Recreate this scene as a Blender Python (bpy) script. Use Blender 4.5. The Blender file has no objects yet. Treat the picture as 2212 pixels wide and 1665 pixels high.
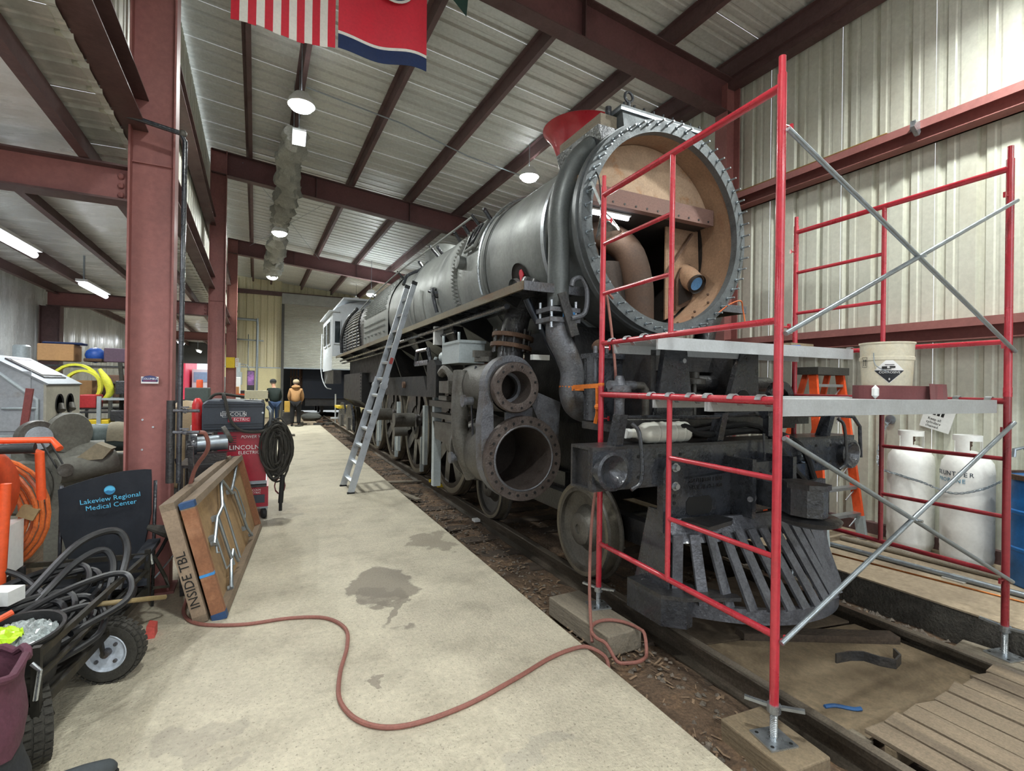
import bpy, math, random
from mathutils import Matrix, Vector
random.seed(7)
R = math.radians
scene = bpy.context.scene
COL = scene.collection

# ------------------------------------------------------------------ camera
CAM_Z = 1.70
F_PX, PITCH, ROLL, YAW = 1079.0, 0.0016, 0.0140, R(25.86)
cd = bpy.data.cameras.new('camera')
cam = bpy.data.objects.new('camera', cd); COL.objects.link(cam)
cd.sensor_fit = 'HORIZONTAL'; cd.sensor_width = 36.0; cd.lens = F_PX / 2212 * 36
cd.clip_start = 0.05; cd.clip_end = 300
fw = Vector((math.sin(YAW), math.cos(YAW), 0)); rt = Vector((math.cos(YAW), -math.sin(YAW), 0)); up = Vector((0, 0, 1))
f2 = fw * math.cos(PITCH) + up * math.sin(PITCH); u2 = up * math.cos(PITCH) - fw * math.sin(PITCH)
r3 = rt * math.cos(ROLL) + u2 * math.sin(ROLL); u3 = u2 * math.cos(ROLL) - rt * math.sin(ROLL)
m = Matrix((r3, u3, -f2)).transposed().to_4x4(); m.translation = (0, 0, CAM_Z)
cam.matrix_world = m
scene.camera = cam

# ------------------------------------------------------------------ world, exposure
w = bpy.data.worlds.new('sky'); scene.world = w; w.use_nodes = True
bg = w.node_tree.nodes['Background']; bg.inputs[0].default_value = (0.86, 0.93, 1.0, 1); bg.inputs[1].default_value = 1.9
vs = scene.view_settings
vs.view_transform = 'Standard'; vs.look = 'None'; vs.gamma = 1; vs.use_curve_mapping = False; vs.exposure = 0.42
cy = scene.cycles
cy.max_bounces = 6; cy.diffuse_bounces = 4; cy.glossy_bounces = 3; cy.transmission_bounces = 4; cy.transparent_max_bounces = 4
HIGH_BAY_W = 105.0
TUBE_W = 36.0

# ------------------------------------------------------------------ helpers
def lin(c):
    if isinstance(c, str):
        c = [int(c[i:i + 2], 16) / 255 for i in (0, 2, 4)]
    return tuple((x / 12.92 if x <= .04045 else ((x + .055) / 1.055) ** 2.4) for x in c)

MATS = {}
def mat(name, col, rough=.5, metal=0., var=.14, scale=5., bump=0., bscale=60., col2=None, fac=(.5, .62), coat=0., stretch=(1, 1, 1), emit=None, power=0., alpha=1., trans=0., spec=.5, detail=6):
    if name in MATS: return MATS[name]
    mt = bpy.data.materials.new(name); mt.use_nodes = True
    nt = mt.node_tree; N = nt.nodes; L = nt.links
    b = N['Principled BSDF']; c = lin(col)
    b.inputs['Roughness'].default_value = rough; b.inputs['Metallic'].default_value = metal
    b.inputs['Specular IOR Level'].default_value = spec
    b.inputs['Coat Weight'].default_value = coat; b.inputs['Coat Roughness'].default_value = .12
    b.inputs['Alpha'].default_value = alpha; b.inputs['Transmission Weight'].default_value = trans
    if emit:
        mt.cycles.emission_sampling = 'NONE'      # the lamp's own light object lights the room
        b.inputs['Emission Color'].default_value = (*lin(emit), 1); b.inputs['Emission Strength'].default_value = power
    tc = N.new('ShaderNodeTexCoord'); mp = N.new('ShaderNodeMapping'); mp.inputs['Scale'].default_value = stretch
    L.new(tc.outputs['Object'], mp.inputs[0])
    nz = N.new('ShaderNodeTexNoise'); nz.inputs['Scale'].default_value = scale; nz.inputs['Detail'].default_value = detail; nz.inputs['Roughness'].default_value = .6
    L.new(mp.outputs[0], nz.inputs['Vector'])
    rp = N.new('ShaderNodeValToRGB'); e = rp.color_ramp.elements
    e[0].position = .3; e[1].position = .72
    e[0].color = (*[x * (1 - var) for x in c], 1); e[1].color = (*[min(1, x * (1 + var)) for x in c], 1)
    L.new(nz.outputs[0], rp.inputs[0]); out = rp.outputs[0]
    if col2:
        n2 = N.new('ShaderNodeTexNoise'); n2.inputs['Scale'].default_value = scale * .55; n2.inputs['Detail'].default_value = 8; n2.inputs['Roughness'].default_value = .65
        L.new(mp.outputs[0], n2.inputs['Vector'])
        mr = N.new('ShaderNodeMapRange'); mr.inputs[1].default_value = fac[0]; mr.inputs[2].default_value = fac[1]
        L.new(n2.outputs[0], mr.inputs[0])
        mx = N.new('ShaderNodeMix'); mx.data_type = 'RGBA'; mx.inputs[7].default_value = (*lin(col2), 1)
        L.new(mr.outputs[0], mx.inputs[0]); L.new(out, mx.inputs[6]); out = mx.outputs[2]
    if var and not emit and not trans:            # fine grain and specks of wear
        n4 = N.new('ShaderNodeTexNoise'); n4.inputs['Scale'].default_value = max(22., scale * 9); n4.inputs['Detail'].default_value = 5; n4.inputs['Roughness'].default_value = .7
        L.new(tc.outputs['Object'], n4.inputs['Vector'])
        r4 = N.new('ShaderNodeMapRange'); r4.inputs[1].default_value = .3; r4.inputs[2].default_value = .7; r4.inputs[3].default_value = 1 - var * 1.3; r4.inputs[4].default_value = 1 + var * 1.3; r4.clamp = False
        L.new(n4.outputs[0], r4.inputs[0])
        m4 = N.new('ShaderNodeVectorMath'); m4.operation = 'SCALE'; L.new(out, m4.inputs[0]); L.new(r4.outputs[0], m4.inputs['Scale']); out = m4.outputs[0]
        if rough > .2:
            r5 = N.new('ShaderNodeMapRange'); r5.inputs[1].default_value = .3; r5.inputs[2].default_value = .7; r5.inputs[3].default_value = max(.05, rough - .1); r5.inputs[4].default_value = min(1, rough + .12)
            L.new(nz.outputs[0], r5.inputs[0]); L.new(r5.outputs[0], b.inputs['Roughness'])
    L.new(out, b.inputs['Base Color'])
    if bump:
        n3 = N.new('ShaderNodeTexNoise'); n3.inputs['Scale'].default_value = bscale; n3.inputs['Detail'].default_value = 4
        L.new(mp.outputs[0], n3.inputs['Vector'])
        bp = N.new('ShaderNodeBump'); bp.inputs['Strength'].default_value = bump; bp.inputs['Distance'].default_value = .02
        L.new(n3.outputs[0], bp.inputs['Height']); L.new(bp.outputs[0], b.inputs['Normal'])
    MATS[name] = mt
    return mt

WM = {}                                   # world matrices of the objects made so far
def wm(o): return WM.get(o.name, Matrix())

def smooth_path(pts, n=6, closed=False):
    P = [Vector(p) for p in pts]; k = len(P)
    if k < 3: return P
    out = []
    for i in range(k if closed else k - 1):
        p0 = P[(i - 1) % k] if (closed or i > 0) else P[0] * 2 - P[1]
        p1 = P[i]; p2 = P[(i + 1) % k]
        p3 = P[(i + 2) % k] if (closed or i + 2 < k) else P[-1] * 2 - P[-2]
        for j in range(n):
            t = j / n
            out.append(.5 * ((2 * p1) + (p2 - p0) * t + (2 * p0 - 5 * p1 + 4 * p2 - p3) * t * t + (3 * p1 - p0 - 3 * p2 + p3) * t ** 3))
    if not closed: out.append(P[-1])
    return out

class MB:
    def __init__(s, M=None): s.v = []; s.f = []; s.M = M
    def add(s, vs, fs):
        o = len(s.v); s.v += [Vector(v) for v in vs]; s.f += [tuple(i + o for i in f) for f in fs]; return s
    def box(s, x0, x1, y0, y1, z0, z1):
        return s.add([(x0, y0, z0), (x1, y0, z0), (x1, y1, z0), (x0, y1, z0), (x0, y0, z1), (x1, y0, z1), (x1, y1, z1), (x0, y1, z1)],
                     [(3, 2, 1, 0), (4, 5, 6, 7), (0, 1, 5, 4), (1, 2, 6, 5), (2, 3, 7, 6), (3, 0, 4, 7)])
    def cbox(s, c, d, rot=None):          # box by centre and size, optional 3x3/4x4 rotation
        q = [Vector((sx * d[0] / 2, sy * d[1] / 2, sz * d[2] / 2)) for sz in (-1, 1) for sx, sy in ((-1, -1), (1, -1), (1, 1), (-1, 1))]
        if rot is not None: q = [rot @ v for v in q]
        return s.add([v + Vector(c) for v in q], [(3, 2, 1, 0), (4, 5, 6, 7), (0, 1, 5, 4), (1, 2, 6, 5), (2, 3, 7, 6), (3, 0, 4, 7)])
    def bar(s, p0, p1, w, h, upv=(0, 0, 1)):   # square bar between two points
        p0 = Vector(p0); p1 = Vector(p1); d = (p1 - p0).normalized(); u = Vector(upv)
        if abs(d.dot(u)) > .98: u = Vector((1, 0, 0))
        a = d.cross(u).normalized() * w / 2; b = a.cross(d).normalized() * h / 2
        return s.add([p0 - a - b, p0 + a - b, p0 + a + b, p0 - a + b, p1 - a - b, p1 + a - b, p1 + a + b, p1 - a + b],
                     [(3, 2, 1, 0), (4, 5, 6, 7), (0, 1, 5, 4), (1, 2, 6, 5), (2, 3, 7, 6), (3, 0, 4, 7)])
    def tube(s, pts, r, n=8, closed=False, caps=True, smooth=0):
        P = smooth_path(pts, smooth, closed) if smooth else [Vector(p) for p in pts]
        k = len(P); vs = []; fs = []; prev = None
        if isinstance(r, (list, tuple)) and len(r) != k:
            r = [r[min(int(q), len(r) - 2)] * (1 - (q - min(int(q), len(r) - 2))) + r[min(int(q), len(r) - 2) + 1] * (q - min(int(q), len(r) - 2)) for q in (i * (len(r) - 1) / (k - 1) for i in range(k))]
        for i in range(k):
            if closed: t = P[(i + 1) % k] - P[i - 1]
            else: t = (P[min(i + 1, k - 1)] - P[max(i - 1, 0)])
            t = t.normalized() if t.length > 1e-9 else Vector((0, 0, 1))
            if prev is None:
                a = t.cross(Vector((0, 0, 1)))
                if a.length < .05: a = t.cross(Vector((1, 0, 0)))
            else: a = prev - t * prev.dot(t)
            a.normalize(); prev = a; b = t.cross(a)
            rr = r[i] if isinstance(r, (list, tuple)) else r
            vs += [P[i] + (a * math.cos(2 * math.pi * j / n) + b * math.sin(2 * math.pi * j / n)) * rr for j in range(n)]
        for i in range(k if closed else k - 1):
            i2 = (i + 1) % k
            for j in range(n):
                fs.append((i * n + j, i * n + (j + 1) % n, i2 * n + (j + 1) % n, i2 * n + j))
        if caps and not closed: fs += [tuple(range(n - 1, -1, -1)), tuple((k - 1) * n + j for j in range(n))]
        return s.add(vs, fs)
    def cyl(s, p0, p1, r0, r1=None, n=16, caps=True):
        return s.tube([p0, p1], [r0, r0 if r1 is None else r1], n, caps=caps)
    def lathe(s, prof, o=(0, 0, 0), axis=(0, 0, 1), n=24, a0=0., a1=2 * math.pi, closed_profile=False, sx=1.):
        # prof: list of (radius, height along axis)
        ax = Vector(axis).normalized(); a = ax.cross(Vector((0, 0, 1)))
        if a.length < .05: a = Vector((1, 0, 0))
        a.normalize(); b = ax.cross(a); o = Vector(o); full = abs(a1 - a0 - 2 * math.pi) < 1e-6
        cols = n if full else n + 1; k = len(prof); vs = []; fs = []
        for j in range(cols):
            t = a0 + (a1 - a0) * j / n; d = a * math.cos(t) * sx + b * math.sin(t)
            vs += [o + d * r + ax * h for r, h in prof]
        for j in range(n):
            j2 = (j + 1) % cols
            for i in range(k if closed_profile else k - 1):
                i2 = (i + 1) % k
                fs.append((j * k + i, j * k + i2, j2 * k + i2, j2 * k + i))
        return s.add(vs, fs)
    def prism(s, poly, axis, d0, d1):     # 2D outline extruded along x, y or z
        if axis == 'x': g = lambda p, d: (d, p[0], p[1])
        elif axis == 'y': g = lambda p, d: (p[0], d, p[1])
        else: g = lambda p, d: (p[0], p[1], d)
        k = len(poly)
        return s.add([g(p, d0) for p in poly] + [g(p, d1) for p in poly],
                     [tuple(range(k)), tuple(range(2 * k - 1, k - 1, -1))] + [(i, i + k, (i + 1) % k + k, (i + 1) % k) for i in range(k)])
    def ball(s, c, r, n=10, sc=(1, 1, 1)):
        k = n // 2 + 1; c = Vector(c); vs = []; fs = []
        for i in range(k):
            ph = math.pi * i / (k - 1)
            for j in range(n):
                th = 2 * math.pi * j / n
                vs.append(c + Vector((r * math.sin(ph) * math.cos(th) * sc[0], r * math.sin(ph) * math.sin(th) * sc[1], r * math.cos(ph) * sc[2])))
        for i in range(k - 1):
            for j in range(n): fs.append((i * n + j, (i + 1) * n + j, (i + 1) * n + (j + 1) % n, i * n + (j + 1) % n))
        return s.add(vs, fs)
    def build(s, name, mt, parent=None, smooth=False, fix=True, uv=None):
        V = [s.M @ v for v in s.v] if s.M is not None else s.v
        if parent is not None: inv = wm(parent).inverted(); W = wm(parent)
        else:
            x = [v.x for v in V]; y = [v.y for v in V]; z = [v.z for v in V]
            W = Matrix.Translation(((min(x) + max(x)) / 2, (min(y) + max(y)) / 2, min(z))); inv = W.inverted()
        me = bpy.data.meshes.new(name); me.from_pydata([inv @ v for v in V], [], s.f)
        if fix:
            import bmesh
            bm = bmesh.new(); bm.from_mesh(me); bmesh.ops.recalc_face_normals(bm, faces=bm.faces)
            if smooth:
                for e in bm.edges: e.smooth = not (len(e.link_faces) != 2 or e.calc_face_angle(0) > .7)
            bm.to_mesh(me); bm.free()
        if smooth:
            for p in me.polygons: p.use_smooth = True
        o = bpy.data.objects.new(name, me); COL.objects.link(o)
        for q in (mt if isinstance(mt, (list, tuple)) else [mt]): me.materials.append(q)
        if parent is None: o.location = W.translation
        else: o.parent = parent
        WM[o.name] = W
        return o

def empty(name, loc=(0, 0, 0), label=None, cat=None, group=None, kind=None, M=None):
    o = bpy.data.objects.new(name, None); COL.objects.link(o); o.empty_display_size = .1
    W = M if M is not None else Matrix.Translation(loc)
    o.matrix_world = W; WM[o.name] = W.copy()
    return tag(o, label, cat, group, kind)
def tag(o, label=None, cat=None, group=None, kind=None):
    if label: o['label'] = label
    if cat: o['category'] = cat
    if group: o['group'] = group
    if kind: o['kind'] = kind
    return o
def dup(root, M, label=None):             # copy of a thing with its parts and sub-parts, placed by matrix
    def rec(o, par):
        c = o.copy(); COL.objects.link(c); c.parent = par
        for ch in list(o.children):
            if ch.name not in made: rec(ch, c)
        made.add(c.name); return c
    made = set(); c = rec(root, None); c.matrix_world = M; WM[c.name] = M.copy()
    if label: c['label'] = label
    return c
def share(name, src, parent, M=None):     # one more piece with shared mesh data
    o = bpy.data.objects.new(name, src.data); COL.objects.link(o); o.parent = parent
    if M is not None: o.matrix_basis = M
    WM[o.name] = wm(parent) @ (M if M is not None else Matrix())
    return o
def text(name, body, size, M, mt, parent=None, depth=.001, align='CENTER', shear=0., spacing=1.):
    cu = bpy.data.curves.new(name, 'FONT'); cu.body = body; cu.size = size; cu.extrude = depth; cu.align_x = align; cu.align_y = 'CENTER'; cu.shear = shear; cu.space_character = spacing
    cu.resolution_u = 2
    t = bpy.data.objects.new(name + '_curve', cu); COL.objects.link(t)
    dg = bpy.context.evaluated_depsgraph_get(); dg.update()
    me = bpy.data.meshes.new_from_object(t.evaluated_get(dg)); bpy.data.objects.remove(t); bpy.data.curves.remove(cu)
    me.materials.clear(); me.materials.append(mt)
    if parent is not None: me.transform(wm(parent).inverted() @ M)
    o = bpy.data.objects.new(name, me); COL.objects.link(o)
    if parent is not None: o.parent = parent
    else: o.matrix_world = M
    WM[o.name] = wm(parent) if parent is not None else M
    return o
def frame(o, u, v):                       # matrix with x axis u, y axis v, at o (for lettering on a surface)
    u = Vector(u).normalized(); n = u.cross(Vector(v)).normalized(); v = n.cross(u)
    m = Matrix((u, v, n)).transposed().to_4x4(); m.translation = Vector(o); return m
def skinned(name, verts, edges, radii, mt, parent, root=0, sub=2):
    me = bpy.data.meshes.new(name); me.from_pydata(verts, edges, [])
    o = bpy.data.objects.new(name + '_tmp', me); COL.objects.link(o)
    o.modifiers.new('s', 'SKIN'); sm = o.modifiers.new('d', 'SUBSURF'); sm.levels = sub; sm.render_levels = sub
    for i, r in enumerate(radii):
        sv = me.skin_vertices[0].data[i]; sv.radius = r if isinstance(r, tuple) else (r, r); sv.use_root = (i == root)
    dg = bpy.context.evaluated_depsgraph_get(); dg.update()
    m2 = bpy.data.meshes.new_from_object(o.evaluated_get(dg)); bpy.data.objects.remove(o)
    m2.transform(wm(parent).inverted()); m2.materials.clear(); m2.materials.append(mt)
    for p in m2.polygons: p.use_smooth = True
    q = bpy.data.objects.new(name, m2); COL.objects.link(q); q.parent = parent; WM[q.name] = wm(parent)
    return q

# ------------------------------------------------------------------ materials
def m_concrete():
    mt = mat('concrete', 'bcb4a0', .8, 0, .12, 3.2, .5, 60, col2='999180', fac=(.5, .74))
    nt = mt.node_tree; N = nt.nodes; L = nt.links; b = N['Principled BSDF']
    src = b.inputs['Base Color'].links[0].from_socket
    geo = N.new('ShaderNodeNewGeometry')
    wob = N.new('ShaderNodeTexNoise'); wob.inputs['Scale'].default_value = 3.5; wob.inputs['Detail'].default_value = 5
    L.new(geo.outputs['Position'], wob.inputs['Vector'])
    sub = N.new('ShaderNodeVectorMath'); sub.operation = 'MULTIPLY_ADD'; sub.inputs[1].default_value = (.9, .9, 0); L.new(wob.outputs['Color'], sub.inputs[0])
    L.new(geo.outputs['Position'], sub.inputs[2])
    def stain(src, x, y, sx, sy, col, amt):
        mp = N.new('ShaderNodeMapping'); mp.vector_type = 'POINT'
        mp.inputs['Location'].default_value = (-(x + .45) / sx, -(y + .45) / sy, 0); mp.inputs['Scale'].default_value = (1 / sx, 1 / sy, 0)
        L.new(sub.outputs[0], mp.inputs[0])
        ln = N.new('ShaderNodeVectorMath'); ln.operation = 'LENGTH'; L.new(mp.outputs[0], ln.inputs[0])
        mr = N.new('ShaderNodeMapRange'); mr.inputs[1].default_value = 1.08; mr.inputs[2].default_value = .92; mr.inputs[4].default_value = amt
        L.new(ln.outputs['Value'], mr.inputs[0])
        mx = N.new('ShaderNodeMix'); mx.data_type = 'RGBA'; mx.inputs[7].default_value = (*lin(col), 1)
        L.new(mr.outputs[0], mx.inputs[0]); L.new(src, mx.inputs[6]); return mx.outputs[2]
    for a in ((.86, 4.3, .26, .36, '787064', .8), (.84, 3.88, .09, .38, '787064', .7), (1.62, 5.35, .22, .3, '8b8272', .75), (.55, 2.87, .06, .05, '7d7468', .7),
              (-.25, 2.75, .12, .2, '8a8379', .35), (-.2, 7.4, .5, .9, '8a847a', .5), (1.1, 2.0, .2, .12, '959086', .4)):
        src = stain(src, *a)
    sp = N.new('ShaderNodeTexNoise'); sp.inputs['Scale'].default_value = 70; sp.inputs['Detail'].default_value = 3; L.new(geo.outputs['Position'], sp.inputs['Vector'])
    mr = N.new('ShaderNodeMapRange'); mr.inputs[1].default_value = .60; mr.inputs[2].default_value = .70; mr.inputs[4].default_value = .6; L.new(sp.outputs[0], mr.inputs[0])
    mx = N.new('ShaderNodeMix'); mx.data_type = 'RGBA'; mx.inputs[7].default_value = (*lin('6a6154'), 1)
    L.new(mr.outputs[0], mx.inputs[0]); L.new(src, mx.inputs[6]); L.new(mx.outputs[2], b.inputs['Base Color'])
    return mt
CONC = m_concrete()
CONC2 = mat('concrete_dusty', 'a3937c', .85, 0, .15, 2.5, .3, 60, col2='7b6d5c', fac=(.5, .7))
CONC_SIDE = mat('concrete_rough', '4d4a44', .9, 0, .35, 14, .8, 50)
DIRT = mat('dirt', '5d4b3b', .95, 0, .35, 6, .9, 35, col2='7a6048', fac=(.52, .68))
GRAVEL = mat('gravel', '6b6258', .9, 0, .4, 9)
WOOD_OLD = mat('wood_weathered', '857663', .8, 0, .2, 9, .25, 60, col2='5c5043', fac=(.5, .7), stretch=(1, .12, 1))
WOOD_X = mat('wood_weathered_x', '8b7a62', .8, 0, .22, 9, .25, 60, col2='655542', fac=(.52, .72), stretch=(.1, 1, 1))
WOOD_GREY = mat('wood_grey', '82796a', .85, 0, .18, 8, .3, 50, col2='5a544b', fac=(.5, .7), stretch=(1, .15, 1))
PLY = mat('plywood', '84745d', .8, 0, .2, 3, .15, 60, col2='635542', fac=(.48, .64))
TIE = mat('sleeper_wood', '453a30', .9, 0, .3, 6, .4, 40, stretch=(.15, 1, 1))
RAIL = mat('rail_steel', '4b443b', .55, .6, .3, 10, .1, 60, col2='6f655a', fac=(.5, .65), stretch=(1, .2, 1))
RAIL_TOP = mat('rail_head', '8d8376', .45, .75, .25, 10, stretch=(1, .15, 1))
RED_STEEL = mat('oxide_red_steel', '95605b', .55, 0, .1, 2.5, .03, 30, col2='855450', fac=(.45, .75))
RED_DARK = mat('oxide_red_dark', '5c4443', .6, 0, .15, 3, col2='452f2f', fac=(.5, .7))
RAFTER = mat('rafter_maroon', '684343', .6, 0, .12, 3, col2='533233', fac=(.5, .7))
PILOT = mat('pilot_sheen_black', '65676e', .38, .3, .25, 8, .35, 40, coat=.3, col2='47484d', fac=(.5, .7))  # lighter than the loco black: daylight sheen is put into the colour
WALLP = mat('wall_sheet_cream', 'd0d1c3', .42, .2, .07, 1.4, .04, 8, col2='bdb8a3', fac=(.5, .75), stretch=(1, 1, .25))
ENDP = mat('end_wall_sheet', 'c9c1a0', .5, .1, .08, 1.5, stretch=(1, 1, .2))
ROOFP = mat('roof_sheet_galvalume', 'cccec9', .42, .15, .1, 1.2, .05, 6, stretch=(.3, 1, 1))
VINYL = mat('white_vinyl', 'dcdedd', .25, 0, .06, 1.5, .35, 5, stretch=(.6, 2, 1))
VINYL_W = mat('white_vinyl_wall', 'cfd3d4', .25, 0, .1, 1.5, .4, 5, stretch=(2, 2, .5))
BLACK = mat('loco_black', '32353b', .28, .15, .25, 9, .35, 40, coat=.6, col2='44464c', fac=(.5, .75))
BLACK_D = mat('loco_black_dusty', '313133', .42, .15, .3, 7, .35, 40, coat=.3, col2='48433c', fac=(.5, .78))
PRIMER = mat('boiler_grey_primer', '888b88', .46, .3, .12, 2.2, .06, 14, col2='6e7170', fac=(.45, .7), stretch=(1, 1.6, .3))
SMOKEG = mat('smokebox_grey', '64686a', .45, .3, .12, 3, .05, 30, col2='454748', fac=(.5, .7))
RING = mat('ring_grey', '62676a', .5, .4, .18, 8, .15, 60, col2='4c5052', fac=(.5, .68))
RUST_T = mat('tan_rust', '8f735c', .82, 0, .16, 5, .12, 40, col2='86624a', fac=(.5, .68))
RUST_L = mat('pale_rust', 'b39a82', .82, 0, .14, 7, .12, 60, col2='a5764d', fac=(.56, .68))
RUST_M = mat('mauve_rust', '7e625a', .8, 0, .15, 8, .1, 60, stretch=(.3, 1, 1))
RUST_D = mat('brown_rust', '5a4436', .8, .1, .25, 9, .2, 50)
CAST = mat('cast_steel_dirty', '5e5c57', .5, .35, .22, 6, .2, 50, col2='463f37', fac=(.5, .7))
CAST_L = mat('cast_steel_light', '686a70', .45, .4, .22, 8, .3, 60, col2='554d47', fac=(.5, .68))
WHEELM = mat('wheel_steel', '4a4845', .5, .5, .25, 8, .1, 50, col2='2a2622', fac=(.5, .7))
TYRE_S = mat('tread_steel', '7b7568', .5, .6, .25, 12, .1, 60)
UNDER = mat('under_shade_black', '19191b', .55, .1, .3, 7, .3, 40, col2='2b2723', fac=(.5, .75))  # deeper than the loco black: shade below the running board put into the colour
FLANGE = mat('flange_brown_steel', '5c534f', .5, .4, .22, 9, .35, 60, col2='4a3f3a', fac=(.5, .66))
SILVER = mat('aluminium', 'b4b9be', .36, .85, .1, 9, .03, 60)
GALV = mat('galvanised', '9aa3aa', .38, .75, .12, 20, .03, 60)
ZINC = mat('zinc_bright', 'b8bec3', .3, .85, .1, 20)
BLUE_ALU = mat('plank_aluminium', 'b6babd', .5, .3, .08, 8, .03, 80)
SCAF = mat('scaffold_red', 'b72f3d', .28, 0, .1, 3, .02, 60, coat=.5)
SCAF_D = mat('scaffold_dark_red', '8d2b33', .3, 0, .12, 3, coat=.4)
WHITE = mat('white_paint', 'e2e4e2', .4, 0, .05, 4)
WHITE_D = mat('white_enamel_worn', 'f0f1ee', .35, 0, .05, 3, col2='bdb9b0', fac=(.66, .74))
CABW = mat('cab_pale_grey', 'c3c9cf', .45, 0, .06, 3)
LGREY = mat('light_grey_paint', 'a9b3b6', .4, .1, .1, 5)
ORANGE = mat('safety_orange', 'e0562a', .45, 0, .1, 4)
ORANGE_H = mat('orange_hose', 'c9662f', .5, 0, .2, 8, col2='8c4a38', fac=(.5, .65))
HOSE = mat('red_brown_hose', '8b5a50', .6, 0, .15, 9)
RUBBER = mat('black_rubber', '17181a', .6, 0, .2, 8, .15, 80)
RUBBER_G = mat('dusty_rubber', '3a3833', .8, 0, .25, 14, .2, 60)
CABLE = mat('black_cable', '222326', .45, 0, .25, 6)
BLUE = mat('drum_blue', '1f69ad', .35, 0, .12, 3)
GLASSM = mat('clear_glass', 'f2f5f5', .03, 0, 0, 1, trans=1.0)
GLASS_D = mat('dark_glass', '2a3236', .08, .2, .1, 2)
CARD = mat('cardboard', 'b98f62', .85, 0, .08, 4)
BLKTXT = mat('ink_black', '141414', .6, 0, 0)
WHTTXT = mat('ink_white', 'f0f0f0', .5, 0, 0)
CYANTXT = mat('ink_light_blue', '55b4dc', .6, 0, 0)
NAVY = mat('navy_cloth', '1b2d55', .8, 0, .1, 6, .05, 50)
FLAGR = mat('flag_red', 'd0283c', .65, 0, .07, 5, .05, 60)
FLAGW = mat('flag_white', 'e9e7e0', .65, 0, .05, 5)
LAMP_E = mat('lamp_lens', 'ffffff', .3, 0, 0, emit='f7fbff', power=45)
TUBE_E = mat('tube_lens', 'ffffff', .3, 0, 0, emit='eef4ff', power=9)
DUCT = mat('duct_cloth', '8f8f88', .8, 0, .2, 5, .3, 14)
YELLOW = mat('yellow_paint', 'e5c52a', .5, 0, .08, 4)
CREAM_BLOCK = mat('cream_block_paint', 'd5cba0', .6, 0, .06, 3)
# ------------------------------------------------------------------ the building
BM = Matrix.Rotation(R(1.35), 4, 'Z')
Y_FRAMES = (-2.6, 4.93, 12.45, 19.85)
Y_END = 27.3; Y_BACK = -7.5
XR = 6.10; XL = -.95; XLW = -3.62
def roofz(x): return 6.6 - .09 * x
def struct(o, label=None): o['kind'] = 'structure'; return tag(o, label)

def rib_profile(width=.914, ribs=3, h=.036):
    p = width / ribs; out = []
    for i in range(ribs):
        a = i * p
        out += [(a, 0), (a + .10, 0), (a + .115, .006), (a + .135, .006), (a + .15, 0), (a + .205, 0), (a + .225, h), (a + .26, h), (a + .28, 0)]
    return out + [(width - .002, 0)]
PROF = rib_profile()
def panel(name, mt, parent, o, along, up, out, length):
    o = Vector(o); A = Vector(along); U = Vector(up); D = Vector(out)
    mb = MB(BM); k = len(PROF)
    mb.add([o + A * a + D * d for a, d in PROF] + [o + A * a + D * d + U * length for a, d in PROF], [(i, i + 1, i + 1 + k, i + k) for i in range(k - 1)])
    return mb.build(name, mt, parent, fix=False)
def panel_row(name, mt, parent, o, along, up, out, length, n):
    A = Vector(along); first = panel(name, mt, parent, o, along, up, out, length)
    inv = wm(parent).inverted()
    for i in range(1, n):
        d = BM.to_3x3() @ (A * (.914 * i))
        share(name, first, parent, Matrix.Translation(d))
    return first

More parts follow.
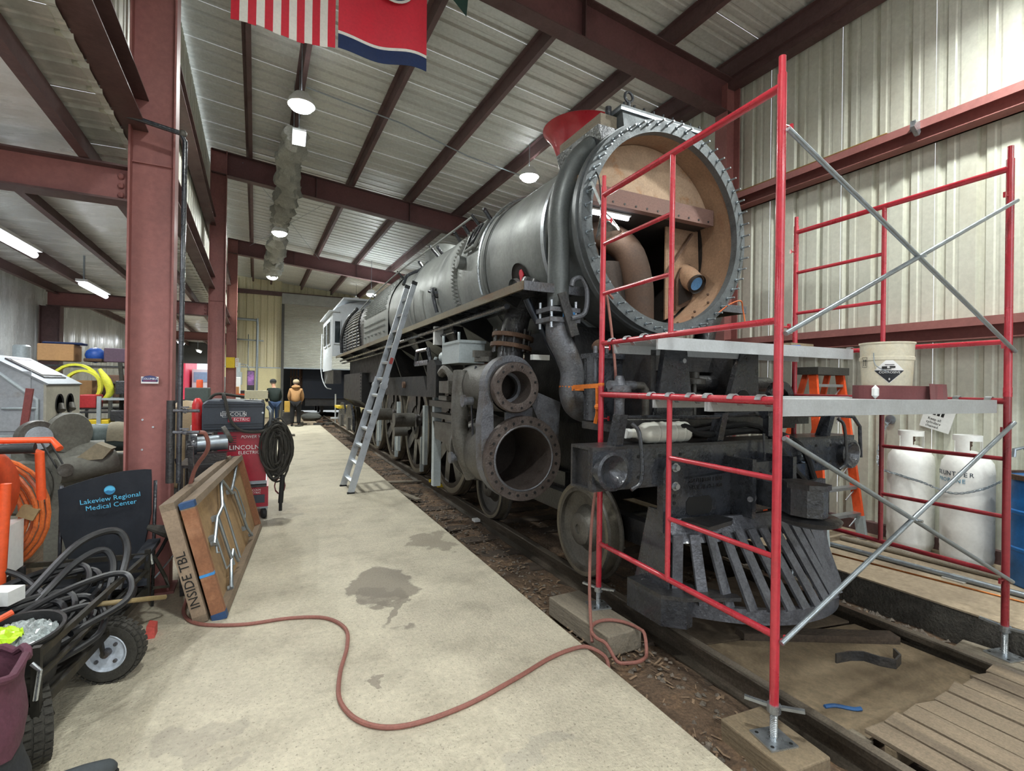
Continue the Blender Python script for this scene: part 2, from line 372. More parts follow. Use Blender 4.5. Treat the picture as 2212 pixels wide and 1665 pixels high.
def slab_floor():
    fl = struct(empty('floor', (0, 0, 0), 'pale grey concrete floor slabs stained with damp patches'))
    for y0, y1 in ((-7.5, 7.12), (7.126, 13.6), (13.606, 21.9)):
        MB().box(-4.6, 1.88, y0, y1, -.3, 0).build('floor_slab', CONC, fl)
    MB().box(-4.6, 1.88, 21.91, 34, -.32, -.02).build('floor_slab', CONC2, fl)
    s = struct(empty('floor_wall_side', (5.2, 5, 0), 'dusty brown concrete walkway along the corrugated wall'))
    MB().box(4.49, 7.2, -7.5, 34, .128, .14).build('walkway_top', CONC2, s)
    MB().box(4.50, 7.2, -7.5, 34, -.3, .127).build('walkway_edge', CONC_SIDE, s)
    g = MB(); nx, ny = 26, 260; vs = []
    for j in range(ny + 1):
        for i in range(nx + 1):
            x = 1.86 + 2.66 * i / nx; y = -7.5 + 41.5 * j / ny
            z = -.125 + random.uniform(-.012, .014) + .02 * math.sin(x * 5 + y * 1.7) * math.sin(y * .9)
            vs.append((x, y, z))
    g.add(vs, [(j * (nx + 1) + i, j * (nx + 1) + i + 1, (j + 1) * (nx + 1) + i + 1, (j + 1) * (nx + 1) + i) for j in range(ny) for i in range(nx)])
    struct(g.build('floor_dirt', DIRT, None, smooth=True), 'packed brown dirt bed between the two concrete edges')
    st = MB()
    def stone(x, y, r):
        q = [(1, 0, 0), (-1, 0, 0), (0, 1, 0), (0, -1, 0), (0, 0, 1), (0, 0, -1)]
        st.add([(x + a * r * random.uniform(.6, 1.3), y + b * r * random.uniform(.6, 1.3), -.118 + (c + .5) * r * random.uniform(.4, .9)) for a, b, c in q],
               [(0, 2, 4), (2, 1, 4), (1, 3, 4), (3, 0, 4), (2, 0, 5), (1, 2, 5), (3, 1, 5), (0, 3, 5)])
    for i in range(1500): stone(random.uniform(1.9, 2.42), 1 + 20 * random.random() ** 1.6, random.uniform(.006, .026))
    for i in range(1500): stone(random.uniform(4.16, 4.47), .8 + 7 * random.random() ** 1.4, random.uniform(.007, .03))
    for i in range(500): stone(random.uniform(2.7, 3.95), random.uniform(1.2, 6), random.uniform(.006, .022))
    chp = MB()
    for i in range(900):
        x = random.uniform(1.9, 2.45) if i < 600 else random.uniform(4.15, 4.45); y = .9 + 9 * random.random() ** 1.5; a = random.uniform(0, 3.2); l = random.uniform(.01, .035); w_ = random.uniform(.003, .009); c, s = math.cos(a), math.sin(a); z = -.105 + random.uniform(-.006, .012)
        chp.add([(x - c * l - s * w_, y - s * l + c * w_, z), (x + c * l - s * w_, y + s * l + c * w_, z + .004), (x + c * l + s * w_, y + s * l - c * w_, z + .002), (x - c * l + s * w_, y - s * l - c * w_, z - .002)], [(0, 1, 2, 3)])
    tag(chp.build('wood_chips', mat('chip_tan', '86705a', .9, 0, .3, 20), None, fix=False), 'small wood chips and dry leaf bits on the dirt', 'wood chips', kind='stuff')
    tag(st.build('gravel', GRAVEL, None), 'loose stones and chips scattered along the rails', 'gravel', kind='stuff')
slab_floor()

def i_column(name, x0, x1, y, z1, label, mt=RED_STEEL):
    c = struct(empty(name, BM @ Vector(((x0 + x1) / 2, y, 0)), label, M=Matrix.Translation(BM @ Vector(((x0 + x1) / 2, y, 0)))))
    MB(BM).box(x0, x1, y - .008, y + .008, 0, z1).build('web', mt, c)
    MB(BM).box(x0 - .014, x0, y - .1, y + .1, 0, z1).build('flange', mt, c)
    MB(BM).box(x1, x1 + .014, y - .1, y + .1, 0, z1).build('flange', mt, c)
    MB(BM).box(x0 - .05, x1 + .05, y - .13, y + .13, 0, .02).build('base_plate', mt, c)
    for z in (3.44,):
        if z1 > 5: MB(BM).box(x0, x1, y - .03, y - .008, z, z + .01).build('stiffener', mt, c)
    for i in (0, 3, 4):
        MB(BM).cyl((x0 + .09 + .07 * (i % 2), y - .008, 1.15 + .06 * i), (x0 + .09 + .07 * (i % 2), y - .016, 1.15 + .06 * i), .008, n=8).build('bolt', ZINC, c)
    return c
n_lab = ('broad oxide red steel column beside the stacked clutter', 'second oxide red steel column by the welder cart', 'third oxide red steel column carrying the yellow sign')
cols = []
for i, y in enumerate(Y_FRAMES):
    lab = n_lab[i - 1] if i else 'oxide red steel column behind the viewer'
    cols.append(i_column('trim_%d' % (i + 1), -.89, -.61, y, roofz(-.7), lab))
    i_column('trim_%d' % (i + 11), XR - .30, XR - .06, y, roofz(6) - .1, 'oxide red steel column standing on the corrugated wall side' if i == 1 else None, RED_STEEL)
# high bay rafters
for i, y in enumerate(Y_FRAMES):
    r = struct(empty('trim_%d' % (i + 21), BM @ Vector((2.5, y, 6)), ('oxide red roof beam crossing above the smokebox', 'second roof beam crossing behind the cloth duct', 'far roof beam crossing above the cab')[i - 1] if i else None))
    x0, x1 = -.89, XR - .06
    def sec(za, zb, ya, yb, nm):
        MB(BM).add([(x, yy, roofz(x) + z) for x in (x0, x1) for yy in (ya, yb) for z in (za, zb)], [(0, 1, 3, 2), (4, 6, 7, 5), (0, 4, 5, 1), (2, 3, 7, 6), (0, 2, 6, 4), (1, 5, 7, 3)]).build(nm, RED_DARK if nm != 'web' else RAFTER, r)
    sec(-.49, -.02, y - .006, y + .006, 'web'); sec(-.505, -.49, y - .1, y + .1, 'flange'); sec(-.02, -.005, y - .1, y + .1, 'flange')
    for x in (1.2, 3.4): MB(BM).box(x, x + .012, y - .08, y - .006, roofz(x) - .49, roofz(x) - .02).build('stiffener', RED_DARK, r)
# purlins
for i, x in enumerate((-.18, .6, 1.98, 3.4, 4.74, 5.85)):
    p = MB(BM); z = roofz(x)
    p.box(x - .006, x + .006, Y_BACK, Y_END, z, z + .2).box(x - .006, x + .065, Y_BACK, Y_END, z - .008, z).box(x - .065, x + .006, Y_BACK, Y_END, z + .2, z + .208).box(x + .058, x + .065, Y_BACK, Y_END, z, z + .02)
    struct(p.build('trim_%d' % (31 + i), RED_DARK, None), 'dark red roof purlin running the length of the bay')
struct(MB(BM).box(XR - .2, XR - .02, Y_BACK, Y_END, roofz(XR) - .08, roofz(XR) + .14).build('trim_40', RED_DARK, None), 'dark red eave strut above the corrugated wall')
# roof deck: one sheet after another
rf = struct(empty('ceiling', (2.5, 10, 6.8), 'ribbed grey metal roof sheets'))
slope = Vector((1, 0, -.09)).normalized()
panel_row('roof_sheet', ROOFP, rf, (-1.05, Y_BACK, roofz(-1.05) + .235), (0, 1, 0), slope, (0, 0, 1), 7.3, 40)
# wall on the far side of the engine
wr = struct(empty('wall_right', (6.1, 5, 0), 'cream corrugated metal wall behind the scaffold'))
panel_row('wall_sheet', WALLP, wr, (XR, Y_BACK, .1), (0, 1, 0), (0, 0, 1), (1, 0, 0), 6.2, 38)
for k, (z, lab) in enumerate(((2.2, 'lower oxide red wall girt on the corrugated wall'), (4.22, 'upper oxide red wall girt with a rusty top'))):
    g = MB(BM).box(XR - .205, XR - .02, Y_BACK, Y_END, z + .19, z + .2).box(XR - .05, XR - .02, Y_BACK, Y_END, z, z + .19).box(XR - .205, XR - .195, Y_BACK, Y_END, z + .12, z + .19).box(XR - .205, XR - .02, Y_BACK, Y_END, z, z + .008)
    struct(g.build('trim_%d' % (41 + k), RED_STEEL if k else RED_STEEL, None), lab)
struct(MB(BM).box(XR - .07, XR + .03, Y_BACK, Y_END, .14, .26).build('baseboard_right', RED_DARK, None), 'dark red base angle at the foot of the wall')
bt = MB(BM).box(XR - .2, XR - .07, 2.9, 4.8, 4.425, 4.435); struct(bt.build('trim_50', mat('ochre_rust', '8b6a2c', .8, 0, .25, 9), None), 'ochre rust strip lying on the upper girt')
br = MB(BM).cbox((XR - .24, 2.62, 4.36), (.1, .05, .1)).cbox((XR - .29, 2.6, 4.31), (.12, .04, .05), Matrix.Rotation(R(35), 3, 'Y'))
tag(br.build('beam_clamp', ZINC, None), 'small bright metal clamp on the upper wall girt', 'clamp')
# clerestory wall over the lean-to
wl = struct(empty('wall_left', (-1, 5, 3.6), 'corrugated clerestory sheets above the low side bay'))
panel_row('wall_sheet', WALLP, wl, (XL - .05, Y_BACK, 3.665), (0, 1, 0), (0, 0, 1), (-1, 0, 0), 3.15, 38)
for k, (z, d) in enumerate(((3.70, .26), (5.05, .2))):
    struct(MB(BM).box(XL - .02, XL + .02, Y_BACK, Y_END, z, z + d).box(XL + .02, XL + .16, Y_BACK, Y_END, z + d - .01, z + d).box(XL + .02, XL + .16, Y_BACK, Y_END, z, z + .01).build('trim_%d' % (51 + k), RED_DARK, None), 'dark red girt along the clerestory wall')
# lean-to
for i, y in enumerate(Y_FRAMES):
    r = struct(empty('trim_%d' % (61 + i), BM @ Vector((-2.2, y, 3.1)), 'oxide red beam of the low side bay' if i else None))
    MB(BM).box(XLW + .1, -.905, y - .006, y + .006, 3.115, 3.365).build('web', RED_STEEL, r)
    MB(BM).box(XLW + .1, -.905, y - .09, y + .09, 3.10, 3.115).build('flange', RED_DARK, r)
    MB(BM).box(XLW + .1, -.905, y - .09, y + .09, 3.365, 3.38).build('flange', RED_DARK, r)
    for z in (3.16, 3.235, 3.31):
        MB(BM).ball((-.96, y - .014, z), .024, 8).build('bolt', RED_STEEL, r)
    i_column('trim_%d' % (71 + i), XLW + .02, XLW + .3, y, 3.1, 'oxide red column against the white insulated wall' if i == 2 else None, RED_DARK)
for k, (x, z, h) in enumerate(((-1.2, 3.39, .2), (-1.95, 3.40, .2), (-2.75, 3.36, .2), (-3.4, 3.34, .18))):
    struct(MB(BM).box(x - .006, x + .006, Y_BACK, Y_END, z, z + h).box(x - .006, x + .06, Y_BACK, Y_END, z - .006, z).build('trim_%d' % (81 + k), RED_DARK, None), 'dark red purlin over the low side bay')
cl = MB(BM); ny = 120
vs = []; XS = [XLW - .02, -3.4, -2.9, -2.4, -1.95, -1.75, -1.4, -1.24]
for j in range(ny + 1):
    y = Y_BACK + (Y_END - Y_BACK) * j / ny
    for i, x in enumerate(XS): vs.append((x, y, 3.545 + .035 * (x + 3.6) / 2.4 - .04 * math.sin(math.pi * ((x + 3.7) % .75) / .75) + random.uniform(-.006, .006)))
k = len(XS)
cl.add(vs, [(j * k + i, j * k + i + 1, (j + 1) * k + i + 1, (j + 1) * k + i) for j in range(ny) for i in range(k - 1)])
struct(cl.build('ceiling_low', VINYL, None, smooth=True), 'glossy white vinyl insulation under the low side roof')
dk = struct(empty('ceiling_deck', (-1.1, 5, 3.6), 'ribbed metal deck strip beside the clerestory'))
panel_row('roof_sheet', ROOFP, dk, (-2.1, Y_BACK, 3.64), (0, 1, 0), (1, 0, .03), (0, 0, 1), 1.14, 38)
lw = MB(BM); vs = []; nz = 6; ny = 160
for j in range(ny + 1):
    for i in range(nz + 1):
        vs.append((XLW - .02 + .018 * math.sin(j * 1.9) + random.uniform(-.008, .008), Y_BACK + (Y_END - Y_BACK) * j / ny, 3.6 * i / nz))
lw.add(vs, [(j * (nz + 1) + i, j * (nz + 1) + i + 1, (j + 1) * (nz + 1) + i + 1, (j + 1) * (nz + 1) + i) for j in range(ny) for i in range(nz)])
struct(lw.build('wall_side_bay', VINYL_W, None, smooth=True), 'shiny white vinyl covered wall of the low side bay')
# end wall
we = struct(empty('wall_end', (0, 27.3, 0), 'cream metal end wall above painted block'))
first = panel_row('wall_sheet', ENDP, we, (-1.6, Y_END, 2.45), (1, 0, 0), (0, 0, 1), (0, 1, 0), 4.3, 3)
MB(BM).box(-1.6, 1.18, Y_END - .02, Y_END + .15, 0, 2.42).build('block_wall', CREAM_BLOCK, we)
MB(BM).box(-1.6, 1.18, Y_END - .03, Y_END, 2.42, 2.47).build('sill_strip', GALV, we)
for i in range(4):
    share('wall_sheet', first, we, Matrix.Translation(BM.to_3x3() @ Vector((2.75 + .914 * i, .35, 3.35))))
MB(BM).box(4.9, 6.4, Y_END, Y_END + .1, 0, 7).build('wall_return', CREAM_BLOCK, we)
MB(BM).box(-3.9, -1.6, Y_END, Y_END + .1, 2.55, 4).build('header_panel', mat('dark_header', '4a4a48', .7), we)
MB(BM).box(-1.9, -1.6, Y_END, Y_END + .1, 0, 2.55).build('jamb_panel', mat('dark_header', '4a4a48', .7), we)
MB(BM).box(-3.9, -3.1, Y_END, Y_END + .1, 0, 2.55).build('jamb_panel', mat('dark_header', '4a4a48', .7), we)
dr = struct(empty('door_1', (2.6, 27.2, 0), 'grey roll up shutter door drawn halfway down'))
d = MB(BM); n = 88; vs = []
for i in range(n + 1):
    z = 2.47 + (5.75 - 2.47) * i / n; o = .012 * (1 if i % 2 else -1); vs += [(1.24, Y_END - .12 + o, z), (4.9, Y_END - .12 + o, z)]
d.add(vs, [(2 * i, 2 * i + 1, 2 * i + 3, 2 * i + 2) for i in range(n)])
d.build('curtain', mat('shutter_grey', 'a9aaa2', .5, .3, .06, 2), dr, smooth=False)
MB(BM).box(1.22, 4.9, Y_END - .15, Y_END - .09, 2.42, 2.48).build('bottom_bar', GALV, dr)
MB(BM).box(1.12, 1.24, Y_END - .2, Y_END - .02, 0, 6.0).build('guide_rail', mat('dark_header', '4a4a48', .7), dr)
MB(BM).box(1.12, 5.0, Y_END - .45, Y_END - .1, 5.6, 6.1).build('drum_housing', mat('housing_grey', '8b8d8a', .6), dr)
struct(MB(BM).box(-4, 6.6, Y_END + .5, Y_END + .6, 6.0, 7.4).build('wall_end_upper', ENDP, None), 'upper strip of the cream end wall')
struct(MB(BM).box(-1.75, -1.6, Y_END + .2, 36, -.1, 4.6).build('wall_beyond_side', mat('dark_header', '4a4a48', .7), None)); struct(MB(BM).box(6.2, 6.35, Y_END + .2, 36, -.1, 6.4).build('wall_beyond', mat('dark_header', '4a4a48', .7), None))
struct(MB(BM).box(-1.75, 6.35, 36, 36.1, -.1, 6.4).build('wall_beyond_end', mat('dark_header', '4a4a48', .7), None)); struct(MB(BM).box(-1.75, 6.35, Y_END + .61, 36.1, 6.1, 6.2).build('ceiling_beyond', mat('dark_header', '4a4a48', .7), None), 'dark ceiling beyond the shutter door')
struct(MB(BM).box(-4.2, -.9, Y_END + .0, Y_END + .1, 3.5, 4.2).build('wall_gable', mat('dark_header', '4a4a48', .7), None))
struct(MB(BM).box(-1.6, 6.2, Y_END - .12, Y_END, 6.0, 6.2).build('trim_90', RED_DARK, None), 'dark girt above the roll up door')

# ------------------------------------------------------------------ track
tr = empty('railway_track', (3.32, 10, -.12), 'rusty railway track on timber sleepers under the locomotive', 'track')
for x in (2.57, 4.07):
    prof = [(-.07, -.13), (.07, -.13), (.07, -.118), (.012, -.10), (.012, -.03), (.036, -.02), (.036, .015), (.03, .022), (-.03, .022), (-.036, .015), (-.036, -.02), (-.012, -.03), (-.012, -.10), (-.07, -.118)]
    rl = MB().prism([(x + a, z) for a, z in prof], 'y', -7, 28).build('rail', RAIL, tr)
    MB().box(x - .028, x + .028, -7, 28, .0215, .0235).build('rail_head', RAIL_TOP, rl)
s0 = None
for i in range(56):
    y = -2 + i * .53
    if s0 is None: s0 = MB().box(2.05, 4.42, y, y + .21, -.24, -.125).build('sleeper', TIE, tr)
    else: share('sleeper', s0, tr, Matrix.Translation((random.uniform(-.04, .04), i * .53, random.uniform(-.01, .012))))
# ------------------------------------------------------------------ locomotive
XC = 3.32; ZC = 3.18
L0 = empty('steam_locomotive', (XC, 10, 0), 'large black and grey steam locomotive with its smokebox front removed', 'locomotive')
def yb(mb, name, mt, parent=L0, smooth=True): return mb.build(name, mt, parent, smooth)
def ring(y0, y1, ra, rb, n=64, a0=0, a1=2 * math.pi): return MB().lathe([(ra, y0), (rb, y0), (rb, y1), (ra, y1)], (XC, 0, ZC), (0, 1, 0), n, a0, a1, closed_profile=abs(a1 - a0) > 6.28)
def pol(a, r, y): return Vector((XC + r * math.cos(a), y, ZC + r * math.sin(a)))       # a = 0 towards +x, 90 up
# smokebox
yb(MB().lathe([(.935, 3.58), (.935, 4.3)], (XC, 0, ZC), (0, 1, 0), 72), 'smokebox_shell', SMOKEG)
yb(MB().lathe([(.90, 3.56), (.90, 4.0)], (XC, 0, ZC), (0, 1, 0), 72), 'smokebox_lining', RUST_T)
yb(MB().lathe([(.90, 4.0), (.90, 4.9)], (XC, 0, ZC), (0, 1, 0), 72), 'shaded_lining', mat('cavity_shade', '2b2420', .9, 0, .3, 6))  # deep lining darkened: the shade of the cavity is put into its colour
fr = yb(ring(3.53, 3.60, .875, .985, 80), 'front_ring', RING)
yb(ring(3.60, 3.66, .93, 1.0, 80), 'ring_flange', SMOKEG, fr)
st0 = None
for i in range(52):
    a = 2 * math.pi * (i + .5) / 52
    M0 = Matrix.Translation(pol(a, .945, 3.5) - Vector((XC, 10, 0))) @ Matrix.Rotation(-a, 4, 'Y')
    if st0 is None:
        t = MB(Matrix.Translation((XC, 10, 0))); t.cyl((0, -.06, 0), (0, .05, 0), .0085, n=8); t.lathe([(0, 0), (.016, 0), (.016, .014), (0, .014)], (0, .03, 0), (0, -1, 0), 6)
        st0 = t.build('stud', GALV, fr); st0.matrix_basis = M0
    else: share('stud', st0, fr, M0)
# inside of the smokebox
mb = MB(); c = []
zb = 3.52
for i in range(25):
    a = math.asin((zb - ZC) / .895); a = a + (math.pi - 2 * a) * i / 24; c.append((XC + .895 * math.cos(a), ZC + .895 * math.sin(a)))
mb.prism(c, 'y', 3.86, 3.88); bf = yb(mb, 'upper_baffle', RUST_L, smooth=False)
MB().box(XC - .82, XC + .82, 3.78, 3.86, 3.40, 3.56).build('baffle_beam', RUST_M, L0)
for i in range(12):
    x = XC - .74 + i * .135
    MB().cyl((x, 3.775, 3.43), (x, 3.79, 3.43), .011, n=8).build('rivet', BLACK_D, bf)
MB().box(XC - .82, XC + .8, 3.86, 4.75, 3.40, 3.42).build('table_plate', mat('cavity_shade', '2b2420', .9, 0, .3, 6), L0)
yb(MB().lathe([(.0, 4.8), (.9, 4.8)], (XC, 0, ZC), (0, 1, 0), 48), 'tube_sheet', mat('cavity_shade', '2b2420', .9))
# side plate with hatch, pipes
sp = MB()
sp.prism([(3.72, 2.42), (3.86, 2.48), (4.12, 2.72), (4.19, 3.0), (4.17, 3.41), (3.72, 3.41)], 'y', 4.02, 4.04)
side = sp.build('netting_plate', RUST_T, L0)
MB().bar((3.66, 3.99, 2.85), (4.05, 3.99, 3.36), .035, .02).build('brace_bar', RUST_D, L0)
hatch = MB()
hatch.prism([(3.84, 2.52), (4.06, 2.62), (4.12, 2.78), (4.12, 2.98), (4.02, 3.03), (3.9, 2.98), (3.84, 2.85)], 'y', 3.985, 4.02)
hatch.build('hatch_frame', RUST_D, L0)
MB().prism([(3.87, 2.58), (4.04, 2.66), (4.09, 2.79), (4.09, 2.95), (4.0, 2.99), (3.92, 2.95), (3.87, 2.84)], 'y', 3.975, 3.99).build('hatch_opening', mat('cavity_shade', '2b2420', .9), L0)
yb(MB().tube([(4.0, 4.1, 2.95), (3.99, 3.97, 2.88), (3.98, 3.86, 2.80)], [.12, .115, .10], 20, smooth=4), 'pipe_elbow', RUST_T)
yb(MB().lathe([(.075, 0), (.1, 0), (.1, .03)], (3.98, 3.85, 2.795), (0, -1, -.6), 20), 'elbow_mouth', mat('cavity_shade', '2b2420', .9))
yb(MB().lathe([(0, 0), (.07, .0)], (3.98, 3.843, 2.791), (0, -1, -.6), 20), 'blue_liner', mat('blue_liner', '5f93c4', .4))
yb(MB().tube([(2.95, 4.55, 3.36), (3.12, 4.3, 3.3), (3.32, 4.15, 3.12), (3.42, 4.1, 2.8), (3.44, 4.1, 2.5), (3.44, 4.1, 2.3)], .15, 20, smooth=5), 'branch_pipe', mat('pipe_rust', '44342a', .75, .1, .2, 6))
yb(MB().tube([(3.05, 4.5, 3.25), (2.95, 4.35, 3.0), (2.9, 4.25, 2.7), (2.95, 4.2, 2.4)], .13, 20, smooth=5), 'branch_pipe', mat('pipe_rust', '44342a', .75, .1, .2, 6))
yb(MB().lathe([(.26, 0), (.2, .3), (.2, .5)], (3.2, 4.35, 2.5), (0, 0, 1), 24), 'petticoat', mat('cavity_shade', '2b2420', .9))
MB().box(2.46, 2.49, 3.62, 4.3, 2.85, 3.6).build('wear_plate', RUST_L, L0)
for i in range(14):
    a = R(215 + i * 8.5)
    MB().ball(pol(a, .888, 3.68 + .08 * (i % 2)), .014, 6).build('rivet', RUST_D, side)
# feedwater heater saddle and top box
hb = MB()
arc = [(XC + .945 * math.cos(R(a)), ZC + .945 * math.sin(R(a))) for a in range(65, 121, 5)]
hb.prism([(XC + .43, 4.19), *arc, (XC - .50, 4.19)], 'y', 3.62, 4.35)
heat = hb.build('heater_box', RING, L0)
MB().box(XC - .53, XC + .47, 3.60, 4.37, 4.19, 4.215).build('box_flange', GALV, L0)
MB().box(XC - .52, XC + .46, 3.61, 4.36, 4.218, 4.245).build('box_lid', RING, L0)
yb(MB().tube([(XC - .02, 3.9, 4.24), (XC + .03, 3.9, 4.31), (XC + .2, 3.9, 4.33), (XC + .38, 3.9, 4.30), (XC + .44, 3.9, 4.24)], .05, 10, smooth=4), 'lid_cover', RING)
MB().box(XC - .68, XC - .50, 3.70, 4.40, 4.05, 4.17).build('wood_chock', WOOD_GREY, L0)
MB().prism([(XC - .50, 4.05), (XC - .72, 4.05), (XC - .66, 3.86), (XC - .42, 4.02)], 'y', 3.68, 4.4).build('chock_bracket', BLACK, L0)
for i in range(9):
    MB().cyl((XC - .48 + i * .115, 3.625, 4.24), (XC - .48 + i * .115, 3.625, 4.275), .011, n=8).build('bolt', BLACK, heat)
ey = MB(); ey.tube([(XC - .40 + .045 * math.cos(t * math.pi / 6), 3.66, 4.36 + .045 * math.sin(t * math.pi / 6)) for t in range(12)], .013, 8, closed=True); ey.cyl((XC - .40, 3.66, 4.245), (XC - .40, 3.66, 4.31), .02)
ey.build('lifting_eye', BLACK, L0, True)
MB().cyl((XC - .56, 3.75, 4.17), (XC - .56, 3.75, 4.27), .03, n=8).build('bolt', BLACK, heat)
# stack lip
yb(MB().lathe([(.27, 4.0), (.27, 4.28), (.30, 4.42), (.36, 4.58), (.45, 4.70), (.47, 4.71), (.455, 4.72), (.34, 4.60), (.24, 4.4), (.22, 4.1)], (3.28, 4.95, 0), (0, 0, 1), 40), 'stack_lip', mat('stack_red', 'b12a33', .35, 0, .08, 4, coat=.3))
# big pipe round the smokebox and the S bend below
pth = [pol(R(a), 1.005, 3.87) for a in range(112, 196, 7)]
yb(MB().tube(pth + [(2.325, 3.87, 2.75), (2.325, 3.87, 2.42)], .098, 18), 'steam_pipe_wrap', mat('pipe_grey', '5b5f5f', .42, .3, .15, 6, .05, 40))
clp = MB().box(2.17, 2.48, 3.74, 4.0, 2.36, 2.40).build('pipe_flange', CAST_L, L0); MB().box(2.17, 2.48, 3.74, 4.0, 2.27, 2.31).build('pipe_flange', CAST_L, L0)
for x, y in ((2.2, 3.77), (2.45, 3.77), (2.2, 3.97), (2.45, 3.97)): MB().cyl((x, y, 2.22), (x, y, 2.46), .014, n=8).build('bolt', ZINC, clp)
MB().box(2.30, 2.42, 3.735, 3.745, 2.315, 2.36).build('blue_tape', mat('tape_blue', '3f8fd0', .6), clp)
yb(MB().tube([(2.325, 3.87, 2.27), (2.325, 3.86, 2.15), (2.40, 3.84, 2.0), (2.46, 3.83, 1.83), (2.45, 3.83, 1.65), (2.52, 3.86, 1.53), (2.68, 3.92, 1.47), (2.85, 4.0, 1.45)], .108, 20, smooth=5), 'steam_pipe_bend', CAST_L)
sb = MB(); sb.bar((2.27, 3.72, 2.52), (2.40, 3.70, 2.15), .085, .02, (0, 1, 0)); sb.build('angle_bracket', BLACK_D, L0)
cc = MB(); cc.tube([(2.36, 3.7, 2.30), (2.50, 3.7, 2.36), (2.52, 3.7, 2.56), (2.46, 3.7, 2.66), (2.38, 3.7, 2.64), (2.36, 3.7, 2.58)], .022, 8, smooth=4); cc.build('c_clamp', CAST_L, L0, True)
# boiler barrel
def course(name, prof, mt=PRIMER): return yb(MB().lathe(prof, (XC, 0, ZC), (0, 1, 0), 72), name, mt)
course('barrel_front', [(.90, 4.19), (.975, 4.2), (.985, 5.6)])
course('barrel_middle', [(.99, 5.6), (1.0, 6.45), (1.02, 7.4)])
course('barrel_rear', [(1.0, 7.4), (1.06, 9.0), (1.09, 10.6)])
def firebox_sec(y, w, zb, rt, nm=18):
    pts = [(XC - w, y, zb)]
    for i in range(nm + 1):
        a = math.pi - math.pi * i / nm
        pts.append((XC + rt * math.cos(a) * (w / rt), y, ZC + .05 + rt * math.sin(a)))
    pts.append((XC + w, y, zb)); return pts
fb = MB(); S = [firebox_sec(10.6, 1.10, 2.62, 1.06), firebox_sec(13.2, 1.17, 2.62, 1.06), firebox_sec(17.3, 1.17, 2.62, 1.02)]
k = len(S[0]); fb.add([p for s in S[:2] for p in s], [(i, i + 1, k + i + 1, k + i) for i in range(k - 1)])
yb(fb, 'firebox_wrapper', PRIMER)
fb2 = MB(); fb2.add([p for s in S[1:] for p in s], [(i, i + 1, k + i + 1, k + i) for i in range(k - 1)]); yb(fb2, 'firebox_rear', BLACK_D)
for y, r_, mt in ((4.2, .99, SILVER), (5.66, 1.005, PRIMER), (9.0, 1.072, PRIMER)):
    yb(ring(y - .03, y + .03, r_ - .02, r_, 72), 'boiler_band', mt)
yb(MB().tube([pol(R(a), 1.035, 5.72) for a in range(80, 206, 6)], .016, 8), 'boiler_rod', ZINC)
bl = yb(MB().lathe([(0, 0), (.09, 0), (.09, .09), (.06, .10), (0, .10)], pol(R(170), 1.0, 6.38), (-1, 0, .12), 20), 'washout_boss', PRIMER)
# rivet rows and staybolts
rv = MB()
def spike(p, nrm, r=.018, h=.03):
    nrm = Vector(nrm).normalized(); a = nrm.orthogonal().normalized(); b = nrm.cross(a); p = Vector(p)
    rv.add([p + (a * math.cos(t) + b * math.sin(t)) * r for t in (0, 1.57, 3.14, 4.71)] + [p + nrm * h], [(0, 1, 4), (1, 2, 4), (2, 3, 4), (3, 0, 4)])
for a in range(70, 215, 3):
    for dy, da in ((0, 0), (.09, 1.5)):
        q = R(a + da); spike(pol(q, 1.0, 6.6 + dy), pol(q, 1, 0) - pol(0, 0, 0) - Vector((0, 0, 0)), .038, .06)
for j in range(26):
    for i in range(9):
        a = math.pi - R(6 + i * 6.0); y = 10.9 + j * .085
        if j % 2: a -= R(3)
        w_ = 1.10 + .07 * (y - 10.6) / 2.6
        spike((XC + w_ * math.cos(a), y, ZC + .05 + 1.06 * math.sin(a)), (math.cos(a), 0, math.sin(a)), .034, .055)
for j in range(11):
    for i in range(3):
        if (i == 2 and j % 2): continue
        y = 10.95 + j * .2; w_ = 1.10 + .07 * (y - 10.6) / 2.6
        for q in (-.045, 0, .045): spike((XC - w_, y + q, 3.12 - i * .13), (-1, 0, 0), .026, .05)
for i in range(16):
    a = math.pi - R(i * 5); spike((XC + 1.18 * math.cos(a), 13.25, ZC + .05 + 1.07 * math.sin(a)), (math.cos(a), 0, math.sin(a)), .02, .03)
tag(rv.build('rivets', PRIMER, L0), 'pointed rivet and staybolt heads', kind='stuff')
# steps and window-like bracket on the barrel, running boards
ws = MB(); ws.tube([pol(R(a), 1.04, y) for a, y in ((163, 5.95), (163, 6.3), (150, 6.35), (143, 6.2), (141, 5.95), (150, 5.9))], .022, 8, closed=True); ws.build('step_bracket', PRIMER, L0, True)
ws = MB(); ws.tube([pol(R(a), 1.06, y) for a, y in ((146, 5.98), (158, 6.0), (160, 6.2), (148, 6.25), (143, 6.1))], .018, 8, closed=True, smooth=3); ws.tube([pol(R(a), 1.05, y) for a, y in ((144, 6.15), (152, 6.1), (159, 6.05))], .03, 8, smooth=3); ws.build('piping_knot', BLACK, L0, True)
oval = MB(); c0 = pol(R(200), .986, 4.75)
oval.lathe([(0, 0), (.17, 0), (.17, .012)], c0 + Vector((-.005, 0, 0)), (-1, 0, -.33), 24); oval.build('manhole', mat('cavity_shade', '2b2420', .9), L0, True)
yb(MB().lathe([(.0, 0), (.1, 0), (.1, .05)], c0 + Vector((-.01, .06, -.08)), (-1, -.1, -.33), 20), 'manhole_pipe', PRIMER)
MB().prism([(4.64, 2.86), (4.70, 2.98), (4.74, 2.9), (4.70, 2.8)], 'x', 2.36, 2.372).build('red_tag', FLAGR, L0)
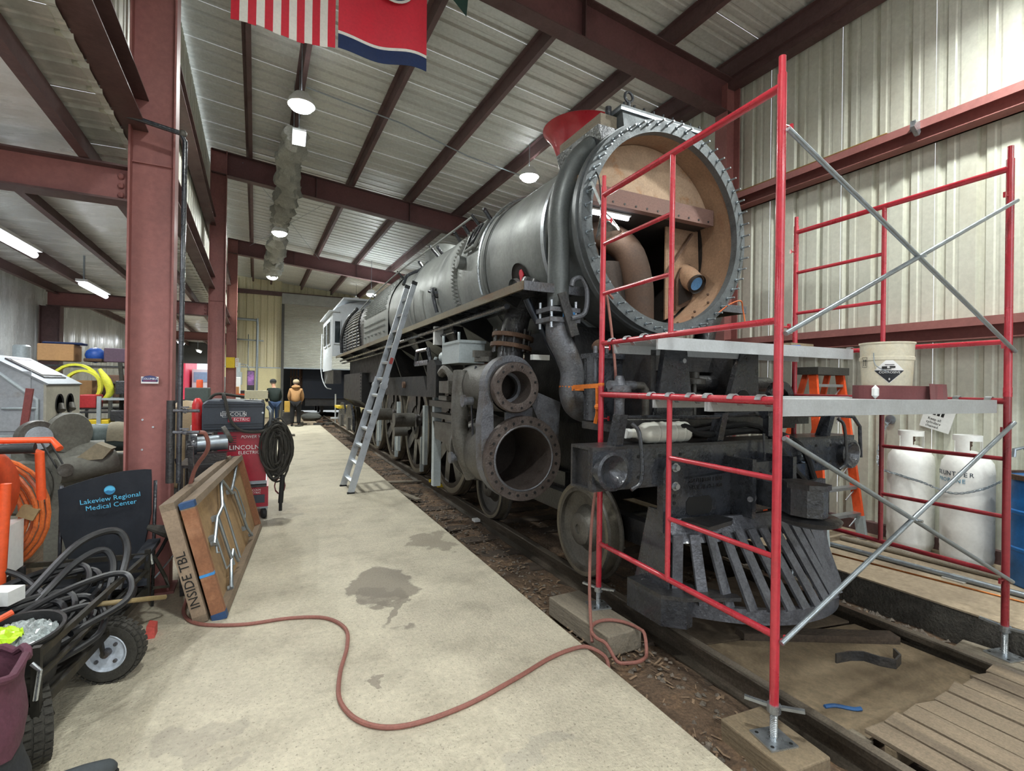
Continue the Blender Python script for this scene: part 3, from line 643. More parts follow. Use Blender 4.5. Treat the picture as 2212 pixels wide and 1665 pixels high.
for side_x, inner, nm in ((1.95, 2.62, 1), (4.69, 4.02, -1)):
    rb = MB(); x0, x1 = sorted((side_x, inner)); rb.box(x0, x1, 3.82, 17.3, 2.575, 2.60)
    o = rb.build('running_board', BLACK, L0)
    e = MB(); e.box(side_x - .012, side_x + .012, 3.82, 17.3, 2.535, 2.61); e.build('board_edge', mat('edge_grey', '77705f', .6, .2, .2, 6, col2='6b5136', fac=(.5, .65), stretch=(1, .2, 1)), o)
    MB().box(x0, x1, 3.81, 3.835, 2.53, 2.61).build('board_front', CAST_L, o)
    for y in (4.4, 6.0, 7.8, 9.8, 12, 14.5, 16.8): MB().prism([(side_x, 2.575), (inner, 2.575), (inner, 2.25), (side_x + .12 * nm, 2.52)], 'y', y, y + .03).build('board_bracket', UNDER, o)
yb(MB().tube([(2.02, 4.3, 2.46), (2.02, 9, 2.44), (2.05, 17, 2.44)], .028, 8), 'board_pipe', BLACK)
yb(MB().tube([(2.1, 6, 2.38), (2.1, 12, 2.36), (2.1, 17, 2.36)], .022, 8), 'board_pipe', BLACK)
yb(MB().tube([(2.10, 4.05, 2.50), (2.14, 4.05, 2.42), (2.35, 3.95, 2.0), (2.62, 3.8, 1.5)], .034, 10), 'brace_rod', mat('rod_blue_black', '2b3038', .35, .5, .2, 6))
yb(MB().tube([(2.35, 3.95, 2.0), (2.48, 3.85, 1.68), (2.62, 3.72, 1.42), (2.8, 3.6, 1.3)], .025, 8, smooth=4), 'drain_hose', BLACK)
# handrail with stanchions
hr = MB(); hp = [(2.58, 6.7, 4.12), (2.50, 8.5, 4.10), (2.46, 10.8, 4.12), (2.44, 13.6, 4.06), (2.3, 15.6, 3.75), (2.15, 16.8, 3.3)]
hr.tube(hp, .016, 8, smooth=4); hr = hr.build('handrail', PRIMER, L0, True)
for p in hp[:5]:
    v = Vector(p); MB().tube([v + Vector((-.02, 0, .03)), v + Vector((.14, .02, -.12)), v + Vector((.24, .02, -.24))], [.02, .026, .04], 8).build('stanchion', BLACK, hr, True)
tp = MB()
for y in (6.3, 7.1, 7.5, 8.4, 9.6): tp.cyl(pol(R(128), 1.0, y), pol(R(128), 1.16, y), .03, n=8); tp.ball(pol(R(128), 1.17, y), .035, 6)
tag(tp.build('washout_plugs', BLACK, L0, True), None, kind='stuff')
vv = MB(); p = Vector((2.30, 7.45, 3.1)); vv.tube([p + Vector((0, .1, .1)), p + Vector((-.06, .02, .06)), p + Vector((-.05, -.02, -.1)), p + Vector((0, -.02, -.28))], .03, 8, smooth=3); vv.cyl(p + Vector((-.1, .1, .06)), p + Vector((-.03, .02, .03)), .025, n=8); vv.ball(p, .06, 8); vv.build('check_valve', BLACK, L0, True)
yb(MB().tube([(2.62, 9.0, 3.98), (2.5, 9.1, 3.85), (2.3, 9.3, 3.75), (2.2, 9.2, 3.55)], .03, 8, smooth=4), 'injector_pipe', BLACK)
dome = yb(MB().lathe([(.42, 4.1), (.42, 4.5), (.34, 4.62), (0, 4.68)], (XC, 10.2, 0), (0, 0, 1), 24), 'sand_dome', PRIMER)
# pipe bundle on the rear firebox
for i in range(13):
    z = 2.72 + i * .085; inn = 1.19 * math.cos(max(0, math.asin(min(.98, (z - ZC) / 1.1)))) if z > ZC else 1.19
    yb(MB().tube([(XC - inn - .01, 13.5 + .05 * i, z), (XC - inn - .03, 15, z + .03), (XC - inn, 16.9, z + .05)], .026, 6), 'boiler_pipe', BLACK_D)
for y in (13.9, 14.6, 15.3, 16.0): yb(MB().tube([(XC - 1.23, y, 2.66), (XC - 1.22, y + .1, 3.2), (XC - 1.05, y + .3, 3.75)], .02, 6), 'pipe_strap', BLACK)
yb(MB().tube([(XC - 1.25, 16.9, 2.7), (XC - 1.27, 16.8, 3.2), (XC - 1.15, 16.5, 3.7), (XC - .9, 16.1, 4.05)], .05, 10, smooth=4), 'conduit_arch', BLACK)
# cab
cb = MB(); prof = [(XC - 1.5, 2.15), (XC - 1.5, 4.0)]
for i in range(15):
    a = math.pi - math.pi * i / 14; prof.append((XC + 1.5 * math.cos(a), 4.0 + .5 * math.sin(a)))
prof += [(XC + 1.5, 4.0), (XC + 1.5, 2.15)]
n = len(prof); cb.add([(x, y, z) for y in (17.3, 20.4) for x, z in prof], [(i, i + 1, n + i + 1, n + i) for i in range(n - 1)]); cabo = cb.build('cab_shell', CABW, L0)
fw_ = MB(); fw_.prism([(XC - 1.5, 2.6), (XC - 1.5, 4.0), *prof[2:17], (XC + 1.5, 4.0), (XC + 1.5, 2.6)], 'y', 17.28, 17.31); fw_.build('cab_front', CABW, L0)
MB().box(XC - 1.46, XC - 1.24, 17.24, 17.28, 3.0, 3.8).build('front_window', CABW, L0)
MB().box(XC - 1.43, XC - 1.27, 17.225, 17.245, 3.05, 3.75).build('front_pane', GLASS_D, L0)
for y in (17.7, 18.9):
    MB().box(XC - 1.53, XC - 1.49, y, y + .95, 3.0, 3.85).build('side_window', CABW, L0)
    MB().box(XC - 1.545, XC - 1.528, y + .07, y + .88, 3.07, 3.78).build('side_pane', GLASS_D, L0)
MB().box(XC - 1.62, XC - 1.3, 17.2, 20.5, 4.06, 4.10).build('cab_gutter', CABW, L0)
MB().box(XC - 1.2, XC + 1.2, 17.0, 20.6, 4.46, 4.52).build('roof_hatch', CABW, L0)
MB().box(XC - 1.45, XC - 1.2, 17.3, 20.3, 1.7, 2.15).build('cab_skirt', BLACK_D, L0)
yb(MB().tube([(1.78, 20.45, 3.6), (1.76, 20.45, 2.2), (1.9, 20.2, 1.6), (2.1, 20.1, 1.5)], .02, 6, smooth=3), 'cab_grab_iron', CABW)
# under the boiler: saddle, frames, ash pan
MB().box(XC - .42, XC + .42, 4.0, 17, .7, 1.35).build('main_frame', UNDER, L0)
sd = MB(); sd.prism([(XC - .7, 1.35), (XC + .7, 1.35), (XC + .62, 2.3), (XC - .62, 2.3)], 'y', 4.15, 5.2); sd.build('cylinder_saddle', UNDER, L0)
MB().box(XC - 1.0, XC + 1.0, 10.8, 16.8, 1.75, 2.6).build('firebox_lower', UNDER, L0)
ap = MB(); ap.prism([(2.15, 2.0), (2.15, 1.25), (2.5, 1.0), (4.1, 1.0), (4.5, 1.25), (4.5, 2.0)], 'y', 13.4, 16.9); apo = ap.build('ash_pan', UNDER, L0)
r2 = MB()
for i in range(9): r2.ball((2.14, 13.5 + .0 * i, 1.3 + i * .085), .022, 6)
r2.build('pan_rivets', BLACK, L0)['kind'] = 'stuff'
for y in (6.4, 8.3, 10.2): MB().prism([(2.2, 2.5), (2.35, 2.5), (2.8, 1.35), (2.6, 1.35)], 'y', y, y + .07).build('frame_stay', UNDER, L0)
# wheels
def wheel(y, zc, rad, xs, hub, spokes, mt, nm, web=True):
    for x, sgn in ((2.57, -1), (4.07, 1)):
        w0 = MB().lathe([(rad * .80, -.07), (rad * .97, -.07), (rad * 1.0, -.055), (rad * 1.0, .035), (rad + .028, .045), (rad + .03, .06), (rad + .01, .072), (rad * .80, .07)], (x, y, zc), (-sgn, 0, 0), 56, closed_profile=True)
        wo = yb(w0, nm, mt)
        yb(MB().lathe([(rad + .0015, -.05), (rad + .0015, .034)], (x, y, zc), (-sgn, 0, 0), 56), 'tread', TYRE_S, wo)
        yb(MB().lathe([(rad * .88, -.072), (rad * .93, -.075), (rad * .97, -.072)], (x, y, zc), (-sgn, 0, 0), 56), 'rim_face', TYRE_S, wo)
        if spokes:
            for i in range(spokes):
                a = 2 * math.pi * i / spokes + .2; d = Vector((0, math.cos(a), math.sin(a)))
                c1 = Vector((x + sgn * .01, y, zc)); MB().bar(c1 + d * hub * .8, c1 + d * rad * .83, .09, rad * .23, Vector((1, 0, 0)).cross(d)).build('spoke', mt, wo)
            cw = MB().lathe([(rad * .45, -.075), (rad * .81, -.075), (rad * .81, .03), (rad * .45, .03)], (x, y, zc), (-sgn, 0, 0), 16, -.2 + math.pi, math.pi + 1.5, closed_profile=True); cw.build('counterweight', mt, wo)
        else:
            yb(MB().lathe([(hub, -.085), (hub * 1.15, -.03), (rad * .5, .01), (rad * .82, -.035)], (x, y, zc), (-sgn, 0, 0), 40), 'wheel_disc', mt, wo)
        yb(MB().lathe([(0, -.085), (hub * .3, -.085), (hub * .3, -.1), (hub * .85, -.1), (hub, -.085), (hub, .05)], (x, y, zc), (-sgn, 0, 0), 24), 'hub', mt, wo)
    MB().cyl((2.6, y, zc), (4.04, y, zc), .09, n=14).build('axle', BLACK_D, L0, True)
LW = mat('wheel_disc_grey', '605d57', .5, .4, .22, 6, .15, 50, col2='4a453e', fac=(.5, .7))
wheel(3.72, .445, .415, 0, .14, 0, LW, 'leading_wheel')
wheel(5.80, .445, .415, 0, .14, 0, WHEELM, 'leading_wheel')
for y in (7.35, 9.28, 11.21, 13.14): wheel(y, .912, .885, 0, .24, 8, mat('driver_black', '2a2623', .35, .3, .3, 6, .15, 40, coat=.2), 'driving_wheel')
for y in (15.3, 16.9): wheel(y, .50, .47, 0, .15, 0, BLACK_D, 'trailing_wheel')
MB().box(2.72, 2.82, 3.0, 6.4, .42, .62).build('truck_side', BLACK_D, L0); MB().box(3.82, 3.92, 3.0, 6.4, .42, .62).build('truck_side', BLACK_D, L0); MB().box(2.82, 3.82, 4.5, 5.0, .45, .8).build('truck_bolster', BLACK_D, L0)
tt = MB(); tt.prism([(14.6, .8), (15.0, 1.1), (15.6, 1.1), (16.1, .75), (16.5, 1.1), (17.2, 1.1), (18, .6), (18, .4), (14.6, .4)], 'x', 2.1, 2.16); tt.build('trailing_truck', BLACK, L0)
for y in (15.3, 16.9): MB().box(2.05, 2.2, y - .17, y + .17, .35, .72).build('journal_box', CAST, L0)
MB().box(2.0, 2.5, 17.0, 18.0, .9, .98).build('yellow_step', YELLOW, L0)
MB().box(2.02, 2.06, 18.1, 18.15, .35, 1.35).build('step_post', CABW, L0); MB().box(1.9, 2.3, 18.0, 18.3, .5, .54).build('foot_step', CABW, L0)
for y in (8.3, 10.25, 12.2): # rods hanging between the drivers
    MB().box(2.36, 2.42, y - .06, y + .06, .35, 1.35).build('hanger_bar', LGREY, L0); MB().box(2.36, 2.42, y + .16, y + .2, .2, .8).build('hanger_bar', LGREY, L0)
for y in (9.28, 11.2): yb(MB().cyl((2.05, y - .1, 1.05), (2.42, y - .1, 1.05), .13, n=18), 'crank_pin', CAST)
yb(MB().cyl((2.15, 9.6, .8), (2.4, 9.6, .8), .09, n=14), 'crank_pin', CAST)
# valve gear, guide beam, power reverse
gb = MB(); gb.prism([(6.35, 1.62), (6.35, 1.97), (6.25, 2.02), (6.05, 2.02), (5.95, 1.95), (5.95, 1.55), (8.9, 1.52), (8.9, 1.82), (6.5, 1.82)], 'x', 1.84, 1.96); gbo = gb.build('gear_hanger_beam', UNDER, L0)
MB().cyl((1.835, 7.5, 1.70), (1.80, 7.5, 1.70), .05, n=10).build('pivot_boss', RUST_D, gbo, True)
MB().box(1.95, 2.1, 5.2, 6.6, 1.42, 1.50).build('crosshead_guide', CAST, L0); MB().box(1.95, 2.1, 5.2, 6.5, 1.28, 1.34).build('crosshead_guide', CAST, L0); MB().prism([(5.2, 1.25), (6.5, 1.22), (6.4, 1.0), (5.2, .92)], 'x', 1.98, 2.04).build('guide_plate', CAST, L0)
yk = MB(); yk.box(1.98, 2.08, 6.45, 6.55, .35, 1.55); yk.build('guide_yoke', LGREY, L0)
lk = MB(); lk.tube([(1.9, 5.9, 1.85), (1.9, 5.7, 1.9), (1.9, 5.5, 1.8), (1.9, 5.5, 1.6)], .06, 8, smooth=3); lk.cbox((1.88, 5.55, 1.68), (.14, .35, .14)); lk.cbox((1.88, 5.65, 1.55), (.1, .3, .05)); lk.build('valve_rod', CAST, L0)
pr = MB(); pr.box(1.85, 2.15, 5.15, 5.75, 1.95, 2.17); pro = pr.build('lubricator_box', LGREY, L0)
MB().box(1.84, 2.16, 5.13, 5.72, 2.17, 2.20).build('lubricator_lid', LGREY, pro)
yb(MB().cyl((1.98, 5.75, 2.05), (1.98, 6.05, 2.05), .08, n=14), 'lubricator_pump', LGREY, pro)
for y in (5.3, 5.85): MB().cyl((1.9, y, 2.1), (1.9, y, 2.3), .016, n=8).build('lubricator_stem', LGREY, pro, True)
MB().tube([(1.88, 6.08, 2.05), (1.86, 6.12, 1.98), (1.86, 6.12, 1.85)], .02, 6).build('lubricator_crank', LGREY, pro)
MB().box(2.0, 2.12, 6.55, 6.62, 2.25, 2.5).build('hanging_tag', WHITE, L0)
lks = MB(); lks.box(1.95, 2.0, 6.7, 7.4, 1.98, 2.05); lks.tube([(1.97, 6.6, 2.0), (1.97, 6.75, 2.2), (1.97, 7.3, 2.2), (1.97, 7.4, 2.0)], .03, 8); lks.build('link_bracket', BLACK, L0)
# cylinder and valve chest, both sides
def cyl_side(s):
    cx = XC + s * 1.18; vx = XC + s * 1.29
    core = empty('cylinder_block', (XC, 10, 0)); core.parent = L0; core.matrix_basis = Matrix(); WM[core.name] = wm(L0)
    yb(MB().lathe([(.315, 4.2), (.33, 4.22), (.35, 4.5), (.35, 4.9), (.33, 5.12), (.38, 5.13), (.38, 5.18), (.1, 5.2)], (cx, 0, 1.03), (0, 1, 0), 48), 'cylinder_barrel', CAST, core)
    yb(MB().lathe([(.29, 5.1), (.29, 4.13), (.395, 4.13), (.395, 4.2)], (cx, 0, 1.03), (0, 1, 0), 48), 'cylinder_flange', FLANGE, core)
    yb(MB().lathe([(0, 4.9), (.29, 4.9)], (cx, 0, 1.03), (0, 1, 0), 36), 'bore_back', mat('cavity_shade', '2b2420', .9), core)
    yb(MB().lathe([(.292, 4.128), (.30, 4.122), (.31, 4.128)], (cx, 0, 1.03), (0, 1, 0), 48), 'bore_lip', CAST_L, core)
    yb(MB().lathe([(.15, 4.7), (.15, 4.09), (.162, 4.085), (.225, 4.085), (.235, 4.10), (.225, 4.2)], (vx, 0, 1.69), (0, 1, 0), 40), 'valve_flange', FLANGE, core)
    yb(MB().lathe([(.24, 4.18), (.24, 5.1), (.2, 5.18), (.1, 5.2)], (vx, 0, 1.69), (0, 1, 0), 32), 'valve_chest', CAST, core)
    yb(MB().lathe([(0, 4.5), (.15, 4.5)], (vx, 0, 1.69), (0, 1, 0), 24), 'valve_back', mat('cavity_shade', '2b2420', .9), core)
    yb(MB().lathe([(.148, 4.3), (.118, 4.3), (.118, 4.36), (.148, 4.36)], (vx, 0, 1.69), (0, 1, 0), 32), 'valve_ring', CAST_L, core)
    # front face plate joining both bores
    q = []
    for a in range(-10, 196, 10): q.append((vx + (.27) * math.cos(R(a)) , 1.70 + .29 * math.sin(R(a))))
    left = [(vx - .30, 1.35), (cx - .40, 1.05)]; low = [(cx + .40 * math.cos(R(a)), 1.03 + .40 * math.sin(R(a))) for a in range(180, 361, 15)]
    right = [(cx + .42, 1.45), (XC + s * .75 if s < 0 else vx + .3, 1.55)]
    poly = q + left + low + right
    # plate as a shell ring so both bores stay open
    pl = MB(); k = len(poly); inner = []
    for (x, z) in poly:
        c0 = (vx, 1.69, .19) if z > 1.40 else (cx, 1.03, .36)
        dx, dz = x - c0[0], z - c0[1]; l = math.hypot(dx, dz); inner.append((c0[0] + dx / l * c0[2], c0[1] + dz / l * c0[2]))
    vs = [(x, 4.2, z) for x, z in poly] + [(x, 4.2, z) for x, z in inner] + [(x, 4.34, z) for x, z in poly]
    pl.add(vs, [(i, (i + 1) % k, k + (i + 1) % k, k + i) for i in range(k)] + [(i, 2 * k + i, 2 * k + (i + 1) % k, (i + 1) % k) for i in range(k)])
    pl.build('face_plate', CAST_L, core)
    MB().box(min(cx, vx) - .05, max(cx, vx) + .12, 4.205, 4.24, 1.38, 1.5).build('face_web', CAST_L, core)
    ribs = MB(); ribs = MB() if True else ribs.prism([(4.34, 1.85), (4.36, .8), (4.9, .75), (5.05, 1.0), (5.1, 1.7), (4.9, 1.9)], 'x', cx - .12 if s > 0 else cx - .02, cx + .02 if s > 0 else cx + .12); pass
    yb(MB().tube([(vx - .2, 5.0, 1.85), (vx - .235, 4.95, 1.5), (cx - .34, 4.9, 1.1), (cx - .2, 4.9, .75)], .09, 14, smooth=4), 'jacket_rib', CAST, core)
    yb(MB().tube([(vx - .14, 4.75, 1.9), (vx - .2, 4.7, 1.6), (cx - .3, 4.68, 1.2), (cx - .27, 4.66, .85)], .012, 6, smooth=4), 'jacket_wire', BLACK, core)
    for i in range(24):
        a = 2 * math.pi * (i + .3) / 24; MB().cyl((cx + .345 * math.cos(a), 4.122, 1.03 + .345 * math.sin(a)), (cx + .345 * math.cos(a), 4.14, 1.03 + .345 * math.sin(a)), .013, n=8).build('bolt_hole', BLKTXT, core)
    for i in range(12):
        a = 2 * math.pi * (i + .5) / 12; MB().cyl((vx + .195 * math.cos(a), 4.078, 1.69 + .195 * math.sin(a)), (vx + .195 * math.cos(a), 4.09, 1.69 + .195 * math.sin(a)), .011, n=8).build('bolt_hole', BLKTXT, core)
    for z, y in ((1.55, 4.6), (.95, 4.95)): yb(MB().lathe([(0, 0), (.04, 0), (.04, .08), (.06, .08), (.06, .11), (0, .11)], (cx - .34 * (1 if s < 0 else -1), y, z), (s, 0, 0), 12), 'relief_valve', CAST_L, core)
    ft = MB(); ft.lathe([(.0, 1.95), (.13, 1.95), (.13, 2.0), (.0, 2.0)], (vx + .02, 4.85, 0), (0, 0, 1), 20); ft.cbox((vx - .05, 4.8, 2.03), (.2, .05, .07)); ft.build('top_cover', CAST, core, True)
    pp = yb(MB().tube([(vx + .12, 4.5, 1.85), (vx + .13, 4.5, 2.1), (vx + .2, 4.5, 2.4), (vx + .38, 4.5, 2.75)], .13, 18), 'steam_pipe', BLACK_D, core)
    for z in (2.07, 2.17):
        yb(MB().lathe([(.12, 0), (.21, 0), (.21, .04), (.12, .04)], (vx + .13 + (z - 2.07) * .2, 4.5, z), (.15, 0, 1), 28, closed_profile=True), 'pipe_flange', RUST_D, core)
    for i in range(10):
        a = 2 * math.pi * i / 10; MB().cyl((vx + .13 + .175 * math.cos(a), 4.5 + .175 * math.sin(a), 2.04), (vx + .15 + .175 * math.cos(a), 4.5 + .175 * math.sin(a), 2.26), .014, n=6).build('bolt', BLACK_D, core)
    MB().cbox((vx + .3, 4.2, 1.98), (.18, .06, .05)).build('white_block', WHITE, core) if s < 0 else None
cyl_side(-1); cyl_side(1)
# ------------------------------------------------------------------ front end of the engine
YB = 2.70
bm_ = MB(); bm_.prism([(1.90, 1.285), (4.74, 1.285), (4.74, 1.03), (4.2, 1.03), (4.0, .95), (2.64, .95), (2.45, 1.03), (1.90, 1.03)], 'y', YB, YB + .05)
beam = bm_.build('pilot_beam', BLACK, L0)
t = MB(); t.box(1.90, 4.74, YB, YB + .26, 1.285, 1.305); t.box(1.90, 4.74, YB, YB + .26, 1.015, 1.03); t.box(1.90, 4.74, YB + .24, YB + .26, 1.03, 1.285); t.box(1.94, 1.96, YB + .05, YB + .24, 1.03, 1.285); t.box(4.68, 4.7, YB + .05, YB + .24, 1.03, 1.285); t.build('beam_flanges', BLACK_D, L0)
for x in (2.03, 4.61):
    yb(MB().lathe([(.13, 0), (.128, .055), (.108, .06), (.09, .05), (.06, .02), (0, .006)], (x, YB, 1.15), (0, -1, 0), 28), 'poling_pocket', BLACK, beam)
for x in (2.28, 2.47, 2.66, 3.0, 4.0, 4.2, 4.4):
    for z in (1.09, 1.23):
        if x < 2.9 or x > 3.6: MB().cyl((x, YB - .004, z), (x, YB + .01, z), .012, n=8).build('bolt_hole', BLKTXT, beam)
for x in (2.18, 4.44): MB().tube([(x + .02, YB - .02, 1.46), (x + .06, YB - .05, 1.40), (x + .08, YB - .06, 1.2), (x + .07, YB - .06, 1.07), (x + .0, YB - .05, 1.02)], .014, 8, smooth=4).build('grab_iron', BLACK, L0, True)
for x in (2.10, 3.05, 4.36): MB().prism([(YB + .02, 1.3), (YB + .12, 1.3), (YB + .05, 1.52), (YB - .03, 1.52)], 'x', x, x + .06).build('lever_bracket', BLACK, L0)
yb(MB().tube([(2.14, YB, 1.50), (3.0, YB, 1.49), (3.1, YB, 1.50), (3.3, YB - .1, 1.52), (3.5, YB, 1.50), (4.4, YB, 1.49), (4.72, YB, 1.47), (4.82, YB, 1.38), (4.84, YB, 1.1)], .016, 8), 'uncoupling_lever', BLACK)
lv = MB(); lv.lathe([(.0, -.03), (.045, -.03), (.045, .03), (0, .03)], (3.52, YB - .03, 1.52), (1, 0, 0), 14); lv.cbox((3.52, YB - .05, 1.42), (.05, .05, .16)); lv.tube([(3.46, YB - .06, 1.36), (3.46, YB - .09, .95), (3.52, YB - .09, .9), (3.57, YB - .09, .95), (3.57, YB - .06, 1.36)], .01, 6); lv.build('lever_link', BLACK, L0)
yb(MB().tube([(2.65, YB + .1, 1.36), (2.75, YB + .05, 1.42), (2.95, YB + .05, 1.36), (3.7, YB + .12, 1.36), (3.95, YB - .02, 1.25), (4.05, YB - .08, .98), (4.1, YB - .1, .85)], .026, 8, smooth=4), 'air_hose', RUBBER)
yb(MB().tube([(2.6, YB + .16, 1.34), (3.0, YB + .14, 1.38), (3.6, YB + .1, 1.4), (3.85, YB - .06, 1.05), (4.0, YB - .1, .9), (4.15, YB - .1, .78)], .022, 8, smooth=4), 'signal_hose', RUBBER)
# pilot deck with braces and equipment
MB().box(2.35, 4.3, YB + .26, 3.5, 1.36, 1.42).build('pilot_deck', BLACK_D, L0)
MB().box(2.3, 4.4, YB + .2, YB + .3, 1.40, 1.47).build('deck_beam', BLACK_D, L0)
for x, f in ((2.72, 1), (3.62, -1)):
    b = MB(); b.prism([(x - .05, 1.42), (x + .36, 1.42), (x + .26, 2.1), (x + .06, 2.1)] if f > 0 else [(x - .22, 1.42), (x + .22, 1.42), (x + .2, 2.1), (x + .02, 2.1)], 'y', 2.98, 3.03); o = b.build('deck_brace', BLACK, L0)
    if f > 0:
        for z in (1.62, 1.92): yb(MB().lathe([(0, 0), (.02, 0), (.02, .03), (0, .03)], (x + .22, 2.98, z), (0, -1, 0), 8), 'bolt', ZINC, o)
    else:
        MB().lathe([(0, 0), (.075, 0)], (x + .02, 2.972, 1.62), (0, -1, 0), 20).build('oval_hole', BLKTXT, o)
    MB().box(x - .05, x + .0, 3.03, 3.5, 1.42, 2.0).build('brace_web', BLACK_D, o)
at_ = MB(); at_.box(2.38, 2.98, 3.38, 3.52, 1.43, 1.94); ato = at_.build('pump_housing', BLACK, L0)
MB().box(2.35, 3.01, 3.35, 3.53, 1.94, 1.98).build('housing_lid', BLACK, L0)
yb(MB().cyl((2.40, 3.42, 1.43), (2.40, 3.42, 1.94), .06, n=16), 'housing_corner', BLACK, ato)
for i in range(6): MB().cyl((2.40 + i * .11, 3.39, 1.98), (2.40 + i * .11, 3.39, 2.04), .018, n=6).build('lid_bolt', CAST_L, ato)
yb(MB().cyl((2.50, 3.42, 2.0), (2.50, 3.5, 2.06), .06, n=14), 'rusty_cap', RUST_D)
vl = MB(); vl.lathe([(0, 0), (.05, 0), (.06, .04), (.09, .05), (.09, .09), (.05, .1), (.03, .17), (0, .17)], (2.36, 3.02, 1.62), (0, 0, 1), 16); vl.cyl((2.36, 3.02, 1.42), (2.36, 3.02, 1.62), .04, n=12); vl.cyl((2.26, 3.02, 1.72), (2.5, 3.02, 1.72), .035, n=10); vl.build('pressure_valve', CAST_L, L0, True)
yb(MB().tube([(2.5, 3.02, 1.72), (2.58, 3.02, 1.72), (2.61, 3.02, 1.69), (2.61, 3.02, 1.4)], .03, 10), 'valve_pipe', CAST)
v2 = MB(); v2.lathe([(0, 0), (.06, 0), (.06, .04), (.02, .05), (.02, .12), (.09, .12), (.09, .16), (.04, .17), (.04, .22), (0, .22)], (3.2, 3.1, 1.62), (0, 0, 1), 14); v2.cyl((3.2, 3.1, 1.42), (3.2, 3.1, 1.62), .02, n=8); v2.build('drain_valve', CAST, L0, True)
MB().box(2.85, 4.35, 3.3, 3.5, 1.43, 1.7).build('rear_bracket', BLACK_D, L0)
MB().box(2.9, 3.9, 3.25, 3.5, 1.85, 2.0).build('deck_casting', BLACK_D, L0)
yb(MB().cyl((3.0, 3.25, 1.75), (4.3, 3.25, 1.75), .07, n=14), 'cross_pipe', BLACK_D)
yb(MB().lathe([(.09, 0), (.16, .0), (.16, .06), (.09, .06)], (4.15, 2.98, 1.62), (0, 1, 0), 18, closed_profile=True), 'ring_lug', BLACK)
MB().box(3.7, 4.65, 3.3, 3.8, 2.1, 2.14).build('side_tray', BLACK_D, L0); MB().box(3.8, 4.3, 3.2, 3.5, 2.02, 2.1).build('tray_box', BLACK_D, L0)
# pilot: brackets, bars, skirt, steps
br1 = MB(); br1.prism([(2.45, .70), (2.45, 1.12), (2.48, 1.2), (2.56, 1.22), (2.62, 1.17), (2.64, 1.06), (3.05, 1.08), (3.07, 1.14), (3.12, 1.14), (3.12, .74), (2.98, .72), (2.6, .72)], 'y', YB - .06, YB); bro = br1.build('pilot_bracket', BLACK, L0)
MB().prism([(2.66, .83), (2.69, .80), (2.88, .80), (2.91, .83), (2.91, .90), (2.88, .93), (2.69, .93), (2.66, .90)], 'y', YB - .064, YB - .058).build('bracket_opening', BLKTXT, bro)
for x, z in ((2.55, 1.15), (2.55, 1.02)):
    yb(MB().lathe([(0, 0), (.032, 0), (.032, .01), (.02, .01), (.02, .035), (0, .035)], (x, YB - .06, z), (0, -1, 0), 12), 'bolt', ZINC, bro)
for z in (.95, .90): MB().cyl((2.55, YB - .064, z), (2.55, YB - .055, z), .013, n=8).build('bolt_hole', BLKTXT, bro)
text('cast_lettering', 'SOUTHERN 1 RISE', .042, frame((2.85, YB - .062, 1.045), (1, 0, 0), (0, 0, 1)), BLACK_D, bro, .004)
text('cast_lettering', 'TRUE AL 12-1-000', .042, frame((2.85, YB - .062, .995), (1, 0, 0), (0, 0, 1)), BLACK_D, bro, .004)
br3 = MB(); br3.prism([(4.05, .70), (3.6, .72), (3.55, 1.1), (4.0, 1.1), (4.1, 1.05)], 'y', YB - .06, YB); br3.build('pilot_bracket', BLACK, L0)
def Bc(s): return Vector((XC + .05 + .84 * s, 2.14 + .5 * abs(s) ** 2.2, .14))
def Tc(s): return Vector((XC + .82 * s, 2.45 + .14 * abs(s) ** 2, .70))
NB = 15
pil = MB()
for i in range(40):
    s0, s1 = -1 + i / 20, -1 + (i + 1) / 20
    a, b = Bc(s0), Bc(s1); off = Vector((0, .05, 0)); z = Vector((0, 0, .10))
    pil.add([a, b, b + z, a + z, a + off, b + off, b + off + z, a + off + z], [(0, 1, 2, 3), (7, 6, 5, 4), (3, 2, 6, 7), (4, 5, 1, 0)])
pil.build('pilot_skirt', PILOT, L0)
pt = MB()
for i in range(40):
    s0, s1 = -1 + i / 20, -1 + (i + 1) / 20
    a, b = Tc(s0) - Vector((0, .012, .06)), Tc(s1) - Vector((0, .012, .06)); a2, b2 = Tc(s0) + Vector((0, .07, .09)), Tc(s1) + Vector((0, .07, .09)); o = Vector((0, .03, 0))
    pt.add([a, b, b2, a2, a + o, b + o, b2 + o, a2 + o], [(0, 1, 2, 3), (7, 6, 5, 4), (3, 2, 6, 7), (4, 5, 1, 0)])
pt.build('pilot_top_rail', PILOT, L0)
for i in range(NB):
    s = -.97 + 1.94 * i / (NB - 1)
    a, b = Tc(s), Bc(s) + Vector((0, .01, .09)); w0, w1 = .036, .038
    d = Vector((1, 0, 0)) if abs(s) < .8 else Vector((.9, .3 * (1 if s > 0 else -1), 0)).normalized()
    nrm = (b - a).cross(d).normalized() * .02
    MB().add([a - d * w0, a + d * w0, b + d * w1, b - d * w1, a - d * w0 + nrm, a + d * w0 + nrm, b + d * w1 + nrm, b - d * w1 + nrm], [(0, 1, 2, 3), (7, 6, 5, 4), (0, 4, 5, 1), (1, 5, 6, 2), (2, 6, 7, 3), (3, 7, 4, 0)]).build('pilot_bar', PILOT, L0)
for xs in (2.46, 4.14): MB().prism([(2.60, .13), (2.98, .13), (2.80, .85), (2.60, .85)], 'x', xs, xs + .02).build('pilot_side_plate', BLACK, L0)
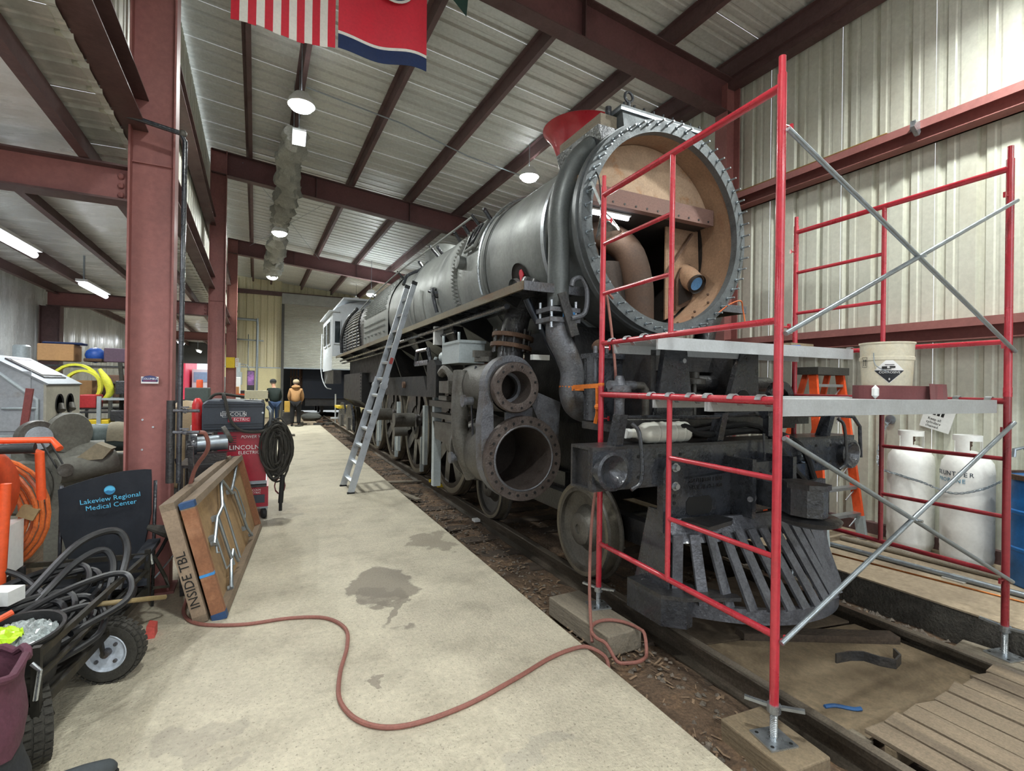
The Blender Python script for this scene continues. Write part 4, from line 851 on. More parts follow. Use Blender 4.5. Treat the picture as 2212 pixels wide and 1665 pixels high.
MB().prism([(2.36, 2.55), (2.36, 2.90), (2.50, 2.90), (2.84, 2.36), (2.82, 2.30), (2.48, 2.44)], 'z', .30, .325).build('pilot_step', BLACK_D, L0); MB().prism([(2.36, 2.55), (2.48, 2.44), (2.55, 2.46), (2.40, 2.9), (2.36, 2.9)], 'z', .12, .3).build('step_block', BLACK, L0)
st2 = MB(); st2.prism([(2.58, 2.36), (2.58, 2.60), (2.90, 2.58), (2.92, 2.46), (2.86, 2.42)], 'z', .77, .80); st2.build('upper_step', BLACK_D, L0)
st3 = MB(); st3.prism([(4.28, 2.62), (4.28, 2.95), (4.15, 2.9), (3.9, 2.45), (3.95, 2.4)], 'z', .30, .325); st3.build('pilot_step', BLACK_D, L0)
# coupler
cp = MB(); cp.box(3.12, 3.56, 2.55, 2.72, .80, 1.16); cp.box(3.10, 3.14, 2.45, 2.72, .78, 1.2); cp.box(3.54, 3.58, 2.45, 2.72, .78, 1.2); cp.build('coupler_pocket', BLACK, L0)
CY = -.10
ck = MB(Matrix.Translation((0, CY, 0))); ck.prism([(3.19, 2.6), (3.19, 2.40), (3.13, 2.28), (3.15, 2.18), (3.22, 2.12), (3.29, 2.13), (3.31, 2.20), (3.28, 2.25), (3.31, 2.31), (3.38, 2.29), (3.43, 2.21), (3.47, 2.24), (3.46, 2.36), (3.40, 2.43), (3.38, 2.6)], 'z', .87, 1.05); cko = ck.build('coupler_head', BLACK, L0)
MB(Matrix.Translation((0, CY, 0))).prism([(3.12, 2.3), (3.14, 2.16), (3.22, 2.10), (3.31, 2.12), (3.33, 2.22), (3.33, 2.36), (3.2, 2.4)], 'z', 1.05, 1.085).build('coupler_top', BLACK_D, cko)
yb(MB().lathe([(0, 0), (.15, 0), (.20, .02), (.21, .045), (.19, .06), (0, .06)], (3.31, 2.18, .79), (0, 0, 1), 28, sx=.9), 'coupler_shelf', BLACK_D, cko)
yb(MB().lathe([(0, 0), (.035, 0), (.035, .05), (.02, .05), (.02, .09), (0, .09)], (3.16, 2.5, .92), (-1, -.6, 0), 10), 'coupler_bolt', CAST_L, cko)
MB().bar((3.5, 2.36, 1.0), (3.85, 2.42, 1.0), .04, .05).build('coupler_lever', BLACK, cko)
for dz in (1.06, 1.20): MB().bar((3.15, 2.66, dz), (3.45, 2.46, 1.02), .02, .03).build('coupler_gusset', BLACK_D, L0)
yb(MB().lathe([(0, 0), (.04, 0), (.04, .01), (.025, .01), (.025, .04), (0, .04)], (4.02, YB, 1.13), (0, -1, 0), 12), 'bolt', ZINC, beam)
yb(MB().lathe([(0, 0), (.04, 0), (.04, .01), (.025, .01), (.025, .04), (0, .04)], (3.62, YB, 1.11), (0, -1, 0), 12), 'bolt', ZINC, beam)
# ------------------------------------------------------------------ scaffold
PA, PB_, PC_, PD_ = Vector((2.278, 3.136, 0)), Vector((2.214, 1.614, 0)), Vector((4.406, 3.047, 0)), Vector((4.342, 1.525, 0))
Z0, ZJ, ZT = .183, 1.707, 3.231
sc = empty('scaffold', (3.3, 2.3, 0), 'two tier red tubular scaffold standing around the engine front', 'scaffold')
def at(p, z): return Vector((p.x, p.y, z))
def end_frame(a, b, z0, mt, rung_side):
    core = MB()
    fo = empty('end_frame', (3.3, 2.3, 0)); fo.parent = sc; fo.matrix_basis = Matrix(); WM[fo.name] = wm(sc)
    for u in (a, b): MB().cyl(at(u, z0), at(u, z0 + 1.524), .0215, n=14).build('post', mt, fo, True)
    mid = (a + b) / 2; zh, zl = z0 + 1.464, z0 + .33
    for z in (zh, zl): MB().cyl(at(a, z), at(b, z), .021 if z == zh else .018, n=12).build('rail_tube', mt, fo, True)
    MB().cyl(at(mid, zl), at(mid, zh), .017, n=12).build('inner_upright', mt, fo, True)
    p, q = (a, mid) if rung_side == 'a' else (mid, b)
    for k in (1, 2):
        z = zl + (zh - zl) * k / 3; MB().cyl(at(p, z), at(q, z), .0145, n=10).build('rung', mt, fo, True)
    for u in (a, b):
        for z in (z0 + .3, z0 + 1.28):
            e = (PC_ - PA).normalized() * (1 if u in (PA, PB_) else -1)
            g = MB(); g.cyl(at(u, z), at(u, z) + e * .07, .006, n=6); g.cbox(at(u, z) + e * .07, (.012, .012, .035)); g.build('brace_stud', mt, fo)
    return fo
end_frame(PA, PB_, Z0, SCAF, 'b'); fo1 = end_frame(PA, PB_, ZJ, SCAF, 'a')
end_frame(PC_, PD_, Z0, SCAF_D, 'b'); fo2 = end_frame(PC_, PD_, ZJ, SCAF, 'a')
for u, fo in ((PA, fo1), (PB_, fo1), (PC_, fo2), (PD_, fo2)):
    MB().cyl(at(u, ZT), at(u, ZT + .085), .017, n=12).build('coupling_pin', SCAF, fo, True)
    MB().cyl(at(u, ZJ - .03), at(u, ZJ + .03), .0235, n=12).build('joint_collar', SCAF, fo, True)
for za, zb_ in ((2.95, 1.97), (1.97, 2.95), (1.47, .48), (.49, 1.51)):
    e = Vector((0, -.035, 0)); MB().cyl(at(PB_, za) + e, at(PD_, zb_) + e, .0125, n=10).build('cross_brace', GALV, sc, True)
for z in (2.46, .98): MB().cyl((3.28, 1.50, z), (3.28, 1.56, z), .008, n=6).build('brace_rivet', ZINC, sc)
for u, zp, ang in ((PA, .035, 60), (PB_, .011, 52), (PC_, -.01, 0), (PD_, -.015, 90)):
    j = MB(); j.cyl(at(u, zp + .008), at(u, Z0 + .05), .016, n=12)
    for i in range(18): j.lathe([(.016, 0), (.0185, .003), (.016, .006)], at(u, zp + .02 + i * .0085), (0, 0, 1), 12)
    jo = j.build('screw_jack', ZINC, sc, True)
    c, s_ = math.cos(R(ang)), math.sin(R(ang))
    h = MB(); h.lathe([(.018, -.025), (.032, -.025), (.032, .012), (.018, .012)], at(u, Z0 - .012), (0, 0, 1), 14, closed_profile=True)
    d = Vector((c, -s_, 0)); h.bar(at(u, Z0 - .01) + d * .03, at(u, Z0 + .0) + d * .13, .022, .014); h.bar(at(u, Z0 - .01) - d * .03, at(u, Z0 + .0) - d * .13, .022, .014); h.build('wing_nut', ZINC, jo)
    Rz = Matrix.Rotation(R(-12), 3, 'Z'); MB().cbox(at(u, zp + .004), (.15, .15, .008), Rz).build('foot_plate', ZINC, jo)
    for ax, ay in ((-1, -1), (1, -1), (1, 1), (-1, 1)):
        q = Rz @ Vector((ax * .052, ay * .052, 0)); MB().cyl(at(u, zp + .0075) + q, at(u, zp + .0088) + q, .009, n=10).build('plate_hole', BLKTXT, jo)
# planks hooked on the tubes
def plank(t0, t1, z, label):
    a0 = PA + (PB_ - PA) * t0; a1 = PA + (PB_ - PA) * t1; c0 = PC_ + (PD_ - PC_) * t0; c1 = PC_ + (PD_ - PC_) * t1
    e = (PC_ - PA).normalized() * .06
    p = empty('scaffold_plank', ((a0 + c1) / 2) + Vector((0, 0, z - .05)), label, 'plank', 'aluminium planks on the scaffold')
    q = [a0 + e, a1 + e, c1 - e, c0 - e]
    MB().add([at(v, z - .012) for v in q] + [at(v, z + .005) for v in q], [(3, 2, 1, 0), (4, 5, 6, 7), (0, 1, 5, 4), (1, 2, 6, 5), (2, 3, 7, 6), (3, 0, 4, 7)]).build('deck', BLUE_ALU, p)
    for v0, v1 in ((a0, c0), (a1, c1)):
        MB().bar(at(v0 + e, z - .035), at(v1 - e, z - .035), .018, .085).build('side_rail', BLUE_ALU, p)
    n = (a1 - a0)
    for k in (.12, .5, .88):
        for base, s in ((a0 + n * k, 1), (c0 + (c1 - c0) * k, -1)):
            pts = [at(base, z) + (PC_ - PA).normalized() * s * (.06) + Vector((0, 0, -.03))] + [at(base, z) + (PC_ - PA).normalized() * s * .031 * math.cos(R(t)) + Vector((0, 0, .031 * math.sin(R(t)))) for t in range(0, 200, 25)]
            h = MB(); w = (PB_ - PA).normalized() * .018
            k2 = len(pts); h.add([v - w for v in pts] + [v + w for v in pts], [(i, i + 1, k2 + i + 1, k2 + i) for i in range(k2 - 1)]); ho = h.build('hook', ZINC, p); ho.modifiers.new('t', 'SOLIDIFY').thickness = .006
    return p
plank(.05, .37, ZJ + .33, 'single upper aluminium scaffold plank in front of the smokebox')
plank(.35, .655, ZJ - .06, 'lower aluminium scaffold plank farther from the bucket edge')
plank(.67, .975, ZJ - .06, 'lower aluminium scaffold plank at the scaffold edge under the bucket')
# blocks under the feet
def block(cx, cy, L, W, H, z0, rot, label, mt=WOOD_GREY):
    Mx = Matrix.Translation((cx, cy, z0)) @ Matrix.Rotation(R(rot), 4, 'Z')
    b = MB(Mx); n = 6
    jit = lambda: random.uniform(-.004, .004)
    b.add([(x + jit(), y + jit(), z + jit()) for z in (0, H) for x, y in ((-W / 2, -L / 2), (W / 2, -L / 2), (W / 2, L / 2), (-W / 2, L / 2))], [(3, 2, 1, 0), (4, 5, 6, 7), (0, 1, 5, 4), (1, 2, 6, 5), (2, 3, 7, 6), (3, 0, 4, 7)])
    o = b.build('timber_block', mt, None); md = o.modifiers.new('b', 'BEVEL'); md.width = .008; md.segments = 2
    return tag(o, label, 'timber block', 'timber blocks under the scaffold feet')
block(2.185, 3.08, .72, .30, .145, -.112, 3, 'weathered timber block under the scaffold foot by the leading wheel')
block(2.235, 1.63, .40, .27, .13, -.121, -4, 'tan split timber block under the nearest scaffold foot', mat('wood_tan', '7f705a', .85, 0, .18, 8, .3, 50, col2='5a5044', fac=(.5, .7), stretch=(1, .15, 1)))
block(4.42, 3.05, .3, .25, .09, -.1, 5, 'timber block under the scaffold foot behind the pilot')
block(4.32, 1.5, .5, .2, .085, -.102, 8, 'flat plank under the scaffold foot next to the walkway edge')

# ------------------------------------------------------------------ on the scaffold
bk = empty('bucket', (3.6, 1.85, ZJ - .055), 'dirty white plastic bucket with a corrosive warning diamond', 'bucket')
BX, BY, BZ = 3.72, 1.92, ZJ - .055
yb(MB().lathe([(0, .0), (.132, .0), (.146, .25), (.152, .255), (.152, .275), (.147, .28), (.15, .36), (.156, .362), (.156, .372), (.147, .372), (.128, .02), (0, .02)], (BX, BY, BZ), (0, 0, 1), 40), 'bucket_shell', mat('bucket_plastic', 'd9d2bd', .5, 0, .08, 5, col2='c2ad84', fac=(.5, .68)), bk)
hd = MB(); hd.tube([(BX - .15, BY, BZ + .3), (BX - .165, BY - .02, BZ + .22), (BX - .13, BY - .08, BZ + .17)], .003, 6, smooth=3); hd.build('bail_handle', GALV, bk)
view = Vector((BX, BY, 0)).normalized(); rgt = Vector((view.y, -view.x, 0))
def on_bucket(ang, z):   # lettering frame tangent to the shell
    d = (-view * math.cos(R(ang)) + rgt * math.sin(R(ang))); r_ = .135 + .014 * z / .25 + .0035
    return Vector((BX, BY, BZ + z)) + d * r_, Vector((0, 0, 1)).cross(d), d
p, u, d = on_bucket(6, .125)
dm = MB(); q = .078; k = 10; tilt = Vector((0, 0, 1)) + d * .05
def patch(fn, mt, nm, par):  # a thin sticker wrapped on the shell
    mb = MB(); N_ = 12
    rows = []
    for i in range(N_ + 1):
        a0, a1 = fn(i / N_)
        for zz in (a0, a1):
            ang = 6 + (i / N_ - .5) * 2 * 33; r_ = .1325 + .0135 * (zz) / .25 + .0012 + (.0006 if nm == 'diamond_base' else 0)
            dd = (-view * math.cos(R(ang)) + rgt * math.sin(R(ang))); rows.append(Vector((BX, BY, BZ + zz)) + dd * r_)
    mb.add(rows, [(2 * i, 2 * i + 2, 2 * i + 3, 2 * i + 1) for i in range(N_)]); o = mb.build(nm, mt, par, fix=False); sm = o.modifiers.new('t', 'SOLIDIFY'); sm.thickness = .0004; return o
patch(lambda t: (.185 - .085 * (1 - abs(2 * t - 1)), .185 + .085 * (1 - abs(2 * t - 1))), WHTTXT, 'diamond_label', bk)
patch(lambda t: (.185 - .08 * (1 - abs(2 * t - 1)), .185 - .0), mat('label_black', '24262c', .6), 'diamond_base', bk)
p, u, d = on_bucket(6, .172); text('warning_word', 'CORROSIVE', .021, frame(p + d * .001, u, (0, 0, 1)), WHTTXT, bk, .0003)
p, u, d = on_bucket(6, .128); text('warning_class', '8', .02, frame(p + d * .001, u, (0, 0, 1)), WHTTXT, bk, .0003)
for an, w_, h_, zz in ((0, .05, .006, .195), (-4, .028, .012, .205), (12, .03, .012, .207), (6, .05, .004, .222)):
    p, u, d = on_bucket(an, zz); MB(frame(p + d * .0004, u, (0, 0, 1))).box(-w_ / 2, w_ / 2, -h_ / 2, h_ / 2, 0, .0004).build('warning_pictogram', BLKTXT, bk)
p, u, d = on_bucket(-50, .24); Mu = frame(p + d * .001, u, (0, 0, 1))
for a_, b_, c_, e_ in ((-.02, .02, .032, .034), (-.02, .02, -.034, -.032), (-.02, -.018, -.034, .034), (.018, .02, -.034, .034)): MB(Mu).box(a_, b_, c_, e_, 0, .0004).build('arrow_frame', BLKTXT, bk)
for q_ in (-.008, .008): MB(Mu).prism([(q_ - .002, -.024), (q_ + .002, -.024), (q_ + .002, .008), (q_ + .006, .008), (q_, .022), (q_ - .006, .008), (q_ - .002, .008)], 'z', 0, .0004).build('up_arrow', BLKTXT, bk)
bk_t = Matrix.Translation((.0, .0, 0))
# sanding belts
sb_ = MB(); cx, cy = 3.70, 1.90; pts = []
for i in range(40):
    a = 2 * math.pi * i / 40; pts.append((cx + .36 * math.cos(a) * (1 + .05 * math.sin(3 * a)), cy - .05 + .17 * math.sin(a)))
vs = [(x, y, BZ) for x, y in pts] + [(x, y, BZ + .085) for x, y in pts]
sb_.add(vs, [(i, (i + 1) % 40, 40 + (i + 1) % 40, 40 + i) for i in range(40)])
BELT = mat('abrasive_belt', '6e3f40', .9, 0, .1, 9)
o = sb_.build('sanding_belt', BELT, None); o.modifiers.new('t', 'SOLIDIFY').thickness = .004; tag(o, 'loop of red brown sanding belt standing around the bucket', 'sanding belt')
s2 = MB(); pts = [(3.66, 1.64), (3.76, 1.66), (3.84, 1.70), (3.9, 1.68), (4.0, 1.70), (4.04, 1.76)]; k = len(pts)
s2.add([(x, y, BZ + .001) for x, y in pts] + [(x + .03, y + .02, BZ + .10) for x, y in pts], [(i, i + 1, k + i + 1, k + i) for i in range(k - 1)]); o = s2.build('sanding_belt', BELT, None); o.modifiers.new('t', 'SOLIDIFY').thickness = .004
tag(o, 'folded end of sanding belt leaning in front of the looped belt', 'sanding belt')
wr_ = MB(); wr_.ball((3.37, 1.80, BZ + .045), .035, 7, (.9, .6, 1.25)); tag(wr_.build('paper_wad', WHITE, None), 'crumpled white paper between bucket and belt', 'paper')
# timber scrap + blue tool on the upper plank
tag(MB().box(4.0, 4.3, 2.80, 2.90, ZJ + .335, ZJ + .40).build('wood_offcut', WOOD_X, None), 'short wood offcut lying on the upper plank', 'wood')
bt = MB(); bt.cyl((3.86, 2.8, ZJ + .355), (4.0, 2.72, ZJ + .36), .015, n=8); bt.cyl((3.72, 2.86, ZJ + .35), (3.86, 2.8, ZJ + .355), .008, n=6); tag(bt.build('screwdriver', mat('tool_blue', '274f9a', .4), None), 'blue handled tool lying on the upper plank', 'tool')
# orange ratchet strap from pipe to post
stp_ = MB(); stp_.lathe([(.112, -.02), (.113, .02)], (2.455, 3.83, 1.69), (0, 0, 1), 24); stp_.bar((2.40, 3.72, 1.70), (2.285, 3.17, 1.715), .004, .035); stp_.bar((2.30, 3.22, 1.70), (2.29, 3.2, 1.5), .03, .004, (0, 1, 0)); stp_.bar((2.29, 3.2, 1.5), (2.27, 3.2, 1.42), .03, .004, (0, 1, 0)); stp_.ball((2.29, 3.2, 1.55), .025, 8); stp_.lathe([(.0225, -.02), (.024, .02)], at(PA, 1.715), (0, 0, 1), 16)
tag(stp_.build('ratchet_strap', mat('strap_orange', 'e07a2a', .7), None), 'orange ratchet strap tying the pipe bend to the scaffold', 'strap')
# work lights
wl_ = empty('clamp_lamp', (2.45, 3.48, 3.2), 'clear clamp work lamp hanging on the smokebox rim', 'lamp')
MB().bar((2.42, 3.50, 3.42), (2.475, 3.44, 3.22), .07, .02).build('clamp', ZINC, wl_)
hd = MB(); hd.lathe([(.02, 0), (.025, .06), (.05, .10), (.10, .22), (.11, .245), (.0, .25)], (2.475, 3.43, 3.21), (.22, -.1, -1), 20); hd.build('shade', GLASSM, wl_, True).modifiers.new('t', 'SOLIDIFY').thickness = .003
MB().ball((2.50, 3.42, 3.10), .026, 10).build('bulb', WHITE, wl_, True)
MB().tube([(2.475, 3.44, 3.22), (2.46, 3.46, 3.45), (2.5, 3.6, 3.6)], .006, 6, smooth=4).build('cord', BLKTXT, wl_)
tl = empty('work_light', (2.95, 3.95, 3.36), 'lit tube work light hung under the baffle inside the smokebox', 'lamp')
MB().box(2.72, 3.18, 3.92, 4.0, 3.385, 3.40).build('lamp_body', WHITE, tl)
MB().cyl((2.73, 3.96, 3.37), (3.17, 3.96, 3.37), .018, n=10).build('lamp_tube', TUBE_E, tl, True)
ld = bpy.data.lights.new('work_light_glow', 'AREA'); ld.shape = 'RECTANGLE'; ld.size = .44; ld.size_y = .04; ld.energy = 5; ld.color = (1, .93, .82)
lo = bpy.data.objects.new('work_light_glow', ld); COL.objects.link(lo); lo.location = (2.95, 3.96, 3.345)
# orange wire in the ring and hose over the beam
ow = MB(); ow.tube([(3.9, 3.5, 2.43), (4.0, 3.45, 2.52), (4.1, 3.4, 2.56), (4.16, 3.42, 2.48), (4.18, 3.4, 2.3)], .007, 6, smooth=5); tag(ow.build('cord', ORANGE_H, None), 'thin orange cord looped over the lower smokebox rim', 'cord')
hs = MB(); hs.tube([(2.62, 3.46, 2.46), (2.52, 3.42, 2.50), (2.50, 3.36, 2.38), (2.50, 3.3, 2.1), (2.46, 3.2, 1.8), (2.40, 3.12, 1.45), (2.32, 3.04, 1.25), (2.18, 3.03, 1.0), (2.11, 3.0, .7), (2.03, 2.9, .3), (1.98, 2.8, .05), (1.96, 2.76, .0)], .011, 8, smooth=5)
tag(hs.build('drop_hose', HOSE, None), 'red brown air hose running down beside the scaffold post', 'hose')
jg = empty('plastic_jug', (2.5, 2.86, 1.31), 'translucent white plastic jug lying on the pilot beam', 'jug')
yb(MB().tube([(2.28, 2.80, 1.38), (2.34, 2.80, 1.38), (2.42, 2.80, 1.38), (2.80, 2.80, 1.38)], [.03, .035, .075, .075], 16), 'jug_body', mat('milky_plastic', 'd3d4cb', .35, 0, .05, 6), jg)
for x in (2.5, 2.58, 2.66, 2.74): yb(MB().lathe([(.075, -.012), (.08, 0), (.075, .012)], (x, 2.80, 1.38), (1, 0, 0), 20), 'jug_rib', mat('milky_plastic', 'd3d4cb', .35), jg)
yb(MB().cyl((2.245, 2.80, 1.38), (2.28, 2.80, 1.38), .035, n=14), 'jug_cap', WHITE, jg)

# ------------------------------------------------------------------ hose on the floor
h2 = [(-.56, 4.6, .012), (-.54, 4.3, .012), (-.42, 4.08, .012), (-.15, 3.95, .012), (.15, 3.92, .012), (.38, 3.82, .012), (.49, 3.6, .012), (.47, 3.35, .012), (.39, 3.05, .012), (.36, 2.78, .012), (.44, 2.56, .012), (.62, 2.45, .012), (.94, 2.47, .012), (1.3, 2.58, .012), (1.6, 2.69, .012), (1.80, 2.72, .013), (1.88, 2.68, .02), (1.95, 2.60, -.02), (1.94, 2.55, -.09)]
tag(MB().tube(h2, .0125, 8, smooth=8).build('air_hose', HOSE, None, True), 'long red brown air hose snaking across the concrete floor', 'hose')
lp = [Vector((2.13 + .17 * math.cos(t * math.pi / 8), 2.70 + .20 * math.sin(t * math.pi / 8), .05 - (.09 if math.sin(t * math.pi / 8) < -.6 else 0))) for t in range(16)]
tag(MB().tube(lp, .0115, 8, closed=True, smooth=3).build('air_hose', HOSE, None, True), 'loop of red brown hose lying over the timber block', 'hose')
# ------------------------------------------------------------------ boards and scraps between the rails
o = MB().prism([(2.63, 1.47), (4.0, 1.50), (3.98, 2.25), (3.55, 2.32), (2.63, 2.5)], 'z', -.065, -.05).build('plywood_sheet', PLY, None); tag(o, 'dirty plywood sheet lying between the rails', 'plywood')
o = MB().prism([(2.63, 2.52), (4.0, 2.3), (4.0, 3.3), (2.63, 3.3)], 'z', -.07, -.055).build('plywood_sheet', mat('plywood_dark', '5e5142', .85, 0, .25, 3, col2='463c32', fac=(.5, .66)), None); tag(o, 'dark plywood sheet under the pilot', 'plywood')
o = MB().add([(3.0, 2.42, -.05), (3.95, 1.93, -.05), (3.99, 2.02, -.05), (3.03, 2.52, -.05), (3.0, 2.42, .0), (3.95, 1.93, .0), (3.99, 2.02, .0), (3.03, 2.52, .0)], [(3, 2, 1, 0), (4, 5, 6, 7), (0, 1, 5, 4), (1, 2, 6, 5), (2, 3, 7, 6), (3, 0, 4, 7)]).build('old_timber', TIE, None); tag(o, 'dark old timber lying across the plywood in front of the pilot', 'timber')
ck = MB(); pts = [(3.3, 1.98), (3.42, 1.96), (3.5, 1.92), (3.53, 1.84), (3.58, 1.78), (3.67, 1.80), (3.72, 1.86)]; k = len(pts)
ck.add([(x, y, -.05) for x, y in pts] + [(x, y, .01) for x, y in pts], [(i, i + 1, k + i + 1, k + i) for i in range(k - 1)]); o = ck.build('bent_strap', BLACK_D, None); o.modifiers.new('t', 'SOLIDIFY').thickness = .012; tag(o, 'bent black steel strap lying on the plywood', 'steel strap')
tag(MB().tube([(2.78, 1.72, -.044), (2.84, 1.70, -.043), (2.90, 1.64, -.043), (2.94, 1.62, -.04)], .011, 6, smooth=3).build('blue_scrap', mat('scrap_blue', '2a5c94', .5), None), 'small blue plastic scrap on the plywood', 'scrap')
pal = empty('pallet', (3.35, .9, -.1), 'weathered wooden pallet with slats between the rails', 'pallet')
for i in range(9):
    x = 2.66 + i * .152; w = .138
    a = Matrix.Translation((0, 0, random.uniform(-.003, .003)))
    MB(a).prism([(x, 1.44 + random.uniform(-.02, .03)), (x + w, 1.44 + random.uniform(-.02, .03)), (x + w, .2), (x, .2)], 'z', .02, .04).build('slat', WOOD_OLD, pal)
for y in (1.36, .8, .3): MB().box(2.66, 4.0, y - .05, y, -.08, .02).build('stringer', WOOD_X, pal)
tag(MB().box(2.60, 2.68, 1.42, 1.52, -.1, -.01).build('wood_block', WOOD_GREY, None), 'small dark wood block at the pallet corner', 'wood block')
for i, (x, y, r_, lab) in enumerate(((1.98, 8.2, 12, 'flat wood strip on the dirt near the ladder foot'), (2.1, 9.2, 75, 'wood strip lying crosswise on the dirt bed'))):
    Mx = Matrix.Translation((x, y, -.1)) @ Matrix.Rotation(R(r_), 4, 'Z'); tag(MB(Mx).box(-.05, .05, -.6, .6, 0, .025).build('wood_strip', WOOD_GREY, None), lab, 'wood strip')
for y in (7.9, 8.35): tag(MB().box(2.50, 2.66, y, y + .06, .024, .07).build('wheel_chock', YELLOW, None), ('nearer small yellow chock on the rail' if y < 8 else 'farther small yellow chock on the rail by the second driving wheel'), 'chock', 'yellow chocks on the rail')
tag(MB().box(2.44, 2.52, 6.1, 6.2, -.09, -.06).build('paper_scrap', WHITE, None), 'white paper scrap beside the rail', 'paper')

# ------------------------------------------------------------------ ladder
la = empty('ladder', (1.2, 8.3, 0), 'long aluminium ladder leaning on the running board edge', 'ladder')
fa, fb_ = Vector((1.15, 8.05, .0)), Vector((1.12, 8.70, .0)); ta, tb = Vector((2.13, 8.14, 3.36)), Vector((2.13, 8.70, 3.38))
for f_, t_, in_ in ((fa, ta, 1), (fb_, tb, -1)):
    hgt = .5; mid = f_ + (t_ - f_) * hgt; s = Vector((0, .04 * in_, 0))
    MB().bar(f_ + Vector((0, 0, .02)), mid + (t_ - f_) * .04, .10, .035, (0, 1, 0)).build('outer_rail', SILVER, la)
    MB().bar(mid - (t_ - f_) * .3 + s, t_ + s, .085, .03, (0, 1, 0)).build('inner_rail', SILVER, la)
    MB().cyl(mid - Vector((0, .035, 0)), mid + Vector((0, .035, 0)), .06, n=16).build('hinge', SILVER, la, True)
    MB().cbox(f_ + Vector((0, 0, .012)), (.11, .05, .024)).build('foot', RUBBER, la)
    MB().bar(t_ + s, t_ + s + (t_ - f_).normalized() * .06, .09, .036, (0, 1, 0)).build('end_cap', RUBBER, la)
for i in range(12):
    t = (i + .6) / 12.4; a = fa + (ta - fa) * t; b = fb_ + (tb - fb_) * t; a.y += .03 if t > .5 else 0; b.y -= .03 if t > .5 else 0
    MB().bar(a, b, .06, .035, (-.3, 0, 1)).build('rung', SILVER, la)
for t in (.28, .62): 
    q = fa + (ta - fa) * t; MB().cbox(q + Vector((0, -.0155, 0)), (.05, .002, .1), Matrix.Rotation(R(16), 3, 'Y')).build('warning_sticker', mat('sticker_red', 'b04a48', .6), la)

# ------------------------------------------------------------------ wall side of the walkway
def tank(x, y, label, name_txt):
    t = empty('propane_cylinder', (x, y, .14), label, 'gas cylinder', 'white gas cylinders by the wall')
    yb(MB().lathe([(0, .03), (.17, .03), (.185, .06), (.19, .10), (.187, .14), (.19, .16), (.19, .85), (.18, .93), (.14, .99), (.06, 1.03), (0, 1.04)], (x, y, .14), (0, 0, 1), 36), 'tank_body', WHITE_D, t)
    yb(MB().lathe([(.165, 0), (.17, .06)], (x, y, .14), (0, 0, 1), 30), 'foot_ring', WHITE_D, t)
    v = Vector((x, y, 0)).normalized(); base = math.atan2(-v.y, -v.x)
    co = yb(MB().lathe([(.098, 1.125), (.104, 1.125), (.104, 1.175), (.098, 1.175)], (x, y, .14), (0, 0, 1), 28, closed_profile=True), 'collar', WHITE_D, t)
    for a0, a1 in ((-.9, .15), (1.25, 2.2), (3.3, 4.2)):
        yb(MB().lathe([(.098, .99), (.104, .99), (.104, 1.13), (.098, 1.13)], (x, y, .14), (0, 0, 1), 8, a0 + base, a1 + base), 'collar_post', WHITE_D, co)
    vl = MB(); vl.cyl((x, y, 1.16), (x, y, 1.24), .025, n=10); vl.cyl((x - .05, y, 1.22), (x + .05, y, 1.22), .018, n=8); vl.cyl((x, y, 1.24), (x, y, 1.27), .035, n=10); vl.build('valve', RUST_D, t, True)
    if name_txt:
        d = Vector((-v.x, -v.y, 0)); u = Vector((0, 0, 1)).cross(d)
        # letters placed round the shell one by one
        for word, z, sz, mt in (('VOLUNTEER', .83, .055, mat('ink_navy', '2c3c4a', .6)), ('PROPANE', .77, .05, mat('ink_teal', '5f9dbb', .6))):
            for i, ch in enumerate(word):
                an = (i - (len(word) - 1) / 2) * sz * .74 / .19 - .7; dd = Vector((d.x * math.cos(an) - d.y * math.sin(an), d.x * math.sin(an) + d.y * math.cos(an), 0))
                text('letter', ch, sz, frame(Vector((x, y, .14 + z)) + dd * .191, Vector((0, 0, 1)).cross(dd), (0, 0, 1)), mt, t, .0006)
    return t
tank(5.75, 2.74, 'white gas cylinder nearer the orange step ladder', None)
tank(5.72, 2.28, 'white gas cylinder with printed lettering nearer the blue drum', 'x')
ch = MB(); vx_ = 0
pts = smooth_path([(5.97, 3.05, 1.38), (5.72, 3.0, 1.2), (5.55, 2.92, .95), (5.56, 2.72, .88), (5.55, 2.55, .85), (5.5, 2.3, .80), (5.55, 2.12, .86), (5.72, 2.05, .93)], 10)
for i in range(0, len(pts) - 1):
    a, b = pts[i], pts[i + 1]; c = (a + b) / 2; dr_ = (b - a).normalized(); n_ = Vector((0, 0, 1)) if i % 2 else dr_.cross(Vector((0, 0, 1))).normalized()
    ch.tube([c + dr_ * .024 * math.cos(t * math.pi / 4) + n_ * .009 * math.sin(t * math.pi / 4) for t in range(8)], .003, 5, closed=True)
for i in range(24): ch.tube([Vector((5.56, 2.9, .9 - i * .03)) + Vector((.012 * math.cos(t * math.pi / 4) * (i % 2), .012 * math.cos(t * math.pi / 4) * (1 - i % 2), .02 * math.sin(t * math.pi / 4))) for t in range(8)], .004, 5, closed=True)
tag(ch.build('chain', GALV, None), 'steel chain strapped around the white gas cylinders', 'chain')
ew = MB(); ew.lathe([(0, 0), (.05, 0), (.05, .012), (.02, .02), (0, .02)], (6.02, 3.06, 1.40), (-1, 0, 0), 18); ew.lathe([(.02, .0), (.028, .02)], (5.98, 3.06, 1.38), (-1, 0, 0), 10); tag(ew.build('wall_eye', GALV, None, True), 'round galvanised eye plate on the wall above the cylinders', 'eye plate')
sg = empty('hang_tag', (6.0, 2.6, 1.4), 'tilted white instruction card with black cylinders on the wall', 'sign')
Ms = frame((5.99, 2.62, 1.47), (-.05, -1, -.28), (0, -.28, 1))
MB(Ms).cbox((0, 0, 0), (.26, .30, .004)).build('card', WHITE, sg)
